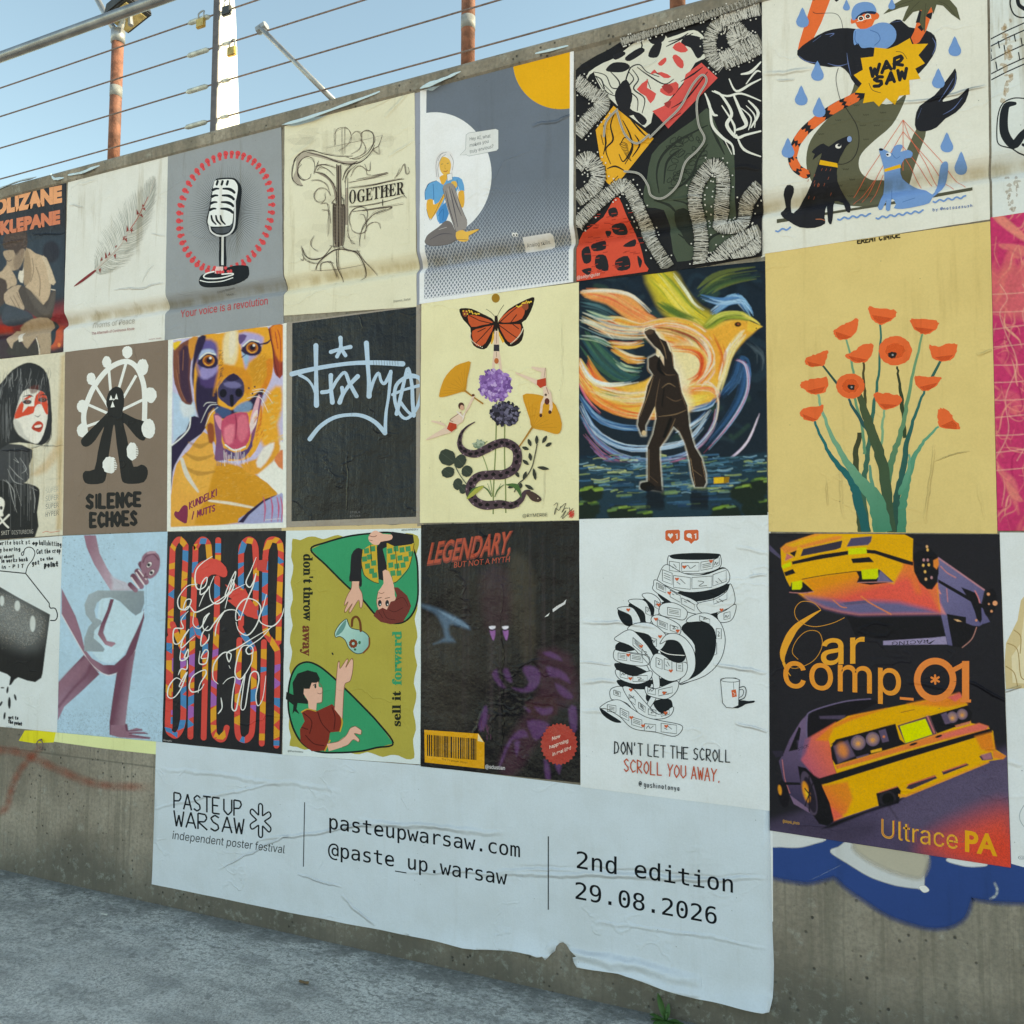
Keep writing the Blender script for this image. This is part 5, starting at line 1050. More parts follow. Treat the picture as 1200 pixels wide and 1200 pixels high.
a.P(sk, '432,75 450,55 470,50 500,66 545,70 545,92 520,100 490,105 480,120 455,118 440,108 430,95', 2); a.L('7d4c42', 3, '432,75 455,80 470,75'); a.L('7d4c42', 2.5, '430,95 450,100')
a.P(sk, '348,300 385,300 384,330 398,360 402,400 396,430 388,428 384,395 374,400 352,440 340,455 334,445 350,410 335,430 318,452 312,444 330,400 312,420 314,400 328,365 345,335', 0); a.L('7d4c42', 2.5, '348,300 345,335 328,365 314,400 312,420 330,400 312,444 318,452 350,410 334,445 340,455 374,400 384,395 388,428 396,430 402,400 398,360 384,330 385,300')
a.P(sk, '500,250 530,250 555,320 560,370 565,400 520,440 480,440 470,400 478,350 505,310', 2)
a.P(hair, '470,440 455,470 490,500 540,512 600,500 630,450 640,420 620,370 575,330 555,330 570,370 560,395 540,400 520,440 500,430 480,440', 0)
for p in ('560,395 600,380 625,420', '530,440 560,450 600,430', '500,440 520,480 560,490', '480,450 500,480'): a.L('4a211f', 3, p)
for x, y in ((486, 408), (522, 408)): a.E('2b2f33', x, y, 9, 16); a.E('dfe6e6', x+2, y+6, 3, 4, n=8)
a.L('7d4c42', 2.5, '480,355 495,360 508,354'); a.L('7d4c42', 2, '478,350 470,400 478,436'); a.L('4a211f', 3, '476,384 494,380'); a.L('4a211f', 3, '512,384 534,380')
a.part('person_in_maroon')
a.P('1f2624', '60,860 55,800 80,755 130,738 175,750 190,780 186,800 150,800 130,825 110,830 115,870 135,890 130,905 80,900 75,930 90,955 65,940 55,955 60,910 22,880 25,845', 0)
a.P(sk, '112,825 130,830 150,800 182,795 185,820 202,825 200,895 175,900 172,935 135,930 132,890 110,855', 0)
a.P('1f2624', '112,830 118,790 150,770 186,790 175,800 150,800 140,830'); a.L('7d4c42', 2.5, '182,795 202,825 200,895 175,900'); a.L('2b2f33', 4, '158,812 172,806'); a.E('2b3a36', 168, 818, 5, 10); a.L('7d4c42', 2.5, '178,850 190,855 200,850')
a.P('7e2f26', '100,945 130,928 175,940 250,905 275,930 300,985 290,1040 240,1045 235,1080 215,1135 150,1138 95,1090 92,1030 115,990', 0)
for p in ('110,950 150,990 140,1050', '180,945 200,1000 240,1045', '120,1060 160,1100 210,1110', '250,920 265,970 260,1030', '100,1020 130,1030'): a.L('4f1a18', 5, p)
a.L('c49a3c', 7, '270,915 300,985 290,1040'); a.L('c49a3c', 7, '240,1085 215,1135'); a.L('c49a3c', 6, '100,945 130,930 170,940')
a.P(sk, '262,930 268,850 272,780 280,700 288,698 290,730 322,685 330,688 318,725 345,682 354,690 352,740 340,790 315,805 308,850 302,980', 0); a.L('7d4c42', 2.5, '262,930 268,850 272,780 280,700 288,698 290,730 322,685 330,688 318,725 345,682 354,690 352,740 340,790 315,805 308,850 302,980')
a.P(sk, '225,1100 280,1090 320,1060 340,1025 365,1015 395,1035 392,1055 360,1050 385,1080 380,1092 355,1080 330,1105 300,1118 235,1138', 0); a.L('7d4c42', 2.5, '225,1100 280,1090 320,1060 340,1025 365,1015 395,1035 392,1055 360,1050 385,1080 380,1092 355,1080 330,1105 300,1118')
a.part('jug'); a.P('a9cfc8', '266,548 290,510 320,486 328,500 345,530 400,545 432,575 430,620 405,650 370,656 335,630 315,590 290,572 268,575', 3, grad=('7fb0aa', (300, 540, 420, 640))); a.L('3a4a46', 4, '266,548 290,510 320,486 328,500 345,530 400,545 432,575 430,620 405,650 370,656 335,630 315,590 290,572 268,575', closed=True); a.P('5f8f8a', '268,570 285,530 318,490 318,515 300,550', 2)
a.L('6b3f24', 11, '348,520 352,485 372,475 388,500 392,545'); a.L('7d4c2c', 8, '434,580 432,620 405,652')
for k in range(9): t = k*.7; a.E('7a3a24', 355+14*math.cos(t), 607+15*math.sin(t), 8, 8, n=7)
a.E('2f6a4a', 386, 602, 6, 8); a.E('2f6a4a', 364, 636, 6, 6); a.E('2b2f2a', 253, 657, 4, 7, -30)
a.part('lettering')
def vtext(col, s_, x, y0, y1, h, up):
    v, tr = glyphs(serif(s_), 'math', .012); wm = v[:, 0].max(); sgn = 1 if up else -1
    q = np.stack([np.full(len(v), float(x))+v[:, 1]*h*sgn, y0+(y1-y0)*v[:, 0]/wm], 1); c = hexc(col)+(1.,); a.tris.append(([a.w(*k) for k in q], [a.nl()]*len(q), tr if (y1 > y0) == up else tr, [c]*len(q)))
vtext('23291f', "don't throw", 110, 165, 495, 46, True); vtext('6d3a2a', 'away', 106, 518, 668, 46, True)
vtext('23291f', 'sell it', 588, 1015, 840, 42, False); vtext('2f9468', 'forward', 592, 812, 545, 46, False)
a.T('3a4440', 'RENOWNEDEV', 594, 52, 676, 48, 9); a.T('3a4440', '@thanhmllrw', 32, 1140, 108, 1146, 9)
a.flush()

# don't let the scroll
a = Art("white poster with a crouching figure of wound paper ribbon and a tea mug", [(679, 608), (900.4, 603.6), (901.7, 950), (680.5, 922)], (670, 600, 3.3333), 'd3dde2', .0020, stain=.1, wrinkle=1.2,
        creases=[(32,425,330,450,.018,.005), (35,665,180,660,.02,.005), (560,600,768,625,.018,.006), (640,820,768,858,.016,.005), (35,590,160,598,.012,.003), (640,135,768,160,.02,.003), (690,255,768,250,.012,.004), (36,780,150,800,.02,.003)])
K = '1d2226'
og = 'c9613c'
a.part('speech_icons')
for x0 in (366, 439):
    a.P(og, [(x0, 76), (x0+6, 71), (x0+52, 69), (x0+57, 74), (x0+57, 106), (x0+50, 112), (x0+40, 113), (x0+28, 125), (x0+18, 114), (x0+5, 112), (x0, 106)]); a.L('eceeee', 4, [(x0+41, 88), (x0+46, 84), (x0+46, 103)], 0)
a.P('eceeee', '386,104 376,92 376,86 381,83 386,88 391,83 396,86 396,92'); a.E('eceeee', 459, 92, 10, 9); a.P('eceeee', '462,98 470,98 470,106')
a.part('ribbon_figure')
W_ = 'd3dde2'
def ribbon(fill, line, cells=()):
    a.P(W_, fill, 4); a.L(K, 2.6, fill, closed=True)
def dark(p): a.P(K, p, 4)
dark('378,175 400,165 480,160 560,162 582,168 570,185 500,190 420,190 385,185'); dark('385,250 500,245 590,215 600,240 520,258 420,262'); dark('420,310 520,310 610,280 612,300 560,335 480,350 430,335'); dark('340,320 400,345 440,380 400,380 350,340')
dark('430,460 450,430 500,405 560,430 590,480 570,560 530,620 480,655 430,670 470,600 480,520'); dark('180,385 205,375 235,400 245,440 215,445 190,420'); dark('222,365 250,355 290,400 290,440 262,420'); dark('275,345 310,345 340,390 320,410'); dark('225,455 260,440 320,490 340,520 330,580 300,560 270,500'); dark('310,425 360,430 420,470 410,480 350,460')
dark('350,520 380,490 430,500 445,540 440,580 400,585 350,555'); dark('172,520 200,505 235,520 245,540 180,545'); dark('170,590 230,595 290,620 300,640 200,640 175,615'); dark('180,655 260,665 310,655 300,690 230,690 190,680'); dark('110,765 150,790 195,820 165,820 125,795'); dark('220,720 280,750 270,790 230,770'); dark('300,660 380,645 412,650 400,675 340,680'); dark('320,740 380,730 395,755 385,790 340,780'); dark('350,355 390,350 430,370 400,380'); dark('500,400 560,385 580,430 550,420'); dark('610,360 640,365 632,390 600,385'); dark('300,690 330,690 310,740 290,730')
for p in ('378,172 400,182 480,186 560,182 580,170 580,215 520,238 440,240 380,230', '370,205 440,240 520,245 600,220 614,272 540,305 440,312 345,275 340,250', '330,265 400,310 480,345 530,390 500,400 440,385 370,340 320,305 320,285', '620,280 636,320 634,360 590,385 520,400 490,360 560,340 605,310',
    '640,360 638,395 620,425 580,430 570,400 600,385', '180,380 200,370 240,375 268,420 262,440 240,445 230,405', '222,350 250,340 290,350 312,400 310,430 290,430 280,390', '275,325 310,318 345,345 345,390 320,410 320,370', '350,362 400,355 450,385 440,420 400,415 345,400', '310,420 340,402 420,440 420,480 380,475 340,460', '220,460 250,435 310,435 360,470 372,500 345,540 320,520 300,480',
    '170,500 185,480 225,460 260,480 320,560 345,680 310,760 295,750 320,690 300,610 240,530', '345,515 370,480 410,475 450,500 480,550 480,620 440,670 420,665 450,610 445,560 420,510 380,500', '320,560 350,555 400,585 450,590 440,640 380,660 310,610', '470,405 530,395 580,430 600,500 580,580 520,640 420,672 500,630 555,560 560,470 520,430 450,430', '168,540 200,545 290,560 300,595 250,600 172,580',
    '175,615 240,640 310,620 305,655 250,672 185,650', '290,680 330,690 412,660 410,700 370,730 310,720 290,705', '150,700 165,685 200,683 235,720 265,770 290,800 260,800 220,750 180,735 155,730', '200,685 240,690 290,745 340,790 395,760 390,790 350,808 280,800 240,755', '110,765 145,740 190,735 240,770 290,800 350,815 432,835 405,875 330,860 240,845 190,800 140,770'): ribbon(p, 0)
a.L('e9eef0', 3, '345,540 380,555 440,560')
def cell(x, y, w_, h, sk, rot=0):
    c, s_ = math.cos(R(rot)), math.sin(R(rot)); f = lambda u, v: (x+u*c-v*s_, y+u*s_+v*c); a.L(K, 2, [f(0, 0), f(w_, sk), f(w_, h+sk), f(0, h)], 0, closed=True)
    t = random.randint(0, 3)
    if t == 0:
        for k in range(3): a.L(K, 1.8, [f(6, h*(.3+.2*k)), f(w_-6, h*(.3+.2*k)+sk*.8)], 0)
    elif t == 1: a.L(K, 2, [f(w_*.15, h*.7), f(w_*.35, h*.3), f(w_*.5, h*.65), f(w_*.8, h*.3)])
    elif t == 2: a.L(K, 2, [f(w_*.3, h*.3), f(w_*.6, h*.4), f(w_*.35, h*.75), f(w_*.75, h*.7)])
    else: a.L(K, 2, [f(w_*.2, h*.55), f(w_*.4, h*.75)], 0); a.L(K, 2, [f(w_*.4, h*.3), f(w_*.7, h*.7)], 0)
for c in ((382, 192, 40, 36, 6), (430, 198, 68, 34, -1), (505, 196, 45, 32, -8), (555, 186, 22, 30, -8), (355, 225, 38, 44, 14), (398, 248, 66, 46, 8), (470, 256, 78, 44, -6), (552, 245, 52, 44, -18), (332, 276, 36, 24, 16), (385, 305, 40, 26, 22), (430, 335, 50, 24, 26), (555, 330, 52, 30, -20), (595, 395, 24, 26, -6), (375, 372, 50, 30, 8), (335, 420, 40, 24, 16), (385, 440, 30, 22, 10), (240, 490, 36, 30, 30), (275, 535, 30, 30, 34), (310, 490, 22, 30, 6), (182, 550, 34, 26, 4), (230, 552, 48, 28, 8), (190, 622, 30, 22, 8), (240, 640, 56, 22, -2), (330, 568, 24, 36, 10), (362, 572, 30, 42, 8), (410, 588, 24, 32, 2), (298, 684, 30, 24, 6), (340, 694, 54, 24, -12), (165, 695, 26, 18, 8), (225, 712, 24, 22, 20), (262, 742, 26, 22, 18), (300, 768, 30, 22, 6), (350, 780, 32, 18, -8), (140, 752, 34, 26, 4), (190, 765, 34, 34, 16), (235, 800, 40, 30, 12), (285, 826, 44, 28, 4), (350, 824, 60, 34, 8), (565, 455, 20, 40, 0), (545, 520, 22, 44, -10), (500, 405, 40, 18, 14), (290, 370, 20, 26, 10), (325, 345, 18, 26, 10)): cell(*c)
a.part('red_hearts')
for x, y in ((440, 214), (545, 192), (412, 262), (382, 316), (586, 382), (346, 486), (415, 464), (272, 524), (222, 558), (230, 650), (388, 620), (362, 706), (232, 694), (234, 802), (370, 836), (340, 362), (280, 834), (222, 382), (330, 418), (368, 784)): a.P(og, [(x, y+8), (x-8, y-1), (x-6, y-6), (x-1, y-4), (x, y-2), (x+3, y-6), (x+8, y-4), (x+7, y)])
a.part('tea_mug'); a.P(K, '600,760 650,735 690,738 714,736 712,744 680,750 650,766', 2); a.P(W_, '582,655 600,648 640,648 656,655 652,755 630,765 605,763 590,745'); a.L(K, 2.6, '582,655 600,648 640,648 656,655 652,755 630,765 605,763 590,745', 0, closed=True); a.E(K, 619, 656, 37, 8, 2, ring=2.2); a.L(K, 3, '656,685 675,682 682,700 675,725 652,735'); a.L(K, 2.2, '656,694 668,693 672,704 666,718 654,724'); a.P(og, '624,696 642,692 646,720 628,724'); a.L(K, 1.5, '632,665 634,694'); a.L('eceeee', 2, '630,704 640,710 634,716', 0)
a.part('lettering')
random.seed(11)
a.H('1f2428', 4.2, "DON'T LET THE SCROLL", 168, 942, 620, 978, 46, jit=.22, sm=0); a.H('b8553a', 4.4, 'SCROLL YOU AWAY.', 205, 1012, 582, 1054, 48, jit=.22, sm=0); a.H('3a4044', 2.6, '@ gushinatanya', 264, 1070, 422, 1088, 20, jit=.2)
a.flush()

# torn white poster at the right edge
a = Art('torn white poster with a brown peeled patch, right of the car poster', [(1171.5, 624), (1462, 626), (1480, 1094), (1185, 1012)], (1100, 600, 2.6), 'd3dbdf', .0009, stain=.4, creases=[(188,545,260,535,.012,.006), (215,760,260,770,.02,.003)])
a.part('peeled_patch'); a.P('c9b88e', '300,205 250,270 240,330 205,400 200,470 205,540 300,535 380,528 440,470 460,380 420,300 370,260 345,215', 0); a.P('d9cfae', '300,260 262,300 250,400 222,440 225,520 300,525 360,500 410,430 400,340 350,290', 0)
for p in ('210,400 240,420 250,500 270,510', '230,360 250,380 248,430', '205,470 230,490 240,530'): a.L('a48a5c', 3, p)
a.part('lettering'); a.T('8a9096', '@zin', 242, 1056, 300, 1060, 10); a.H('aab4ba', 3, 'C', 245, 960, 285, 962, 70)
a.flush()
# ---- painted and photographic posters
# dog
a = Art('painted poster of a smiling tan and black dog with its tongue out', [(197.4, 397.5), (336, 378.5), (335.6, 618.6), (196, 622.9)], (190, 370, 4.7059), 'dfe5e0', .002, ras=1.5, stain=.1)
a.P('b9b6d6', '62,135 668,50 668,1140 48,1166', 0)
ye, og, pu, na, bl, lv, cr = 'e0a238', 'cf7f2c', '47366a', '2a2140', '8fb4d0', 'a29bc8', 'ecdcae'
a.P('a9c4dc', '60,420 180,480 190,560 130,640 60,700', 0, soft=20); a.P('c8d4dc', '100,470 170,490 180,540 120,560', 2, soft=25)
a.P(ye, '590,420 660,390 665,500 640,600 650,700 560,720 530,600', 2, soft=30); 
for k in range(26): x, y = rnd(560, 655), rnd(410, 700); a.L(random.choice(['e9c069', 'd79b3a', 'c8b66a']), 9, [(x, y), (x+rnd(10, 30), y-rnd(0, 18))], a=.7, soft=4)
a.P(na, '52,720 130,640 160,560 200,560 240,600 220,650 150,700 90,790 60,860 52,960', 2); a.L('e9eef0', 7, '55,715 110,670 150,620 158,560', soft=3)
a.P('d9a14a', '52,980 80,820 150,740 230,640 280,700 300,800 420,830 520,880 640,970 600,1010 500,1080 420,1140 50,1166', 2); a.P('e2ab4e', '100,830 200,760 300,820 280,950 200,980 110,960', 3, soft=50, a=.8)
a.P('c98f2c', '300,820 420,825 520,880 640,975 560,1020 430,1140 180,1150 250,1000', 2, soft=20)
for p in ('130,760 200,790 280,770', '120,830 200,870 290,860', '150,700 210,720 260,700'): a.L('9a7134', [10, 26, 10], p, a=.6, soft=10)
a.L('c8d3d2', [18, 26, 10], '110,790 140,880 200,970', a=.8, soft=8); a.L('dfe3d8', [10, 16, 10], '260,1020 380,1035 510,1060', a=.8, soft=8)
for k in range(220): x, y = rnd(300, 600), rnd(830, 1100); a.L(random.choice(['e6c27a', 'b8812c', 'd8ab52']), 2.2, [(x, y), (x+rnd(6, 22), y-rnd(0, 5))], a=.4)
a.P('e8ece6', '520,870 580,800 640,720 668,700 668,985 630,970 580,920', 2); a.P('d5973a', '430,820 520,790 600,700 640,690 650,760 560,850 500,880', 2, soft=14); a.P('f0efe8', '520,810 560,730 620,700 600,770 545,840', 2, soft=14)
a.P('cf7c50', '640,760 668,740 668,850 620,800', 2, soft=8); a.P('9aa0c8', '420,1140 470,1090 560,1020 640,990 668,985 668,1140', 2); a.P(na, '420,1140 470,1085 560,1015 640,985 560,1030 480,1100 450,1142', 0)
for x in (600, 635, 655, 560): a.L('b85a7c', [4, 10, 3], [(x, 1000), (x+10, 1060), (x+4, 1135)], soft=3)
# head
a.P(ye, '215,110 310,100 420,80 580,62 605,130 615,250 605,340 570,420 545,470 560,600 540,700 490,780 420,800 330,790 290,700 250,640 190,520 175,400 180,250', 2)
a.P(na, '195,330 230,360 290,370 310,440 300,500 260,540 240,620 215,600 190,520 185,430', 2, soft=14); a.P(pu, '190,280 215,330 290,300 330,310 320,380 270,400 215,380', 2, soft=22)
a.P('5b5290', '185,200 240,130 300,150 310,220 290,300 230,310 200,300', 2, soft=30); a.P('9fb2d4', '205,210 240,185 285,190 300,240 250,300 215,270', 2, soft=16); a.P('8d86bd', '215,290 300,260 305,310 250,350 215,340', 2, soft=20)
a.P(cr, '350,95 420,85 420,200 400,270 345,265 335,190', 2, soft=22); a.P('f0e8cf', '375,90 405,88 402,200 372,230', 2, soft=16)
a.P('a79fce', '425,100 500,95 560,120 550,170 520,230 480,260 460,300 445,200', 2, soft=20); a.P('8db0cf', '440,190 480,220 470,280 450,240', 2, soft=14); a.P('5d4a7c', '425,105 470,110 440,155 425,150', 2, soft=8)
a.P('c98f2f', '480,260 560,220 600,260 590,340 540,390 490,350', 3, soft=40); a.P(og, '575,250 612,240 605,340 570,410 545,400 580,330', 2, soft=14)
for k in range(60): t = rnd(0, 1); x, y = 560+rnd(-40, 25), 200+t*150; a.L(random.choice(['b57a26', 'f0c468', 'd9982f']), 3, [(x, y), (x-rnd(8, 22), y+rnd(8, 20))], a=.5)
a.P('cf8a2c', '330,270 400,280 470,300 500,380 470,440 440,400 350,340 300,400 285,440 300,350', 2, soft=24); 
for k in range(40): x, y = 322+rnd(-12, 12), rnd(190, 350); a.L(random.choice(['2a2140', '4a3a30']), 2.5, [(x, y), (x+rnd(4, 14), y-rnd(4, 12))], a=.7)
# ears
a.P('7a4a3c', '62,190 90,165 150,130 185,140 165,230 155,350 170,470 150,492 110,470 80,400 65,340', 2, soft=6); a.P(na, '95,200 150,170 150,350 168,470 140,480 100,400', 2, soft=22, a=.85); a.P('c98a3a', '150,130 200,115 185,190 165,250 150,200', 2, soft=8); a.P('e8c23a', '62,150 110,140 70,190', 2, soft=8)
for p in ('80,300 100,400 130,470', '90,220 95,320', '120,190 115,300'): a.L('9c6a50', 4, p, a=.7, soft=3)
a.P(na, '200,120 245,112 225,180 195,240 180,300 175,400 165,330 175,220', 2, soft=10)
a.P('8c3a2e', '590,70 668,52 668,325 630,330 615,280 610,180', 2, soft=6); a.P('d9822f', '600,66 668,55 668,250 630,220', 2, soft=16); a.L('6a2a2a', 7, '640,330 622,260 612,180 590,75', soft=4)
for p in ('640,80 655,150 650,300', '625,90 640,180'): a.L('a8442e', 5, p, soft=3)
# eyes
for x, y, t in ((258, 248, -25), (498, 178, -30)):
    a.P(na, [(x-62, y+16), (x-30, y-34), (x+20, y-44), (x+52, y-4), (x+40, y+34), (x-10, y+44)], 2, soft=8); a.L('cfd6d4', 8, [(x-50, y-10), (x-10, y-42), (x+36, y-34)], soft=4)
    a.E('b9762e', x, y, 33, 31, soft=4); a.E('7c3f22', x, y, 24, 23, soft=5); a.E('1b1626', x+2, y-2, 15, 15); a.E('f2f2ee', x+10, y-14, 7, 7); a.L('e6a94e', 4, [(x-22, y+12), (x-4, y+26), (x+20, y+18)], soft=3)
a.L(na, [4, 10, 5], '462,215 440,230'); a.L(na, [5, 12, 3], '530,160 580,150 600,130')
# muzzle, nose, mouth
a.P(na, '290,440 310,490 380,520 440,500 500,450 560,400 545,480 500,520 420,530 340,570 300,540 285,490', 2, soft=10); a.P('6f8cae', '410,500 470,470 500,490 480,530 400,530', 2, soft=14); a.P('38507a', '300,500 370,515 380,545 320,566 295,540', 2, soft=12)
a.P('7a4a70', '285,545 330,560 330,690 350,740 400,760 470,740 490,690 500,600 540,440 550,470 520,620 500,700 460,780 380,790 320,800 290,790 300,690', 2, soft=6)
a.P('d6a5b4', '525,450 540,440 530,520 500,640 480,650 490,560', 2, soft=5); a.P('e7d6d6', '505,540 530,520 520,600 490,640 480,620', 2, soft=4); a.P('d48ca2', '290,550 330,565 332,630 310,610', 2, soft=5)
a.P('b84a68', '330,580 395,540 470,535 480,590 488,660 460,720 400,738 350,710 332,660', 2, soft=5); a.P('d8788c', '345,620 400,600 390,700 350,700', 2, soft=16); a.P('cf6a80', '420,560 465,550 478,640 440,700 415,650', 2, soft=16); a.L('8c2f4e', [3, 9, 3], '405,545 412,600 405,680', soft=6)
a.L('eef0ee', 8, '350,712 400,742 460,722', soft=3); a.P('51406e', '345,730 400,755 470,735 490,690 500,720 450,785 390,790', 2, soft=5)
for k in range(26): x = 300+k*7; a.L(random.choice(['eceeea', 'd8c2cc', '6a5a80']), 3, [(x, 690+rnd(0, 60)+k*2), (x+rnd(-4, 6), 790+rnd(0, 40))], soft=2, a=.9)
a.P('3a3658', '350,345 395,318 440,350 455,390 450,440 420,470 385,505 345,480 312,450 310,400 330,370', 2, soft=5); a.P('6a6896', '340,372 400,362 440,385 410,400 360,395', 2, soft=14); a.P(na, '352,345 395,318 428,345 400,360 370,362', 2, soft=6); a.E('14101f', 338, 428, 20, 24, 10, soft=6); a.E('14101f', 425, 425, 20, 24, -10, soft=6); a.P('14101f', '375,440 395,440 395,500 378,495', 2, soft=5)
for p in ('305,490 260,500 215,590', '310,505 270,540 240,610', '300,480 250,480 230,500', '470,455 540,450 585,530', '490,430 560,420 612,485', '500,412 560,405 600,430'): a.L('eef2f2', [2, 4, 1.5], p, soft=2)
for x, y in ((480, 400), (500, 430), (512, 392), (292, 432), (296, 460)): a.E(na, x, y, 5, 5)
a.P('8c4a2c', '250,600 285,600 290,690 260,700', 2, soft=12); a.L('c8682c', [6, 14, 6], '520,660 545,570 550,500', soft=6, a=.8)
for k in range(30): x, y = rnd(505, 560), rnd(560, 700); a.L(random.choice(['e9b04a', 'c86a2c', 'b0522c']), 3.5, [(x, y), (x+rnd(4, 16), y-rnd(8, 20))], a=.7)
for q in ('0,0 62,0 48,1166 0,1200', '0,1166 48,1166 668,1140 729,1138 729,1200 0,1200', '668,0 729,0 729,1140 668,1140'): a.P('dfe5e0', q)
a.clouds(.12, 3, 5); a.bake()
a.part('heart'); a.P('7c2c4c', '105,1062 122,1045 138,1048 144,1068 138,1142 112,1138 75,1112 68,1090 76,1078 92,1082', 2)
a.part('lettering'); a.H('7c2c4c', 6.5, 'KUNDELKI', 153, 1066, 305, 990, 36, jit=.15, sm=0); a.H('7c2c4c', 6.5, '/ MUTTS', 165, 1120, 293, 1076, 33, jit=.15, sm=0); a.T('e6e6ea', '@kasia.pieczka', 570, 1130, 654, 1122, 9); a.flush()

# bird of light and hooded figure
a = Art('oil painted poster of a glowing bird of light behind a hooded person raising a fist', [(679, 328), (896.5, 306), (899.4, 603.7), (678.5, 608.4)], (670, 310, 3.871), '17222c', .002, ras=1.5, stain=.08, rough=.42)
a.P('182430', '0,0 929,0 929,1200 0,1200', 0)
DK = ['101a24', '1c2c3a', '223644', '16242f', '2a3e48']
for k in range(90): x, y = rnd(30, 890), rnd(20, 860); a.L(random.choice(DK+['2f4a3f']), rnd(14, 40), [(x, y), (x+rnd(-60, 60), y+rnd(-30, 30)), (x+rnd(-90, 90), y+rnd(-50, 50))], a=.5, soft=16)
YL, WO, BL = ['e9d65a', 'd9c23e', 'f0e88a', 'c2b83a'], ['f2c04e', 'ec8f3c', 'f6df8e', 'f4ead0', 'e2633a', 'f0a84a'], ['4a7cb0', '7fb0d6', '2c5a8c', 'b9d4e8', '3d6a9a']
brush(a, '40,180 130,200 230,260', ['2c4a4a', '4a7078', '223a40'], 14, 30, 14, .7); brush(a, '60,330 130,420 240,500 320,480', ['1c3540', '3f6a50', '27505c', '7d8a3a'], 26, 34, 22, .6)
brush(a, '580,140 640,90 720,60 860,40', ['4c6a3a', '2a3c30', '7d8c3e'], 14, 30, 20, .5)
# upper wing
a.P('c9b93c', '330,30 455,25 500,90 540,150 590,200 640,230 600,285 520,280 440,240 400,200 370,140', 2, soft=40, a=.8); brush(a, '380,40 440,100 520,200 600,260', YL+['8a9a3c', '46602e'], 40, 34, 14, .8); brush(a, '400,180 480,230 580,270', ['3f5a2c', '5c7a34', '24381f'], 18, 22, 14, .7); brush(a, '460,40 520,120 560,180 620,215', ['e8f0d8', '9ec0d8', 'f2f2d0'], 6, 6, 8, .9)
# left upper wing
a.P('e9a05c', '40,125 140,120 230,130 300,170 350,230 400,260 320,290 240,240 160,180 90,160', 2, soft=16); brush(a, '60,130 180,150 280,210 380,255', ['e26a4a', 'f0b06a', 'f4d8a0', 'ec8450'], 36, 22, 16, .8); brush(a, '40,124 150,118 250,132 310,170 380,240', ['f4eedc', 'cfe0ea', 'f2d9b0'], 10, 6, 9, .9)
for p in ('110,260 200,250 300,280 380,270', '130,300 230,310 330,300', '170,360 260,370 340,350', '190,390 270,430 340,430', '120,240 220,290 330,330'): brush(a, p, WO+['b9442c'], 18, 14, 12, .8)
for p in ('40,250 120,270 200,340', '60,220 150,250 230,250', '40,330 120,340 190,380', '190,430 240,470 320,480'): brush(a, p, ['3d6a4a', 'a8c0a0', '5c8a8a', 'e2e8da', '254038'], 10, 12, 9, .8)
# body sweep
a.P('f0bd50', '36,430 60,490 130,540 230,550 330,530 400,480 480,420 520,370 600,300 680,260 760,250 820,270 845,290 790,340 740,400 700,480 670,570 640,620 560,660 440,690 300,690 170,660 80,590 38,520', 2, soft=14)
a.P('ee9f4a', '320,300 420,262 540,280 630,340 660,430 620,540 540,600 420,600 380,480 400,400 360,350', 2, soft=30)
brush(a, '400,330 500,350 560,420 540,520 460,560', WO+['f6ecc8'], 60, 40, 18, .8); brush(a, '330,300 400,330 400,420 380,480', ['f6e6b8', 'f4d8a0', 'eef0e8'], 16, 16, 14, .7)
a.P('f4e6b0', '440,380 520,360 600,400 640,460 600,540 520,560 470,520 430,450', 2, soft=50)
brush(a, '40,450 110,560 230,610 380,600', WO, 60, 36, 18, .8); brush(a, '40,520 120,620 260,680 420,690', ['e2633a', 'f0a84a', 'd8502e', 'f6df8e'], 34, 16, 12, .8); brush(a, '36,432 90,520 180,548 320,530', ['f4f4e6', 'cfe2ee', 'f6e8a0'], 12, 8, 10, .9); brush(a, '130,580 220,590 320,570', ['7d9a4a', '4a6a34'], 6, 10, 7, .7)
brush(a, '330,290 430,265 540,290 620,350 650,430 600,520 540,560', WO, 70, 26, 16, .8); brush(a, '460,380 560,390 600,440 580,510 520,540', ['d8502e', 'e88a3c', 'f4c060', 'c0442a'], 22, 14, 12, .8); brush(a, '360,290 460,300 560,340 610,400', ['5c2c22', 'd8683a', 'f4d080'], 12, 14, 9, .8); brush(a, '540,560 620,560 660,590 640,630', WO, 14, 14, 10, .7)
brush(a, '60,250 180,300 300,310 380,300', ['f6dfae', 'f4ead0', 'f0b06a', '7fa0a8'], 24, 30, 9, .8); brush(a, '100,560 240,600 380,580 480,500', ['f6ecc0', 'fff2d0', 'f4d070'], 22, 26, 9, .8)
brush(a, '480,570 540,620 640,600', ['f6df6e', 'f0c850', 'e9d65a'], 20, 24, 16, .7)
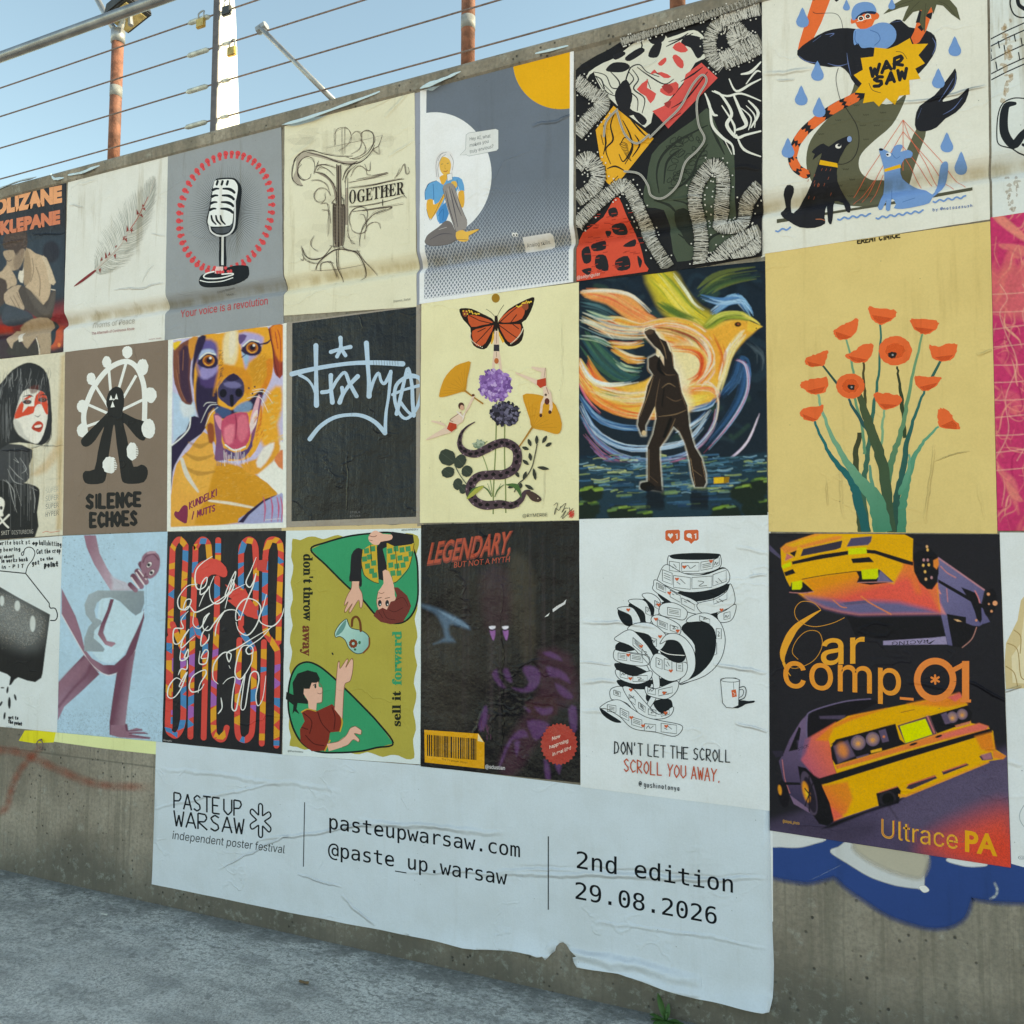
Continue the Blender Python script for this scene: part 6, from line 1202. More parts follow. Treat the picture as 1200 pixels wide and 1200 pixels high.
# neck and head
a.P('ecae45', '600,310 660,290 740,255 800,258 850,285 790,330 740,380 710,450 690,520 655,530 650,400 640,340', 2, soft=10); brush(a, '780,310 720,390 690,490 660,590', ['f4f0da', 'f6e6a0', 'e8f0f0', 'f0c860'], 26, 14, 14, .8); brush(a, '640,330 680,420 660,520', ['e88a34', 'f0b048', 'c8622c'], 18, 18, 14, .8)
a.P('8c9a3a', '600,285 640,230 720,215 790,225 820,255 760,250 700,250 640,290', 2, soft=18); brush(a, '610,280 680,230 770,225 820,250', ['5c7a2e', 'a8b04a', 'd8d070', '3f5a24'], 22, 10, 10, .7); brush(a, '640,215 740,150 790,190 815,230', BL, 22, 14, 11, .8); brush(a, '600,150 680,170 760,160 800,200', ['4a7cb0', '2c4a70', '9ec4e0'], 14, 16, 10, .7)
brush(a, '770,225 830,255 862,282', ['f2e070', 'e8f0e0'], 5, 4, 7, .9); a.P('e9c04a', '800,255 866,282 815,308 795,300', 0, soft=6); a.E('2a1c16', 754, 272, 15, 11, soft=4); a.E('8c4a2a', 756, 271, 6, 5); a.E('1c1616', 838, 290, 3, 3)
brush(a, '590,550 610,530 650,560 665,640 640,740 560,830', ['f2d8b0', 'e9eef0', 'e8a86a'], 7, 3, 6, .9)
# swirls below
for p, cs, n in (('40,600 120,700 240,740 380,740', BL+['1c2440'], 26), ('40,640 110,760 240,830 400,830 540,790 640,650', BL+['e8eef4', 'dfeaf4', '1c2440'], 44), ('40,690 110,800 240,880 400,890 540,850 640,740 660,620', BL+['c06a8c', '1c2440'], 30), ('60,780 160,880 300,920 420,900 560,860', ['8c6aa0', 'c87a9c', '3c5a8c', '24304c'], 22), ('540,660 620,640 650,600', BL, 16), ('480,760 560,720 640,640', ['dfeaf2', '9ec4e0', '3c5a8c'], 12)): brush(a, p, cs, n, 12, 8, .75, 5)
brush(a, '670,600 740,520 770,440 790,480 770,600 700,720 600,840', ['2c5a8c', '1c3a5c', '4a7cb0', '223a50'], 40, 20, 18, .6); brush(a, '745,435 790,460 800,560 760,660 680,770 590,870', ['c8d8e8', 'd0688c', '8fb8dc', 'b04a6c'], 14, 5, 6, .9); brush(a, '850,680 800,800 720,880 620,940', ['cfc0dc', '9a8ab8', 'e8e0ec'], 8, 4, 6, .9); brush(a, '800,360 860,420 850,520', ['2c3c48', '4a5a64'], 10, 20, 10, .5)
brush(a, '36,540 80,620 160,700', ['e8704a', 'f4e0d0', 'b05a8c'], 8, 4, 6, .9)
# water
a.P('1c3442', '36,880 300,900 600,890 890,850 890,1160 36,1160', 0, soft=20)
for k in range(330):
    x, y = rnd(40, 890), rnd(865, 1040); l = rnd(10, 40); a.L(random.choice(['5f7d5a', '8fa46a', '3f6a7c', '5a8ca8', '1c3a4a', 'b8c48a', '2c5068', '14283a', '3a6a90', '7fa6b8', '24485c']), rnd(3, 9), [(x-l, y), (x, y+rnd(-6, 4)), (x+l, y-rnd(-2, 8))], a=.65, soft=5)
for k in range(60): x, y = rnd(200, 700), rnd(980, 1110); l = rnd(16, 50); a.L(random.choice(['1c3a5c', '2c5a7c', '14202c', '7d9a5a', '3c6a8c']), rnd(5, 14), [(x-l, y), (x+l, y-4)], a=.5, soft=7)
for cx, cy, rx, ry in ((70, 1110, 60, 50), (90, 1040, 55, 40), (230, 1130, 70, 40), (840, 1110, 70, 60), (700, 1130, 70, 45), (800, 1040, 80, 50), (860, 1000, 50, 40), (330, 1140, 40, 25)):
    a.E('1a2620', cx, cy, rx, ry, soft=16, jit=.1)
    for k in range(8): t = rnd(-2.6, -.6); a.L(random.choice(['6a8c3a', '8aa84a', '3c5a34', '5a7a54']), rnd(4, 12), [(cx+rx*.8*math.cos(t)-16, cy+ry*.8*math.sin(t)+5), (cx+rx*.8*math.cos(t)+16, cy+ry*.8*math.sin(t))], a=.7, soft=7)
# figure
GL = 'f2eee0'
body = '330,310 335,292 355,286 375,292 382,310 400,335 430,350 445,390 460,410 465,470 485,500 500,580 525,640 530,690 535,740 550,800 560,830 590,880 608,950 610,990 600,1010 560,1010 545,960 535,890 515,810 490,760 462,735 430,790 400,830 400,880 405,950 410,1030 350,1020 312,1015 315,990 345,985 345,900 345,830 370,770 385,700 380,640 360,680 335,730 335,775 318,775 300,730 305,690 330,620 345,550 370,500 350,470 350,425 380,410 405,430 420,460 418,420 400,390 375,370 345,335'
a.L('fff4dc', 46, '420,400 470,460 505,560 530,640', a=.5, soft=40); a.L(GL, 9, body, sm=0, closed=True, a=.7, soft=14); a.P('2a211d', body, 0, soft=3)
for p in ('350,425 345,480 375,505', '440,350 455,400 462,460', '370,510 350,580 310,690', '400,520 380,640 390,690', '395,690 470,680 520,660', '480,500 500,590 525,660', '470,700 440,770 400,830', '480,740 510,800 540,890', '350,840 350,980', '400,870 405,960', '540,880 560,1000', '590,890 608,980', '410,560 440,540 470,555', '400,470 430,500 470,500', '430,600 470,620 500,610', '550,930 590,960', '355,960 390,990', '400,340 420,380 430,430'): a.L(random.choice(['8c7358', 'b09070', '6a5442']), [1.5, 4, 1.5], p, a=.85, soft=3)
a.L('14100f', [6, 20, 8], '400,420 395,470 420,500', soft=6); a.L('14100f', [6, 14, 6], '420,560 410,640', soft=8); a.L('14100f', 14, '450,700 420,780', soft=8); a.P('14100f', '312,995 350,985 380,1010 350,1030 315,1020', 2, soft=4)
a.E('c8b08a', 328, 765, 10, 12, soft=4); a.E('4a3a30', 352, 305, 20, 14, soft=4); a.L('e2ceb0', 4, '335,300 355,290 375,296', soft=2)
for x in (380, 580): 
    for k in range(10): y = 1020+k*9; a.L('0c141c', rnd(14, 30), [(x-30, y), (x+30, y+rnd(-3, 3))], a=.5, soft=8)
a.P('e2b832', '645,965 715,962 712,990 645,994', 0); a.P('8c6a1c', '690,964 716,962 712,990 690,992', 0); a.L('2a1c12', 3, '645,965 715,962')
a.clouds(.16, 3, 9); a.bake(); a.flush()
# yellow cars
a = Art('dark poster of two boxy yellow sports cars, one hanging upside down', [(901.2, 625), (1171, 626.3), (1184.5, 1016.7), (902.2, 973)], (890, 610, 2.85714), '26262c', .0024, ras=1.6, stain=.08, rough=.4, creases=[(700,540,822,600,.014,.007), (500,530,680,570,.02,.003)])
a.P('202026', '0,0 886,0 886,1200 0,1200', 0)
a.P('4d4460', '30,1020 200,960 400,930 840,760 886,760 886,1200 30,1200', 0, soft=60); a.P('5d5470', '420,960 820,800 850,960 500,1030', 2, soft=90, a=.7)
a.P('e0523e', '560,1100 700,1010 840,980 860,1180 700,1140', 3, soft=150, a=.95); a.P('e84a34', '640,1110 760,1060 850,1060 850,1180', 2, soft=110, a=.9); a.P('3a3448', '30,1010 160,990 400,1010 300,1080 30,1040', 2, soft=60, a=.7)
a.speck('262030', .45, 1, ['200,900 860,800 860,1190 100,1070'], .72, 4)
Y, O, RD, PU, DP, BK = 'f2b51e', 'ee8524', 'dd5346', '6b5a86', '3c3450', '16161b'
def Z(t, ox, oy, sc_): return [((ox+x/sc_-890)*2.85714, (oy+y/sc_-610)*2.85714) for x, y in pts(t)]
z1, z2, z3 = (lambda t: Z(t, 1040, 620, 8.)), (lambda t: Z(t, 900, 620, 7.5)), (lambda t: Z(t, 900, 810, 4.2857))
def zg(f, c, t): q = f(t); return (c, (q[0][0], q[0][1], q[1][0], q[1][1]))
GR = 'c6cf1e'
# --- upper car, upside down: side, then nose and bonnet
a.P('6c6890', z1('475,260 910,570 880,700 890,740 960,870 890,890 860,910 800,905 735,880 735,825 560,795 608,1092 565,1085 500,795 400,700 420,560 440,560 470,500'), grad=zg(z1, '5b5880', '500,420 900,800'), soft=2)
a.L('b07c88', 5, z1('480,275 640,385 905,570'), soft=4); a.L('cf8078', 3, z1('500,350 560,410 640,455'), soft=4); a.P('c87f84', z1('400,640 500,700 548,800 500,795 400,700'), soft=10); a.P('d88a80', z1('480,560 505,610 465,600'), soft=4); a.L('c07a80', 3, z1('555,560 565,680'), soft=3)
a.P(BK, z1('475,470 890,705 905,742 880,738 560,552 475,500')); a.P(BK, z1('690,545 760,570 830,600 865,690 880,740 885,850 870,880 835,840 820,780 780,680 730,610'), soft=3); a.L('c8787c', 4, z1('820,580 850,640 865,690'), soft=3)
a.P(BK, z1('555,795 610,810 735,825 735,880 800,905 850,920 800,1000 700,1110 612,1100 580,940'), soft=2); a.P(BK, z1('-400,780 0,800 480,795 545,1005 430,1020 0,1040 -300,1000')); a.P('8f86aa', z1('-40,1048 430,1018 545,1005 560,1080 -40,1086')); a.L('c89088', 2, z1('835,920 790,1030 700,1110'))
a.P('e0b080', z1('620,845 660,848 700,868 655,866'), soft=2); a.E('d8906a', *z1('832,855')[0], 4, 4, soft=2)
a.P('f2b51e', z2('112,170 160,128 300,80 420,42 900,42 1200,48 1275,85 1270,281 1284,375 1330,450 1397,525 1444,530 1490,469 1519,745 1080,750 800,755 640,730 500,695 350,620 270,565 190,500 160,440 120,330'), soft=2)
a.P('f29a22', z2('300,442 780,372 1105,480 1200,300 1275,290 1284,375 1330,450 1397,525 1519,745 1080,750 800,755 640,730 500,695 350,620 270,565 400,545'), soft=14, grad=zg(z2, 'e2584a', '720,420 770,590'))
a.P('ef7a3c', z2('1180,300 1275,280 1284,375 1330,450 1397,525 1440,600 1300,560'), soft=24, a=.8); a.P('e2584a', z2('1330,470 1397,525 1490,480 1519,740 1420,700 1350,600'), soft=16, a=.8)
a.P('625e86', z2('330,590 560,622 700,645 900,628 1150,640 1400,700 1519,745 1080,750 800,755 640,730 500,695 350,620'), soft=26)
a.P('ee8f3c', z2('112,170 160,128 420,42 655,62 640,88 320,165 250,190 150,215'), soft=8); a.P('f4b52a', z2('160,140 300,90 460,50 640,50 420,105 220,160'), soft=10)
a.P('332f3e', z2('285,240 310,175 655,100 640,165 600,180')); a.P('4a4562', z2('690,155 730,80 915,62 905,110 880,140'), soft=3); a.P(BK, z2('190,210 255,185 235,245')); a.P('c06a68', z2('150,280 165,215 225,245'), soft=5); a.P('f4b52a', z2('262,150 300,165 270,255 238,250'), soft=2); a.P('f4b52a', z2('655,70 720,70 690,160 655,165'), soft=3)
a.P(BK, z2('210,285 460,225 705,190 705,225 460,265 215,312')); a.P(BK, z2('865,180 940,185 1200,265 1275,290 1275,322 1190,302 940,218 868,212')); a.P(GR, z2('705,170 865,160 868,215 708,225'), soft=3); a.P(GR, z2('122,320 200,285 205,325 130,350'), soft=3); a.P(BK, z2('730,260 890,245 932,290 745,300')); a.P(BK, z2('142,380 220,350 242,388 155,415'))
a.P(BK, z2('775,370 980,355 1105,465 900,490 780,470 800,420')); a.P('6a6488', z2('985,362 1090,460 960,462'), soft=6); a.P(GR, z2('820,360 965,345 970,420 950,438 830,440'), soft=2); a.L('c98a88', 2, z2('790,470 1000,465 1100,466')); a.P(BK, z2('205,470 310,465 400,545 340,565 190,555')); a.P(GR, z2('210,465 300,450 300,510 285,530 212,533'), soft=2); a.L('b87a7c', 2.5, z2('190,556 300,562 400,550')); a.L(BK, 2.5, z2('300,441 500,405 780,370'))
a.P('5a5374', z2('650,645 860,625 880,650 680,668')); a.L('f08a4a', 3, z2('570,620 640,680 690,690'), soft=3); a.L('f08a4a', 4, z2('820,590 900,650 1080,748'), soft=4); a.P('4a4560', z2('0,125 110,235 110,262 0,180'), soft=3)
a.P(BK, z1('238,240 300,200 400,180 460,240 478,300 480,420 450,520 420,567 370,562 300,500 250,400'), soft=3); a.P('ec8a3c', z1('430,295 475,270 485,330 460,378 432,350'), soft=5)
for x, y in ((370, 165), (376, 195), (340, 290), (335, 340), (387, 335), (352, 400), (360, 470), (413, 455), (378, 290)): a.E(random.choice(['d8a878', 'e0b060', 'b08088']), *z1('%d,%d' % (x, y))[0], 4, 5, soft=3)
a.E(BK, *z1('962,690')[0], 22, 48, 8, soft=3)
for x, y, r_ in ((945, 610, 5), (1008, 695, 8), (950, 702, 3), (975, 770, 4)): a.E('e09a70', *z1('%d,%d' % (x, y))[0], r_, r_, soft=3)
# --- lower car, seen from behind
a.P('3a3450', z3('195,118 165,150 110,240 80,310 55,350 75,440 100,500 130,565 212,612 250,640 300,560 200,380 200,240'), soft=3, grad=zg(z3, '6a5878', '90,520 190,180')); a.P(BK, z3('104,302 155,178 166,186 150,292'), soft=2); a.P('76607e', z3('110,520 205,590 212,612 130,565'), soft=3); a.L('b06a70', 3, z3('72,345 85,440 110,510'), soft=3); a.P(BK, z3('84,455 160,458 165,470 90,470')); a.P('2c2838', z3('20,300 75,298 78,325 40,332'), soft=3)
a.P('15141a', z3('195,232 200,132 230,96 380,50 520,40 560,55 400,130 320,165 250,200')); a.L('6a5f80', 4, z3('195,230 196,140 220,100 380,52 515,38'), soft=2); a.P('4a4058', z3('258,125 390,120 380,140 262,138'), soft=6)
a.P('e46a48', z3('185,245 340,155 312,260 330,370 345,412 262,438 230,420 165,345'), soft=8, grad=zg(z3, 'b8586a', '300,250 170,330')); a.P('5f5076', z3('150,250 215,232 190,310 162,350'), soft=14, a=.8); a.T('241f30', 'STICK', *z3('152,300')[0], *z3('205,278')[0], 10, 'bf')
a.P('f6b81c', z3('300,230 330,165 400,125 960,10 980,40 1000,65 640,160 335,250 312,270'), soft=3); a.P('ef8a2a', z3('240,245 330,165 420,122 600,85 420,145 330,185 300,250'), soft=10); a.P('f08a2e', z3('700,65 960,10 985,45 1000,62 900,80'), soft=16); a.P('d8605a', z3('900,30 962,6 976,28 940,52'), soft=8); a.L('7a4a20', 2, z3('668,106 735,92'))
a.P('f4b61c', z3('312,270 640,160 1000,65 1020,160 1100,175 1130,200 1140,290 1195,325 1180,340 1110,350 680,530 550,575 330,650 290,520 262,438 345,412 330,370'), soft=2)
a.P(BK, z3('315,282 340,242 640,163 662,240 692,265 340,370 322,340'), soft=2); a.P(BK, z3('795,128 1000,70 1026,110 1016,152 850,212'), soft=2); a.P('5a3f48', z3('650,172 812,120 848,214 690,266')); a.L('b86a70', 5, z3('800,125 835,208'), soft=3); a.P('d2d61c', z3('662,175 790,138 825,216 690,260'), soft=2)
a.P('5a4a62', z3('328,275 400,245 438,325 352,362'), soft=8); a.E('e0863a', *z3('375,295')[0], 16, 24, -20, soft=24, a=.85)
for x, y, r_ in ((453, 258, 37), (526, 240, 35), (926, 130, 28), (975, 115, 27)): q = z3('%d,%d' % (x, y))[0]; a.E('6a5870', *q, r_*.67, r_*.68, soft=3); a.E('9a7872', *q, r_*.5, r_*.5, soft=10); a.E('e09a50', q[0], q[1]+3, r_*.2, r_*.2, soft=10)
a.P('5a4c66', z3('555,198 590,188 608,250 575,258'), soft=4); a.E('d87a4a', *z3('582,228')[0], 4, 4, soft=5); a.P('e8b030', z3('515,298 570,284 573,298 518,311')); a.P('5a4c66', z3('442,330 505,312 508,320 446,338')); a.P('5a4c66', z3('868,116 896,105 916,160 890,166'), soft=4); a.P('c8785a', z3('938,172 1014,150 1016,162 945,182'), soft=3)
a.P('e8803a', z3('340,372 690,268 850,215 1060,160 1108,176 1100,192 700,292 345,392'), soft=6); a.P('f7c02a', z3('345,392 700,296 900,240 900,250 700,306 345,402'), soft=4); a.P('d8685a', z3('850,225 1060,162 1105,176 1095,190 860,240'), soft=8); a.E(BK, *z3('730,265')[0], 14, 4, -18); a.E(BK, *z3('857,226')[0], 12, 4, -18)
a.P(BK, z3('248,440 340,412 700,302 1120,185 1128,206 700,336 300,462 265,470'))
a.P('ef8c2a', z3('268,474 400,455 425,540 395,610 330,650 290,540'), soft=14, grad=zg(z3, 'e45a40', '390,540 300,640')); a.P('e0604a', z3('300,570 345,600 380,630 330,650'), soft=10); a.P('ef8a2a', z3('1040,228 1122,206 1140,290 1110,305 1070,290'), soft=14); a.P('f08a3a', z3('1130,290 1195,325 1180,340 1130,335'), soft=6)
for t in ('693,488 710,464 838,420 850,436 720,492', '873,402 995,360 1010,370 880,420', '1060,326 1120,306 1130,342 1075,347'): a.P('3a3040', z3(t), soft=2)
for t in ('700,470 840,424', '880,402 995,364', '690,525 1105,355'): a.L('e0704a', 3, z3(t), soft=3)
a.P('a06a78', z3('1068,320 1118,308 1126,340 1082,344'), soft=5); a.P(BK, z3('543,512 650,475 668,500 656,562 556,578')); a.L('c86a50', 3, z3('556,508 650,478')); a.E('26242c', *z3('600,538')[0], 29, 26, 0, soft=3); a.E('0e0e12', *z3('602,540')[0], 20, 20, soft=3)
a.P('131318', z3('150,375 190,385 260,450 310,560 332,650 300,676 258,666 210,600 170,500'), soft=3); a.E('4a4054', *z3('207,512')[0], 22, 76, -14, soft=5); a.E('241f2c', *z3('212,520')[0], 16, 62, -14, soft=6); a.E('e8962c', *z3('192,505')[0], 11, 36, -14, soft=9); a.E('f4c83a', *z3('196,512')[0], 5, 16, -14, soft=6)
for k in range(6): t = k*1.05+.3; q = z3('207,515')[0]; a.L('1a1820', 4, [q, (q[0]+16*math.cos(t)+10*math.sin(t)*-.3, q[1]+60*math.sin(t))], soft=2)
a.E('16151b', *z3('78,515')[0], 18, 46, -8, soft=3); a.E('d8902c', *z3('60,495')[0], 6, 17, -8, soft=5); a.P('15141a', z3('332,655 550,580 680,535 650,562 500,610 320,684 270,690'), soft=10); a.P('e89a30', z3('655,515 690,520 1108,350 1112,358 690,532 655,528'), soft=2)
a.L('2f2838', 7, z3('610,580 650,640'), a=.5, soft=8)
a.speck('30283a', .22, 1, ['60,60 820,60 820,1000 60,1000'], .75, 9)
a.clouds(.10, 2.5, 6); a.bake()
a.part('title_lettering')
gy = 'f0a93c'
a.L(gy, [3, 14, 26, 22, 4], '205,300 165,325 120,360 90,410 78,450 82,480'); a.L('c78a35', 2.2, '205,298 180,275 140,272 118,300 130,335 180,355 240,345 285,325'); a.L('c78a35', 2.2, '85,480 120,495 180,470 210,420 200,375 160,370 125,400 110,440 130,465'); a.L(gy, [10, 6, 2], '82,478 90,500 105,520')
a.T(gy, 'ar', 206, 482, 352, 476, 116, bold=.006); a.T('ee9a3c', 'comp', 80, 556, 474, 585, 118, bold=.006); a.E('ee8a45', 588, 533, 60, 63, 5, 40, ring=22); a.L('ee8a45', 24, '690,470 690,602', 0, cap=False); a.L('ee8a45', 16, '650,500 690,478', 0, cap=False); a.L('ee8a45', 10, '672,602 708,604', 0, cap=False); a.T('ee8a45', '_', 470, 590, 516, 594, 80)
for k in range(3): t = k*math.pi/3+.5; a.L('ee8a45', 7, [(588-14*math.cos(t), 532-14*math.sin(t)), (588+14*math.cos(t), 532+14*math.sin(t))], 0)
a.part('windscreen_lettering')
v, tr = glyphs('RACING', 'inter', 0); q = np.array([565, 398])+v[:, :1]*np.array([-122, 8])/v[:, 0].max()+v[:, 1:]*np.array([0, 12.]); a.tris.append(([a.w(*k) for k in q], [a.nl()]*len(q), tr, [hexc('2c2836')+(1,)]*len(q)))
a.P('2c2836', '562,412 590,398 572,413', 0)
a.part('caption_lettering')
a.T('d8a23a', 'Ultrace', 408, 1060, 664, 1100, 62); ly = a.layer
def inner(s_, x0, y0, x1, y1, h):
    v, tr = glyphs(s_, 'inter', -.022); v0, _ = glyphs(s_, 'inter', 0); q = np.array([x0, y0])+(v[:, :1]+.03)*np.array([x1-x0, y1-y0])/v0[:, 0].max()+v[:, 1:]*np.array([0, -h]); y = a.nl(2); a.tris.append(([a.w(*k) for k in q], [y]*len(q), tr, [hexc('a8544c')+(1,)]*len(q)))
inner('Ultrace', 408, 1060, 664, 1100, 62)
a.T('f2ac2c', 'PA', 688, 1105, 796, 1121, 72, 'bf', bold=.03); a.T('d8a23a', '@dopek_photo', 78, 1010, 134, 1018, 10); a.flush()

# legendary
a = Art('dark poster of a shadowy purple figure with glowing eyes and a yellow barcode label', [(493.7, 615), (678.7, 610.2), (679.7, 917), (493.4, 898)], (485, 605, 3.8095), '222024', .0024, ras=1.5, stain=.05, rough=.26, wrinkle=3.6, spec=.2, creases=[(395,300,400,1100,.012,.005), (330,850,250,1000,.02,.004)])
a.P('151317', '0,0 781,0 781,1200 0,1200', 0)
a.P('2f2b28', '30,440 240,500 270,640 230,960 60,900 30,700', 2, soft=90, a=.75); a.P('3c372f', '430,170 500,190 545,290 540,420 550,560 500,660 480,600 420,400', 2, soft=50, a=.8); a.P('292524', '150,250 400,300 420,700 300,800 200,700', 2, soft=120, a=.6)
for k in range(420): x = rnd(40, 560); y = rnd(200, 1000); a.L(random.choice(['403a30', '35312a', '242120', '161416', '111012']), rnd(3, 8), [(x, y), (x+rnd(-14, 14), y+rnd(-3, 6))], a=.5, soft=4)
for k in range(40): x = rnd(60, 700); a.L(random.choice(['161518', '2c282c', '3a3236']), rnd(4, 14), [(x, rnd(60, 400)), (x+rnd(-6, 6), rnd(600, 1100))], a=.35, soft=10)
a.P('5a7a98', '36,392 110,412 180,445 235,480 252,506 200,490 160,485 160,530 185,560 130,560 90,570 140,540 120,470 90,430 36,405', 2, soft=22, a=.55); a.P('6a86a0', '110,420 220,470 245,500 180,470', 2, soft=10, a=.8)
a.P('3f2a34', '300,250 420,240 430,480 320,500', 2, soft=50, a=.5); a.P('3c2030', '560,600 700,620 730,820 640,860 560,1000 430,1180 380,1100 450,950 520,860 560,760', 2, soft=50, a=.8); a.P('3a1f28', '500,830 620,800 640,880 540,900', 2, soft=20)
PP = '593868'
for x in (351, 409): a.P('8c5a9c', [(x-12, 508), (x+14, 508), (x+10, 545), (x+2, 552)], 2, soft=4); a.P('dfe0f0', [(x-14, 492), (x+14, 490), (x+10, 502), (x-8, 504)], 2, soft=3); a.L('16141a', 5, [(x-14, 506), (x, 509), (x+12, 505)])
for p in ('578,610 610,604 650,625 662,645 640,640 600,625', '592,672 640,680 680,705 698,745 650,720 610,715', '632,745 680,770 712,805 690,815 650,790', '488,690 500,668 540,672 565,700 560,745 530,780 480,785 440,765 490,770 515,740', '350,705 372,682 380,720 410,765 380,755', '398,690 420,680 440,740 415,730', '540,850 580,858 618,852 615,880 570,886', '492,850 520,865 515,875', '508,915 560,910 606,930 580,970 545,1000 520,960', '380,1120 410,1030 450,970 490,952 510,985 440,1000 400,1090', '690,860 725,850 728,950 705,960', '290,930 315,850 330,860 325,930 300,960', '450,1010 475,1005 460,1070', '582,1085 605,1110 610,1180 590,1170', '630,1100 660,1090 650,1150'): a.P(PP, p, 2, soft=16, a=.8)
for k in range(10): x, y = rnd(300, 360), rnd(880, 980); a.L('5a3050', 4, [(x, y), (x+rnd(-8, 8), y+20)], a=.7, soft=4)
for p in ('488,690 530,700', '510,720 545,690', '600,690 660,730', '360,700 400,760', '310,860 300,950'): a.L('3a2040', [1, 5, 1], p)
a.clouds(.25, 4, 8, (1, 2.5)); a.bake()
a.part('title_lettering'); og = 'ad4a36'
a.T('7a352c', 'LEGENDARY,', 60, 216, 432, 160, 104, 'bf', bold=.05, slant=.22); a.T(og, 'LEGENDARY,', 60, 212, 428, 158, 96, 'bf', bold=.012, slant=.22); a.T(og, 'BUT NOT A MYTH', 180, 230, 428, 203, 25, 'bf', slant=.1)
random.seed(5)
a.part('smoke_mark'); a.P('c9ccd0', '620,415 640,400 668,385 682,370 676,392 650,408 622,428', 0); a.P('d8dcdc', '584,450 608,430 600,445', 0)
a.part('barcode_label'); a.P('d79c1e', '48,953 290,970 316,1010 316,1127 50,1098', 0); a.P('e9dcb4', '288,970 312,1008 286,1002', 0); x = 60
while x < 284:
    w_ = rnd(1.5, 7); y = 974+(x-60)*.085; a.P('1f1b16', [(x, y), (min(286, x+w_), y+.4), (min(286, x+w_), y+96), (x, y+95)], same=x > 62); x += w_+rnd(1.5, 4)
a.T('4a3a14', 'The TV proven import', 126, 1088, 240, 1104, 9)
a.part('red_sticker'); n = 56; a.P('a83c34', [(649+(84 if k % 2 else 76)*math.cos(k/n*2*math.pi), 1017+(95 if k % 2 else 87)*math.sin(k/n*2*math.pi)) for k in range(n)], 0); a.P('c4564a', [(590, 940), (650, 1000), (650, 960), (625, 935)], 0, a=.5)
for i, s_ in enumerate(('Now', 'happening', 'in real life!')): x0, x1, y0 = ((618, 655, 1000), (606, 690, 1038), (620, 702, 1070))[i]; a.T('e8dcd0', s_, x0, y0, x1, y0-(x1-x0)*.36, 16, bold=.01)
a.part('handle_lettering'); a.T('cfcfd2', '@sdustian', 320, 1124, 408, 1132, 17, bold=.008); a.flush()

# magenta crumpled net poster
a = Art('magenta poster with crumpled paper and curved grid lines, at the right edge', [(1160.5, 255), (1468, 208), (1466, 622), (1169, 622)], (1140, 240, 3.0), 'c23a6a', .0022, ras=1.2, stain=.05)
a.P('bd3567', '0,0 1100,-200 1100,1300 0,1300', 0)
for k in range(230):
    x, y = rnd(60, 960), rnd(30, 1150)
    if k > 160: x = rnd(60, 190)
    n = random.randint(3, 5); an = rnd(0, 6.28); P_ = [(x, y)]
    for j in range(n): an += rnd(-1, 1); P_.append((P_[-1][0]+rnd(15, 45)*math.cos(an), P_[-1][1]+rnd(20, 55)*math.sin(an)))
    if k % 3 == 0: a.P(random.choice(['d8706e', 'cf5a70', 'd98074', 'a82a5c']), P_, 2, soft=rnd(4, 18), a=rnd(.3, .7))
    else: a.L(random.choice(['e09884', 'd97c78', 'e8a890', 'a42458']), [1, rnd(3, 9), 1], P_, a=rnd(.5, .9), soft=4)
a.P('d4706c', '62,240 200,210 400,180 400,420 200,400 70,380', 2, soft=40, a=.6); a.P('dc8a78', '70,45 110,40 200,120 300,170 200,140 120,90', 2, soft=10, a=.8)
for k in range(11): y = 310+k*62; a.L('e6b0a0', 3, [(60, y+6), (200, y-8+rnd(-10, 10)), (420, y-40), (600, y-60), (800, y-95), (960, y-110)], a=.75, soft=2)
for k in range(11): x = 95+k*80; a.L('e6b0a0', 3, [(x, 280), (x+26, 330), (x, 380), (x+20, 450), (x+60, 560), (x+20, 680), (x+30, 800), (x-20, 900)], a=.7, soft=2)
a.clouds(.18, 3, 12); a.bake(); a.flush()

# couple on the film-style poster (left edge)
a = Art('dark poster with orange block letters and an embracing couple at the left edge', [(-27, 225), (78, 205), (75, 412.5), (-28.5, 424)], (0, 200, 5.4545), '2b2d33', .0034, ras=1.6, stain=.1, rough=.45, creases=[(200,415,425,400,.012,.006), (0,470,150,440,.02,.003), (20,100,120,70,.03,.005)])
a.P('2c2e34', '-200,0 450,0 450,1300 -200,1300', 0); a.P('34414e', '0,420 430,400 430,800 0,900', 0, soft=120, a=.8); a.P('8c3038', '-160,1010 430,850 430,1000 -160,1060', 0, soft=110, a=.9); a.P('b83a30', '-160,990 60,990 60,1040 -160,1040', 0, soft=30); a.P('3a2c34', '-160,1050 430,1000 430,1300 -160,1300', 0, soft=50)
a.E('2a2a34', 330, 520, 55, 70, soft=24); a.P('d8603a', '280,1010 400,990 400,1120 290,1130', 2, soft=40, a=.7); a.E('ec8a50', 381, 1115, 10, 14, soft=4); a.E('2a3640', 318, 1040, 44, 84, soft=6)
BG, TN, HR, SH = 'bda88e', 'a8967f', '4a3c36', '4c4440'
a.P(HR, '28,500 25,440 60,380 110,358 160,375 178,420 175,490 140,510 100,540 90,510', 2, soft=6)
for k in range(60): x, y = rnd(35, 170), rnd(375, 490); a.L(random.choice(['5d4c44', '3a2e2a', '6a5850']), 6, [(x, y), (x+rnd(-18, 18), y-rnd(0, 12))], a=.5, soft=4)
a.P('a8957f', '28,515 90,510 105,545 150,500 165,520 150,580 120,630 70,640 60,620 45,610 48,580 28,545', 2, soft=5); a.P('7d6c5c', '100,540 150,505 150,580 110,640 90,600', 2, soft=18, a=.7); a.E('8a7868', 142, 525, 16, 26, 20, soft=6); a.L('4a3c36', 4, '48,575 62,580 78,572', soft=3)
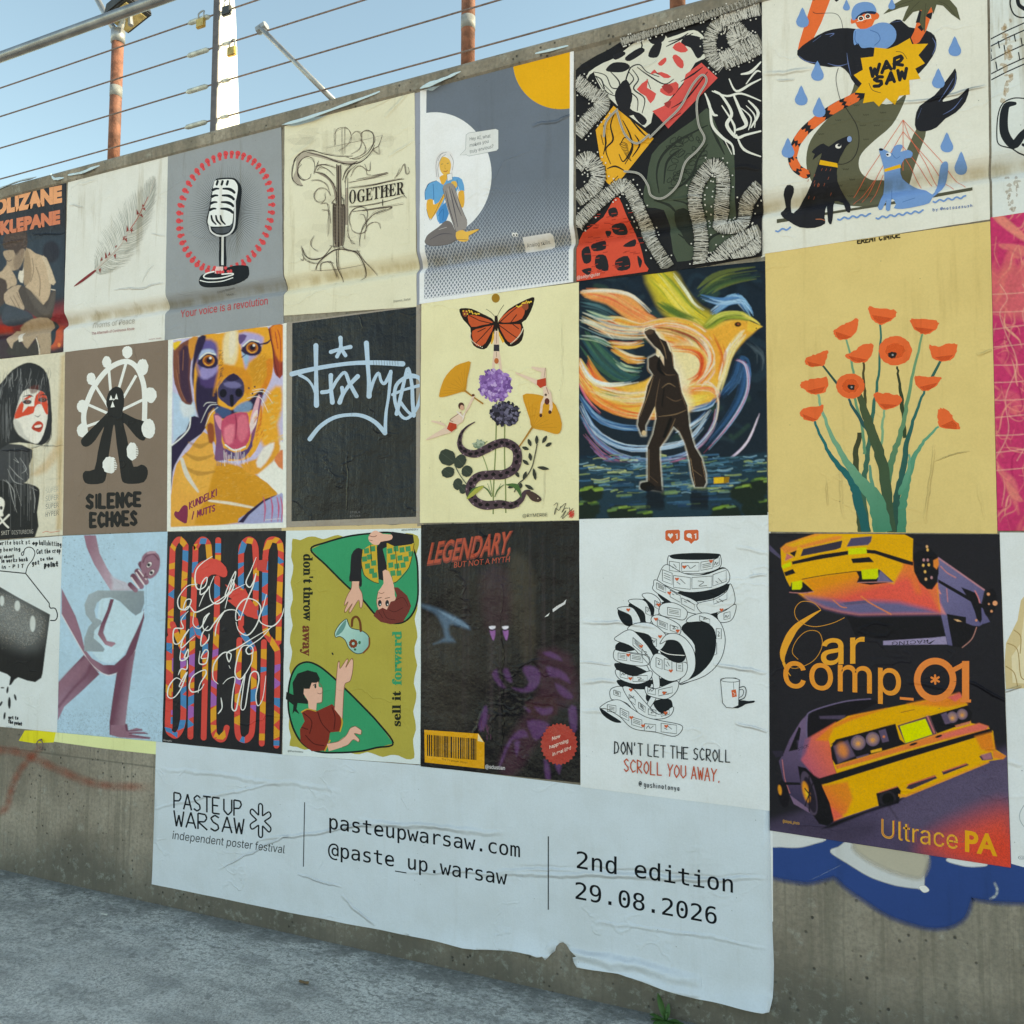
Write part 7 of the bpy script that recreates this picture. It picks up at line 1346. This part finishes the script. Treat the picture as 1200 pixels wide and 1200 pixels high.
a.P('b8a48c', '20,640 50,600 80,640 110,700 100,740 40,760 0,700 -40,680', 2, soft=8)
a.P('4a3d38', '-60,690 20,690 50,730 30,850 -60,880', 2, soft=12)
a.P(BG, '172,495 230,530 300,560 325,640 330,720 310,840 250,890 180,800 150,770 180,720 200,640 160,600', 2, soft=6); a.P('9c8870', '172,495 190,530 205,620 200,700 160,735 150,640 160,560', 2, soft=8); a.P('d8d2c4', '130,640 155,620 150,720 120,690', 2, soft=5); a.P('33313a', '128,625 152,615 148,640 128,640', 2, soft=3)
a.P('c8b8a0', '270,555 300,560 360,715 320,720 300,620', 2, soft=6); a.L('8a7864', 6, '235,620 260,700 255,800', soft=6); a.L('8a7864', 5, '210,560 218,640 200,710', soft=5)
a.P(SH, '40,770 120,730 200,770 280,860 330,780 360,770 345,900 310,950 250,950 190,900 100,850 60,860', 2, soft=6); a.P('5c5550', '160,740 250,820 300,880 330,800 358,775 340,880 300,930 230,880', 2, soft=20, a=.8); a.L('d8d0c2', 5, '330,760 356,765', soft=3)
a.P('b5a28c', '30,790 90,740 140,735 120,770 150,850 160,880 140,905 90,870 40,850', 2, soft=5)
for p in ('90,800 130,880', '70,810 110,880', '110,780 150,860'): a.L('7d6c5c', 4, p, soft=4)
a.P('3c4450', '20,900 60,860 150,890 210,920 200,960 80,990 20,980', 2, soft=12); a.P(TN, '110,1000 200,950 300,940 325,1000 325,1180 250,1180 240,1060 180,1140 150,1100 110,1060', 2, soft=8); a.P('3a3634', '110,1080 180,1140 240,1080 250,1180 60,1180 60,1120', 2, soft=6); a.P('b5a28c', '45,1060 80,1020 130,1030 120,1080 90,1100 80,1140 60,1110 48,1090', 2, soft=5); a.P('d8d4ca', '112,1040 140,1030 152,1090 125,1096', 0, soft=4)
a.L('d8d0c2', 6, '235,1070 250,1120 258,1190', soft=3)
a.speck('1c1c20', .2, 1, ['-160,360 430,360 430,1200 -160,1200'], .7, 8); a.clouds(.12, 3, 4); a.bake()
a.part('lettering'); a.T('dfa074', 'OLIZANE', -42, 282, 400, 196, 112, 'bf', bold=.07); a.T('c9795a', 'AKLEPANE', -70, 422, 388, 334, 90, 'bf', bold=.07); a.flush(); a.curl('-130,150 0,118 120,70 240,40', .022, col='9fb4c0', out=.014); a.curl('330,22 370,50 428,44', .03, out=.016)

# woman with a red mask
a = Art('weathered poster of a dark haired woman with a red star mask, at the left edge', [(-28.5, 424), (76.5, 412.5), (74, 627), (-30, 634)], (0, 410, 5.4545), 'cdc9b4', .0020, ras=1.6, stain=.7, creases=[(0,655,410,605,.008,.005), (40,650,200,640,.01,.006)])
a.P('cfcdbb', '-200,0 450,0 450,1300 -200,1300', 0); a.P('c0a070', '200,800 300,700 380,560 400,640 300,780', 2, soft=40, a=.6); a.P('c2ab80', '390,40 420,30 400,1150 360,1150 370,500', 0, soft=30, a=.7); a.P('b99a64', '-20,560 50,620 20,720 -20,720', 2, soft=20, a=.6)
for k in range(70): x = rnd(-20, 400); a.L(random.choice(['bdb8a0', 'd8d6c8', 'b0a684']), 3, [(x, rnd(100, 500)), (x+rnd(-3, 3), rnd(600, 1100))], a=.3, soft=4)
BK, GY = '26272b', '8c9094'
a.P(BK, '150,90 200,82 260,105 300,150 322,240 330,360 335,450 320,560 270,610 200,600 60,600 55,720 20,740 -40,600 -40,300 20,200 80,130', 2, soft=5)
a.P('dcdcd4', '130,300 180,250 280,270 305,330 305,440 280,540 245,598 200,590 120,540 90,470 95,430', 2, soft=5); a.P('b9bab4', '95,440 130,470 160,540 200,590 130,550 92,490', 2, soft=18, a=.8)
a.P('cf4a32', '140,330 190,290 225,300 260,262 300,300 308,410 290,400 265,350 235,355 215,405 150,425 95,442 110,380', 2, soft=4); a.P('dcdcd4', '205,300 232,282 222,330 220,360 180,362 145,402 155,350 138,320 175,318', 0, soft=3)
a.P('dcdcd4', '232,360 268,350 280,400 270,430 230,425 222,390', 2, soft=6); a.L('55575a', [2, 6, 2], '225,420 245,428 262,415', soft=4)
for x, y in ((178, 332), (276, 318)): a.P('3a3438', [(x-32, y+2), (x-8, y-14), (x+24, y-6), (x+20, y+12), (x-10, y+16)], 2, soft=4); a.E('8c5a50', x+2, y, 11, 10, soft=3); a.E('1c1a1e', x+2, y, 5, 5)
a.L(BK, [3, 8, 3], '150,300 190,290 215,300', soft=3); a.L(BK, [3, 7, 3], '255,292 285,285 300,295', soft=3)
a.P('b8402e', '202,500 230,462 255,455 275,470 278,490 262,525 235,522', 2, soft=3); a.P('e4e0d8', '225,486 265,478 262,494 228,498', 2, soft=3); a.P('7d2a22', '210,502 240,500 275,492 262,504 235,508', 2, soft=3)
a.P(BK, '120,200 180,240 260,230 310,260 300,180 250,130 160,130', 2, soft=6); a.P('5c2a26', '190,240 250,225 240,270 200,280', 2, soft=14, a=.7)
for k in range(90):
    x = rnd(0, 320); y = rnd(110, 300); a.L(random.choice([GY, 'b5b9bc', '55585d', '3a3c40']), [1, 3.5, 1], [(x, y), (x+rnd(-14, 8), y+rnd(20, 60)), (x+rnd(-20, 4), y+rnd(60, 110))], a=.55, soft=2.5)
for k in range(30): x = rnd(0, 70); a.L(random.choice([GY, '55585d']), [1, 3, 1], [(x, rnd(300, 450)), (x+rnd(-6, 14), rnd(500, 600))], a=.6, soft=2)
for k in range(14): a.L(BK, [1, 4, 1], [(318+rnd(-6, 10), rnd(300, 480)), (315+rnd(-10, 16), rnd(500, 560)), (290+rnd(-20, 20), rnd(580, 640))], a=.8, soft=2)
a.P('393b40', '60,600 210,640 188,740 190,820 130,860 0,840 -40,700', 2, soft=6); a.P('202125', '-40,820 60,850 150,850 200,860 245,880 256,920 240,1040 225,1200 -60,1200 -60,830', 2, soft=5)
for p in ('50,760 90,840 150,860', '130,690 170,760 140,790', '90,700 120,720 100,690', '60,740 110,800 150,830', '20,830 60,860 80,950 110,1040', '190,850 200,960', '210,870 225,950 220,1040', '150,740 180,800', '40,830 90,900 100,1000', '100,860 140,1000', '200,880 240,900'): a.L('b9bdbe', [1, 4, 1], p, a=.85, soft=2)
for k in range(26): x = rnd(-10, 220); a.L('8c8f92', 2.2, [(x, rnd(620, 860)), (x+rnd(-3, 3), rnd(900, 1180))], a=.4, soft=2)
a.P('dedfd8', '-10,945 25,955 32,990 20,1040 25,1060 0,1065 -20,1050', 2, soft=3); a.L('dedfd8', 12, '-10,1120 30,1085 60,1055'); a.L('dedfd8', 12, '0,1070 30,1110 55,1135'); a.E(BK, 10, 1010, 10, 12)
for i in range(5):
    y = 860+i*50; a.L('8a8c86', 3, [(300, y-30), (382, y-40)], a=.3+.1*i, soft=10)
a.clouds(.12, 3, 6); a.bake(); a.part('lettering')
for i, s_ in enumerate(('SUPER', 'SUPER', 'SUPER', 'HYPER')): a.T(('a9aa9f', '8d8f88', '6f716e', '5c5e5c')[i], s_, 294, 918+i*50, 378, 906+i*50, 30, 'mono')
a.T('b8b8b0', 'SHIT', 10, 1184, 62, 1180, 26, 'mono'); a.T('9c9c98', 'DISTURBING', 78, 1180, 214, 1174, 26, 'mono'); a.L('c0503e', 3, '275,1168 300,1160 330,1166 384,1158'); a.flush()

# bag of ink (left edge)
a = Art('white poster with a black dripping bag on a wire hook, at the left edge', [(-31, 636), (73.5, 628), (67.2, 858.3), (-37, 848)], (0, 620, 4.6154), 'd0dadc', .0014, ras=1.5, stain=.2)
a.P('d0dadc', '-300,0 450,0 450,1300 -300,1300', 0)
a.P('1f1f22', '-200,250 -40,290 0,312 100,370 272,462 268,500 248,650 232,780 225,805 192,828 150,820 100,802 80,815 62,842 50,845 58,800 40,785 0,770 -200,760', 0)
a.P('d0dadc', '-20,350 180,420 230,520 180,620 60,600 -40,500', 3, soft=180, a=.28); a.speck('a9a9a4', .8, 1, ['-40,320 100,380 250,480 240,560 150,640 -40,560'], .86, 3); a.speck('8a8074', .7, 1, ['-40,330 120,390 255,480 245,600 120,650 -40,600'], .88, 5); a.speck('50504e', .8, 1, ['-40,330 262,470 245,650 -40,650'], .8, 6)
for x, y, rx, ry in ((12, 388, 12, 28), (95, 415, 15, 28), (178, 512, 15, 44)): a.E('c3cbca', x, y, rx, ry, soft=8)
for x, y, rx, ry, t in ((42, 870, 6, 19, 8), (15, 858, 10, 4, 0), (52, 940, 8, 32, 0), (84, 910, 6, 18, -16), (6, 945, 6, 16, 30), (26, 1010, 6, 20, 8)): a.E('22252a', x, y, rx, ry, t)
a.bake(); a.part('wire_hook'); K = '22252a'
a.L(K, 6, '0,226 140,240', 0); a.L(K, 6, '140,240 268,402 268,418 275,428', 0); a.L(K, 6, '275,428 300,430 312,465 302,492 275,494'); a.L(K, 5, '140,240 152,200 178,165 190,130 178,105 155,98 135,110 128,138 120,142 118,130 128,122')
a.part('lettering'); random.seed(21)
for s_, x0, y0, x1, y1, h in (('write buck st', 0, 86, 165, 80, 22), ('op', 178, 84, 206, 84, 18), ('bullshitting', 214, 84, 334, 94, 24), ('g bearing', 0, 122, 112, 116, 20), ('Cut the crap', 200, 134, 330, 126, 24), ('hi about', 0, 160, 78, 152, 16), ('in works bush', 10, 182, 152, 172, 20), ('in - P I T', 12, 214, 130, 208, 18), ('get', 176, 196, 216, 190, 24), ('to the', 220, 172, 290, 164, 16), ('point', 242, 206, 318, 200, 26), ('get to', 48, 1026, 102, 1030, 18), ('the point', 48, 1048, 122, 1062, 18)): a.H(K, 4 if s_ not in ('point', 'op') else 7, s_, x0, y0, x1, y1, h, jit=.3, sm=0)
a.T('5a6a78', 'anonimowe', 36, 1072, 70, 1074, 6); a.flush()
# ---------------------------------------------------------------- leftovers of older paper, spray paint, hook, weed
def scrap(label, outline, col, base=.0006, stain=.6):
    q = pts(outline); lo, hi = q.min(0), q.max(0)
    return Art(label, [(lo[0], lo[1]), (hi[0], lo[1]), (hi[0], hi[1]), (lo[0], hi[1])], (0, 0, 1.0), col, base, 'paper_scrap', 'paper scrap', outline=outline, group='paper leftovers on the concrete', stain=stain)
scrap('bright yellow paper strip peeking out under the white poster with the black bag', '22,868 29,856 66,856 63,870 40,871', 'e6e03a')
scrap('pale greenish yellow paper strip under the mauve figure poster', '62,860 65,856 190.5,867 183,884 120,877 62,869', 'd8e2a8', .0005)
scrap('thin white paper strip between the car poster and the orange poppies', '898,600 903,600 906,1080 902,1080', 'd3dbdf', .0004)
scrap('dark weathered paper strip left of the grey microphone poster', '192,340 199,340 199,400 192,402', 'b08a9a', .0004)
# spray paint straight on the concrete: soft-edged strips
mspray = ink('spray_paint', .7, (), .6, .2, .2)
class Spray(Art):
    def __init__(s, label):
        s.cx, s.cy, s.s = 0, 0, 1.0; s.base = .0003; s.layer = 1; s.name = 'print'; s.tris = []; s.raster = None; s.mat = mspray; s.label = label
    def soft_line(s, col, p, wd, a0):
        q = spline(pts(p), False, 7); d = np.gradient(q, axis=0); d /= np.hypot(d[:, 0], d[:, 1])[:, None]; nn = np.stack([d[:, 1], -d[:, 0]], 1); c = hexc(col); n = len(q); ks = (-1, -.45, 0, .45, 1); y = s.nl()
        W, cc, tri = [], [], []
        for j, k in enumerate(ks):
            for i in range(n):
                W.append(s.w(*(q[i]+nn[i]*k*wd))); cc.append(c+(a0*(1-abs(k))**.8*(.55+.45*math.sin(i*.7)**2)*(min(1, i/4, (n-1-i)/4)),))
        for j in range(4):
            for i in range(n-1): A = j*n+i; tri += [(A, A+1, A+n), (A+1, A+n+1, A+n)]
        s.tris.append((W, [y]*len(W), tri, cc))
    def soft_poly(s, col, p, fe, a0=1.):
        q = spline(pts(p), True, 5); c = hexc(col); ar = .5*sum(a[0]*b[1]-b[0]*a[1] for a, b in zip(q, np.roll(q, -1, 0)))
        d = np.roll(q, -1, 0)-np.roll(q, 1, 0); d /= np.hypot(d[:, 0], d[:, 1])[:, None]; nn = np.stack([d[:, 1], -d[:, 0]], 1)*(1 if ar > 0 else -1); n = len(q); y = s.nl()
        s.addpoly([s.w(*v) for v in q], c+(a0,), y)
        o = q+nn*fe; W = [s.w(*v) for v in q]+[s.w(*v) for v in q+nn*fe*.4]+[s.w(*v) for v in o]; cc = [c+(a0,)]*n+[c+(a0*.6,)]*n+[c+(0.,)]*n; tri = []
        for r_ in (0, n):
            for i in range(n): j = (i+1) % n; tri += [(r_+i, r_+j, r_+n+i), (r_+j, r_+n+j, r_+n+i)]
        s.tris.append((W, [y]*len(W), tri, cc))
    def done(s, name, cat, k):
        xs = [p[0] for t in s.tris for p in t[0]]; zs = [p[1] for t in s.tris for p in t[0]]
        s.root = empty(name, (sum(xs)/len(xs), 0, min(zs)), label=s.label, cat=cat, group=k); s.flush('paint', clip=False)
g = Spray('faded orange spray line wandering over the bare concrete at the left'); 
g.soft_line('a0503a', '-40,884 0,879 30,884 60,898 100,915 130,921 182,922', 7, .42); g.soft_line('a0503a', '50,872 36,888 22,905 12,930 8,946 -10,958', 6, .42); g.done('spray_graffiti', 'graffiti', 'spray paint on the concrete')
g = Spray('dark blue and white spray painted letter piece below the car poster')
g.soft_poly('24427f', '890.0,965.8 890.0,1020.1 901.6,1023.2 921.0,1027.8 946.8,1030.9 967.5,1026.5 979.1,1024.7 993.3,1036.9 1019.2,1055.0 1039.8,1067.9 1055.3,1074.8 1086.3,1083.6 1109.6,1083.1 1127.7,1073.0 1135.4,1053.7 1140.6,1049.8 1163.8,1053.1 1200.0,1054.7 1231.0,1053.7 1231.0,991.7 1148.3,991.7 1019.2,965.8', 9)
g.soft_poly('c6ccce', '890.0,963.2 900.3,989.1 915.8,991.7 936.5,992.2 954.6,987.8 967.5,982.6 954.6,971.0 915.8,965.8', 2)
g.soft_poly('bfc6c9', '974.0,998.1 983.0,993.0 993.3,986.5 1011.4,983.9 1082.5,998.1 1082.2,1017.5 1081.7,1039.5 1073.4,1040.2 1060.5,1038.7 1045.0,1035.6 1019.2,1026.5 993.3,1011.0', 2)
g.soft_poly('b4b1a0', '1003.7,989.1 1034.7,986.5 1079.9,1000.7 1079.1,1023.2 1065.7,1023.2 1045.0,1017.0 1019.2,1004.6', 9, .9)
g.soft_poly('ccd4d8', '1109.6,1007.7 1122.5,1012.3 1138.0,1014.9 1156.1,1013.6 1148.3,1009.7 1122.5,1004.6', 2); g.soft_poly('d8dcda', '1077.3,1039.5 1083.7,1038.2 1088.4,1043.3 1082.5,1045.4', 1); g.soft_line('b9c6cc', '1164.3,1033.0 1168.5,1042.0 1166.4,1049.8 1158.7,1053.7', 2.5, .8); g.soft_line('7f93b8', '948.1,1032.0 967.5,1022.7 988.2,1012.3', .6, .7)
g.done('spray_graffiti', 'graffiti', 'spray paint on the concrete')
# ring hook
hx, hz = plane_pt(47, 873, -.01); r = empty('ring_hook', (hx, 0, hz-.03), label='small rusty iron ring hanging on the bare concrete below the yellow strip', cat='iron ring')
bm = bmesh.new(); tube(bm, [(hx+.024*math.cos(t), -.012, hz+.024*math.sin(t)) for t in np.linspace(0, 2*math.pi, 19)], .0028, 6, False); link_bm('ring', bm, M_WIRE, r, True)
bm = bmesh.new(); tube(bm, [(hx-.002, .01, hz+.027), (hx-.002, -.016, hz+.025)], .004, 6); link_bm('peg', bm, M_WIRE, r, True)
# weed at the foot of the wall
mleaf = N('weed_leaf'); p = mleaf.pos(); mleaf.set(Base_Color=mleaf.mix(mleaf.noise(p, 30, 3), (.03, .085, .022), (.075, .16, .04)), Roughness=.5); mleaf.b.inputs['Specular IOR Level'].default_value = .3
wx, wz = plane_pt(781, 1199, -.03); r = empty('weed', (wx, -.035, 0), label='small green weed growing from the crack at the foot of the wall', cat='weed')
def leaf(base, az, el, ln, wd, bend):
    bm = bmesh.new(); rows = []; d = Vector((math.cos(az)*math.cos(el), math.sin(az)*math.cos(el), math.sin(el))); sd_ = Vector((-math.sin(az), math.cos(az), 0)); up = d.cross(sd_)*-1
    for i in range(8):
        t = i/7; wv_ = wd*math.sin(math.pi*min(1, t*.93+.05))**.8; c = Vector(base)+d*ln*t+Vector((0, 0, -bend*t*t)); rows.append([bm.verts.new(c-sd_*wv_+up*wv_*.25), bm.verts.new(c), bm.verts.new(c+sd_*wv_+up*wv_*.25)])
    for A, B in zip(rows, rows[1:]):
        for j in range(2): bm.faces.new((A[j], A[j+1], B[j+1], B[j]))
    link_bm('leaf', bm, mleaf.m, r, True)
B0 = (wx, -.035, 0.0)
for az, el, ln, wd, bd in ((2.6, 1.15, .135, .017, .01), (3.6, .75, .11, .02, .03), (-.35, .7, .10, .014, .03), (-.9, .5, .09, .02, .03), (4.2, .5, .10, .02, .03), (1.4, 1.2, .09, .012, .01), (-.2, .45, .13, .015, .04), (4.9, .6, .09, .018, .03), (3.1, .35, .09, .015, .03)): leaf(B0, az, el, ln*.72, wd*.8, bd)
bm = bmesh.new(); tube(bm, [(wx, -.035, -.01), (wx+.002, -.036, .03)], .004, 6); link_bm('stem', bm, mleaf.m, r, True)

# scraps of older layers in the gaps, grit along the foot of the wall
scrap('narrow grey-blue torn paper strip between the gothic letter and slate blue posters', '486,96 494,92 493,200 494,290 492,362 487,362 489,280 486,200', '8f97a6', .0005)
scrap('narrow white paper strip between the abstract black poster and the strongman mermaid poster', '890,-14 897,-16 898,300 892,302', 'cfd3cd', .0004)
scrap('taupe paper strip between the tag poster and the yellow collage', '489,360 496,357 495,616 489,617', '8f887c', .0005)
scrap('ragged yellowed paper edge under the tag poster', '330,617 345,615 360,617 372,614.5 390,616 404,614 420,616 440,613.5 460,615.5 480,613 496,614 496,624 330,626', 'c9b88e', .0004)
bm = bmesh.new(); rg = random.Random(4)
for k in range(900):
    x = rg.uniform(-5.6, .8); y = -abs(rg.gauss(0, .10))-.004 if k < 700 else -rg.uniform(.05, 1.9); r_ = rg.uniform(.0012, .0042)*(1 if rg.random() < .93 else 1.9)
    vs = [bm.verts.new((x+r_*rg.uniform(.5, 1)*ax, y+r_*rg.uniform(.5, 1)*ay, .004*0+r_*(.5+rg.uniform(.3, .6)*az))) for ax, ay, az in ((1, 0, 0), (-1, 0, 0), (0, 1, 0), (0, -1, 0), (0, 0, 1), (0, 0, -1))]
    for a_, b_, c_ in ((0, 2, 4), (2, 1, 4), (1, 3, 4), (3, 0, 4), (2, 0, 5), (1, 2, 5), (3, 1, 5), (0, 3, 5)): bm.faces.new((vs[a_], vs[b_], vs[c_]))
tag(link_bm('grit', bm, plain('grit_stone', (.17, .165, .155), .9, 0, 0, .5, 60)), label='loose grit and crumbs lying along the foot of the wall', cat='grit', kind='stuff')
M_DRY = plain('dry_leaf', (.16, .10, .045), .8); M_BIT = plain('paper_bit', (.6, .58, .52), .8)
for (px_, py_), mt, nm, lb, sz in (((122, 1073), M_BIT, 'paper_bit', 'tiny pale paper bit on the pavement near the banner corner', .018), ((356, 1153), M_DRY, 'dry_leaf', 'small brown dry leaf lying on the pavement in the lower middle', .022)):
    D = FW+RT*((px_-600)/FPX)+UP*((600-py_)/FPX); t = -EYE.z/D.z; P0 = EYE+D*t; bm = bmesh.new()
    ring = [bm.verts.new((P0.x+sz*math.cos(k*.9)*(1+.3*math.sin(k*2.3)), P0.y+sz*.55*math.sin(k*.9), .003+.006*abs(math.sin(k*1.7)))) for k in range(7)]; c_ = bm.verts.new((P0.x, P0.y, .004))
    for k in range(7): bm.faces.new((ring[k], ring[(k+1) % 7], c_))
    tag(link_bm(nm, bm, mt), label=lb, cat=nm.replace('_', ' '))
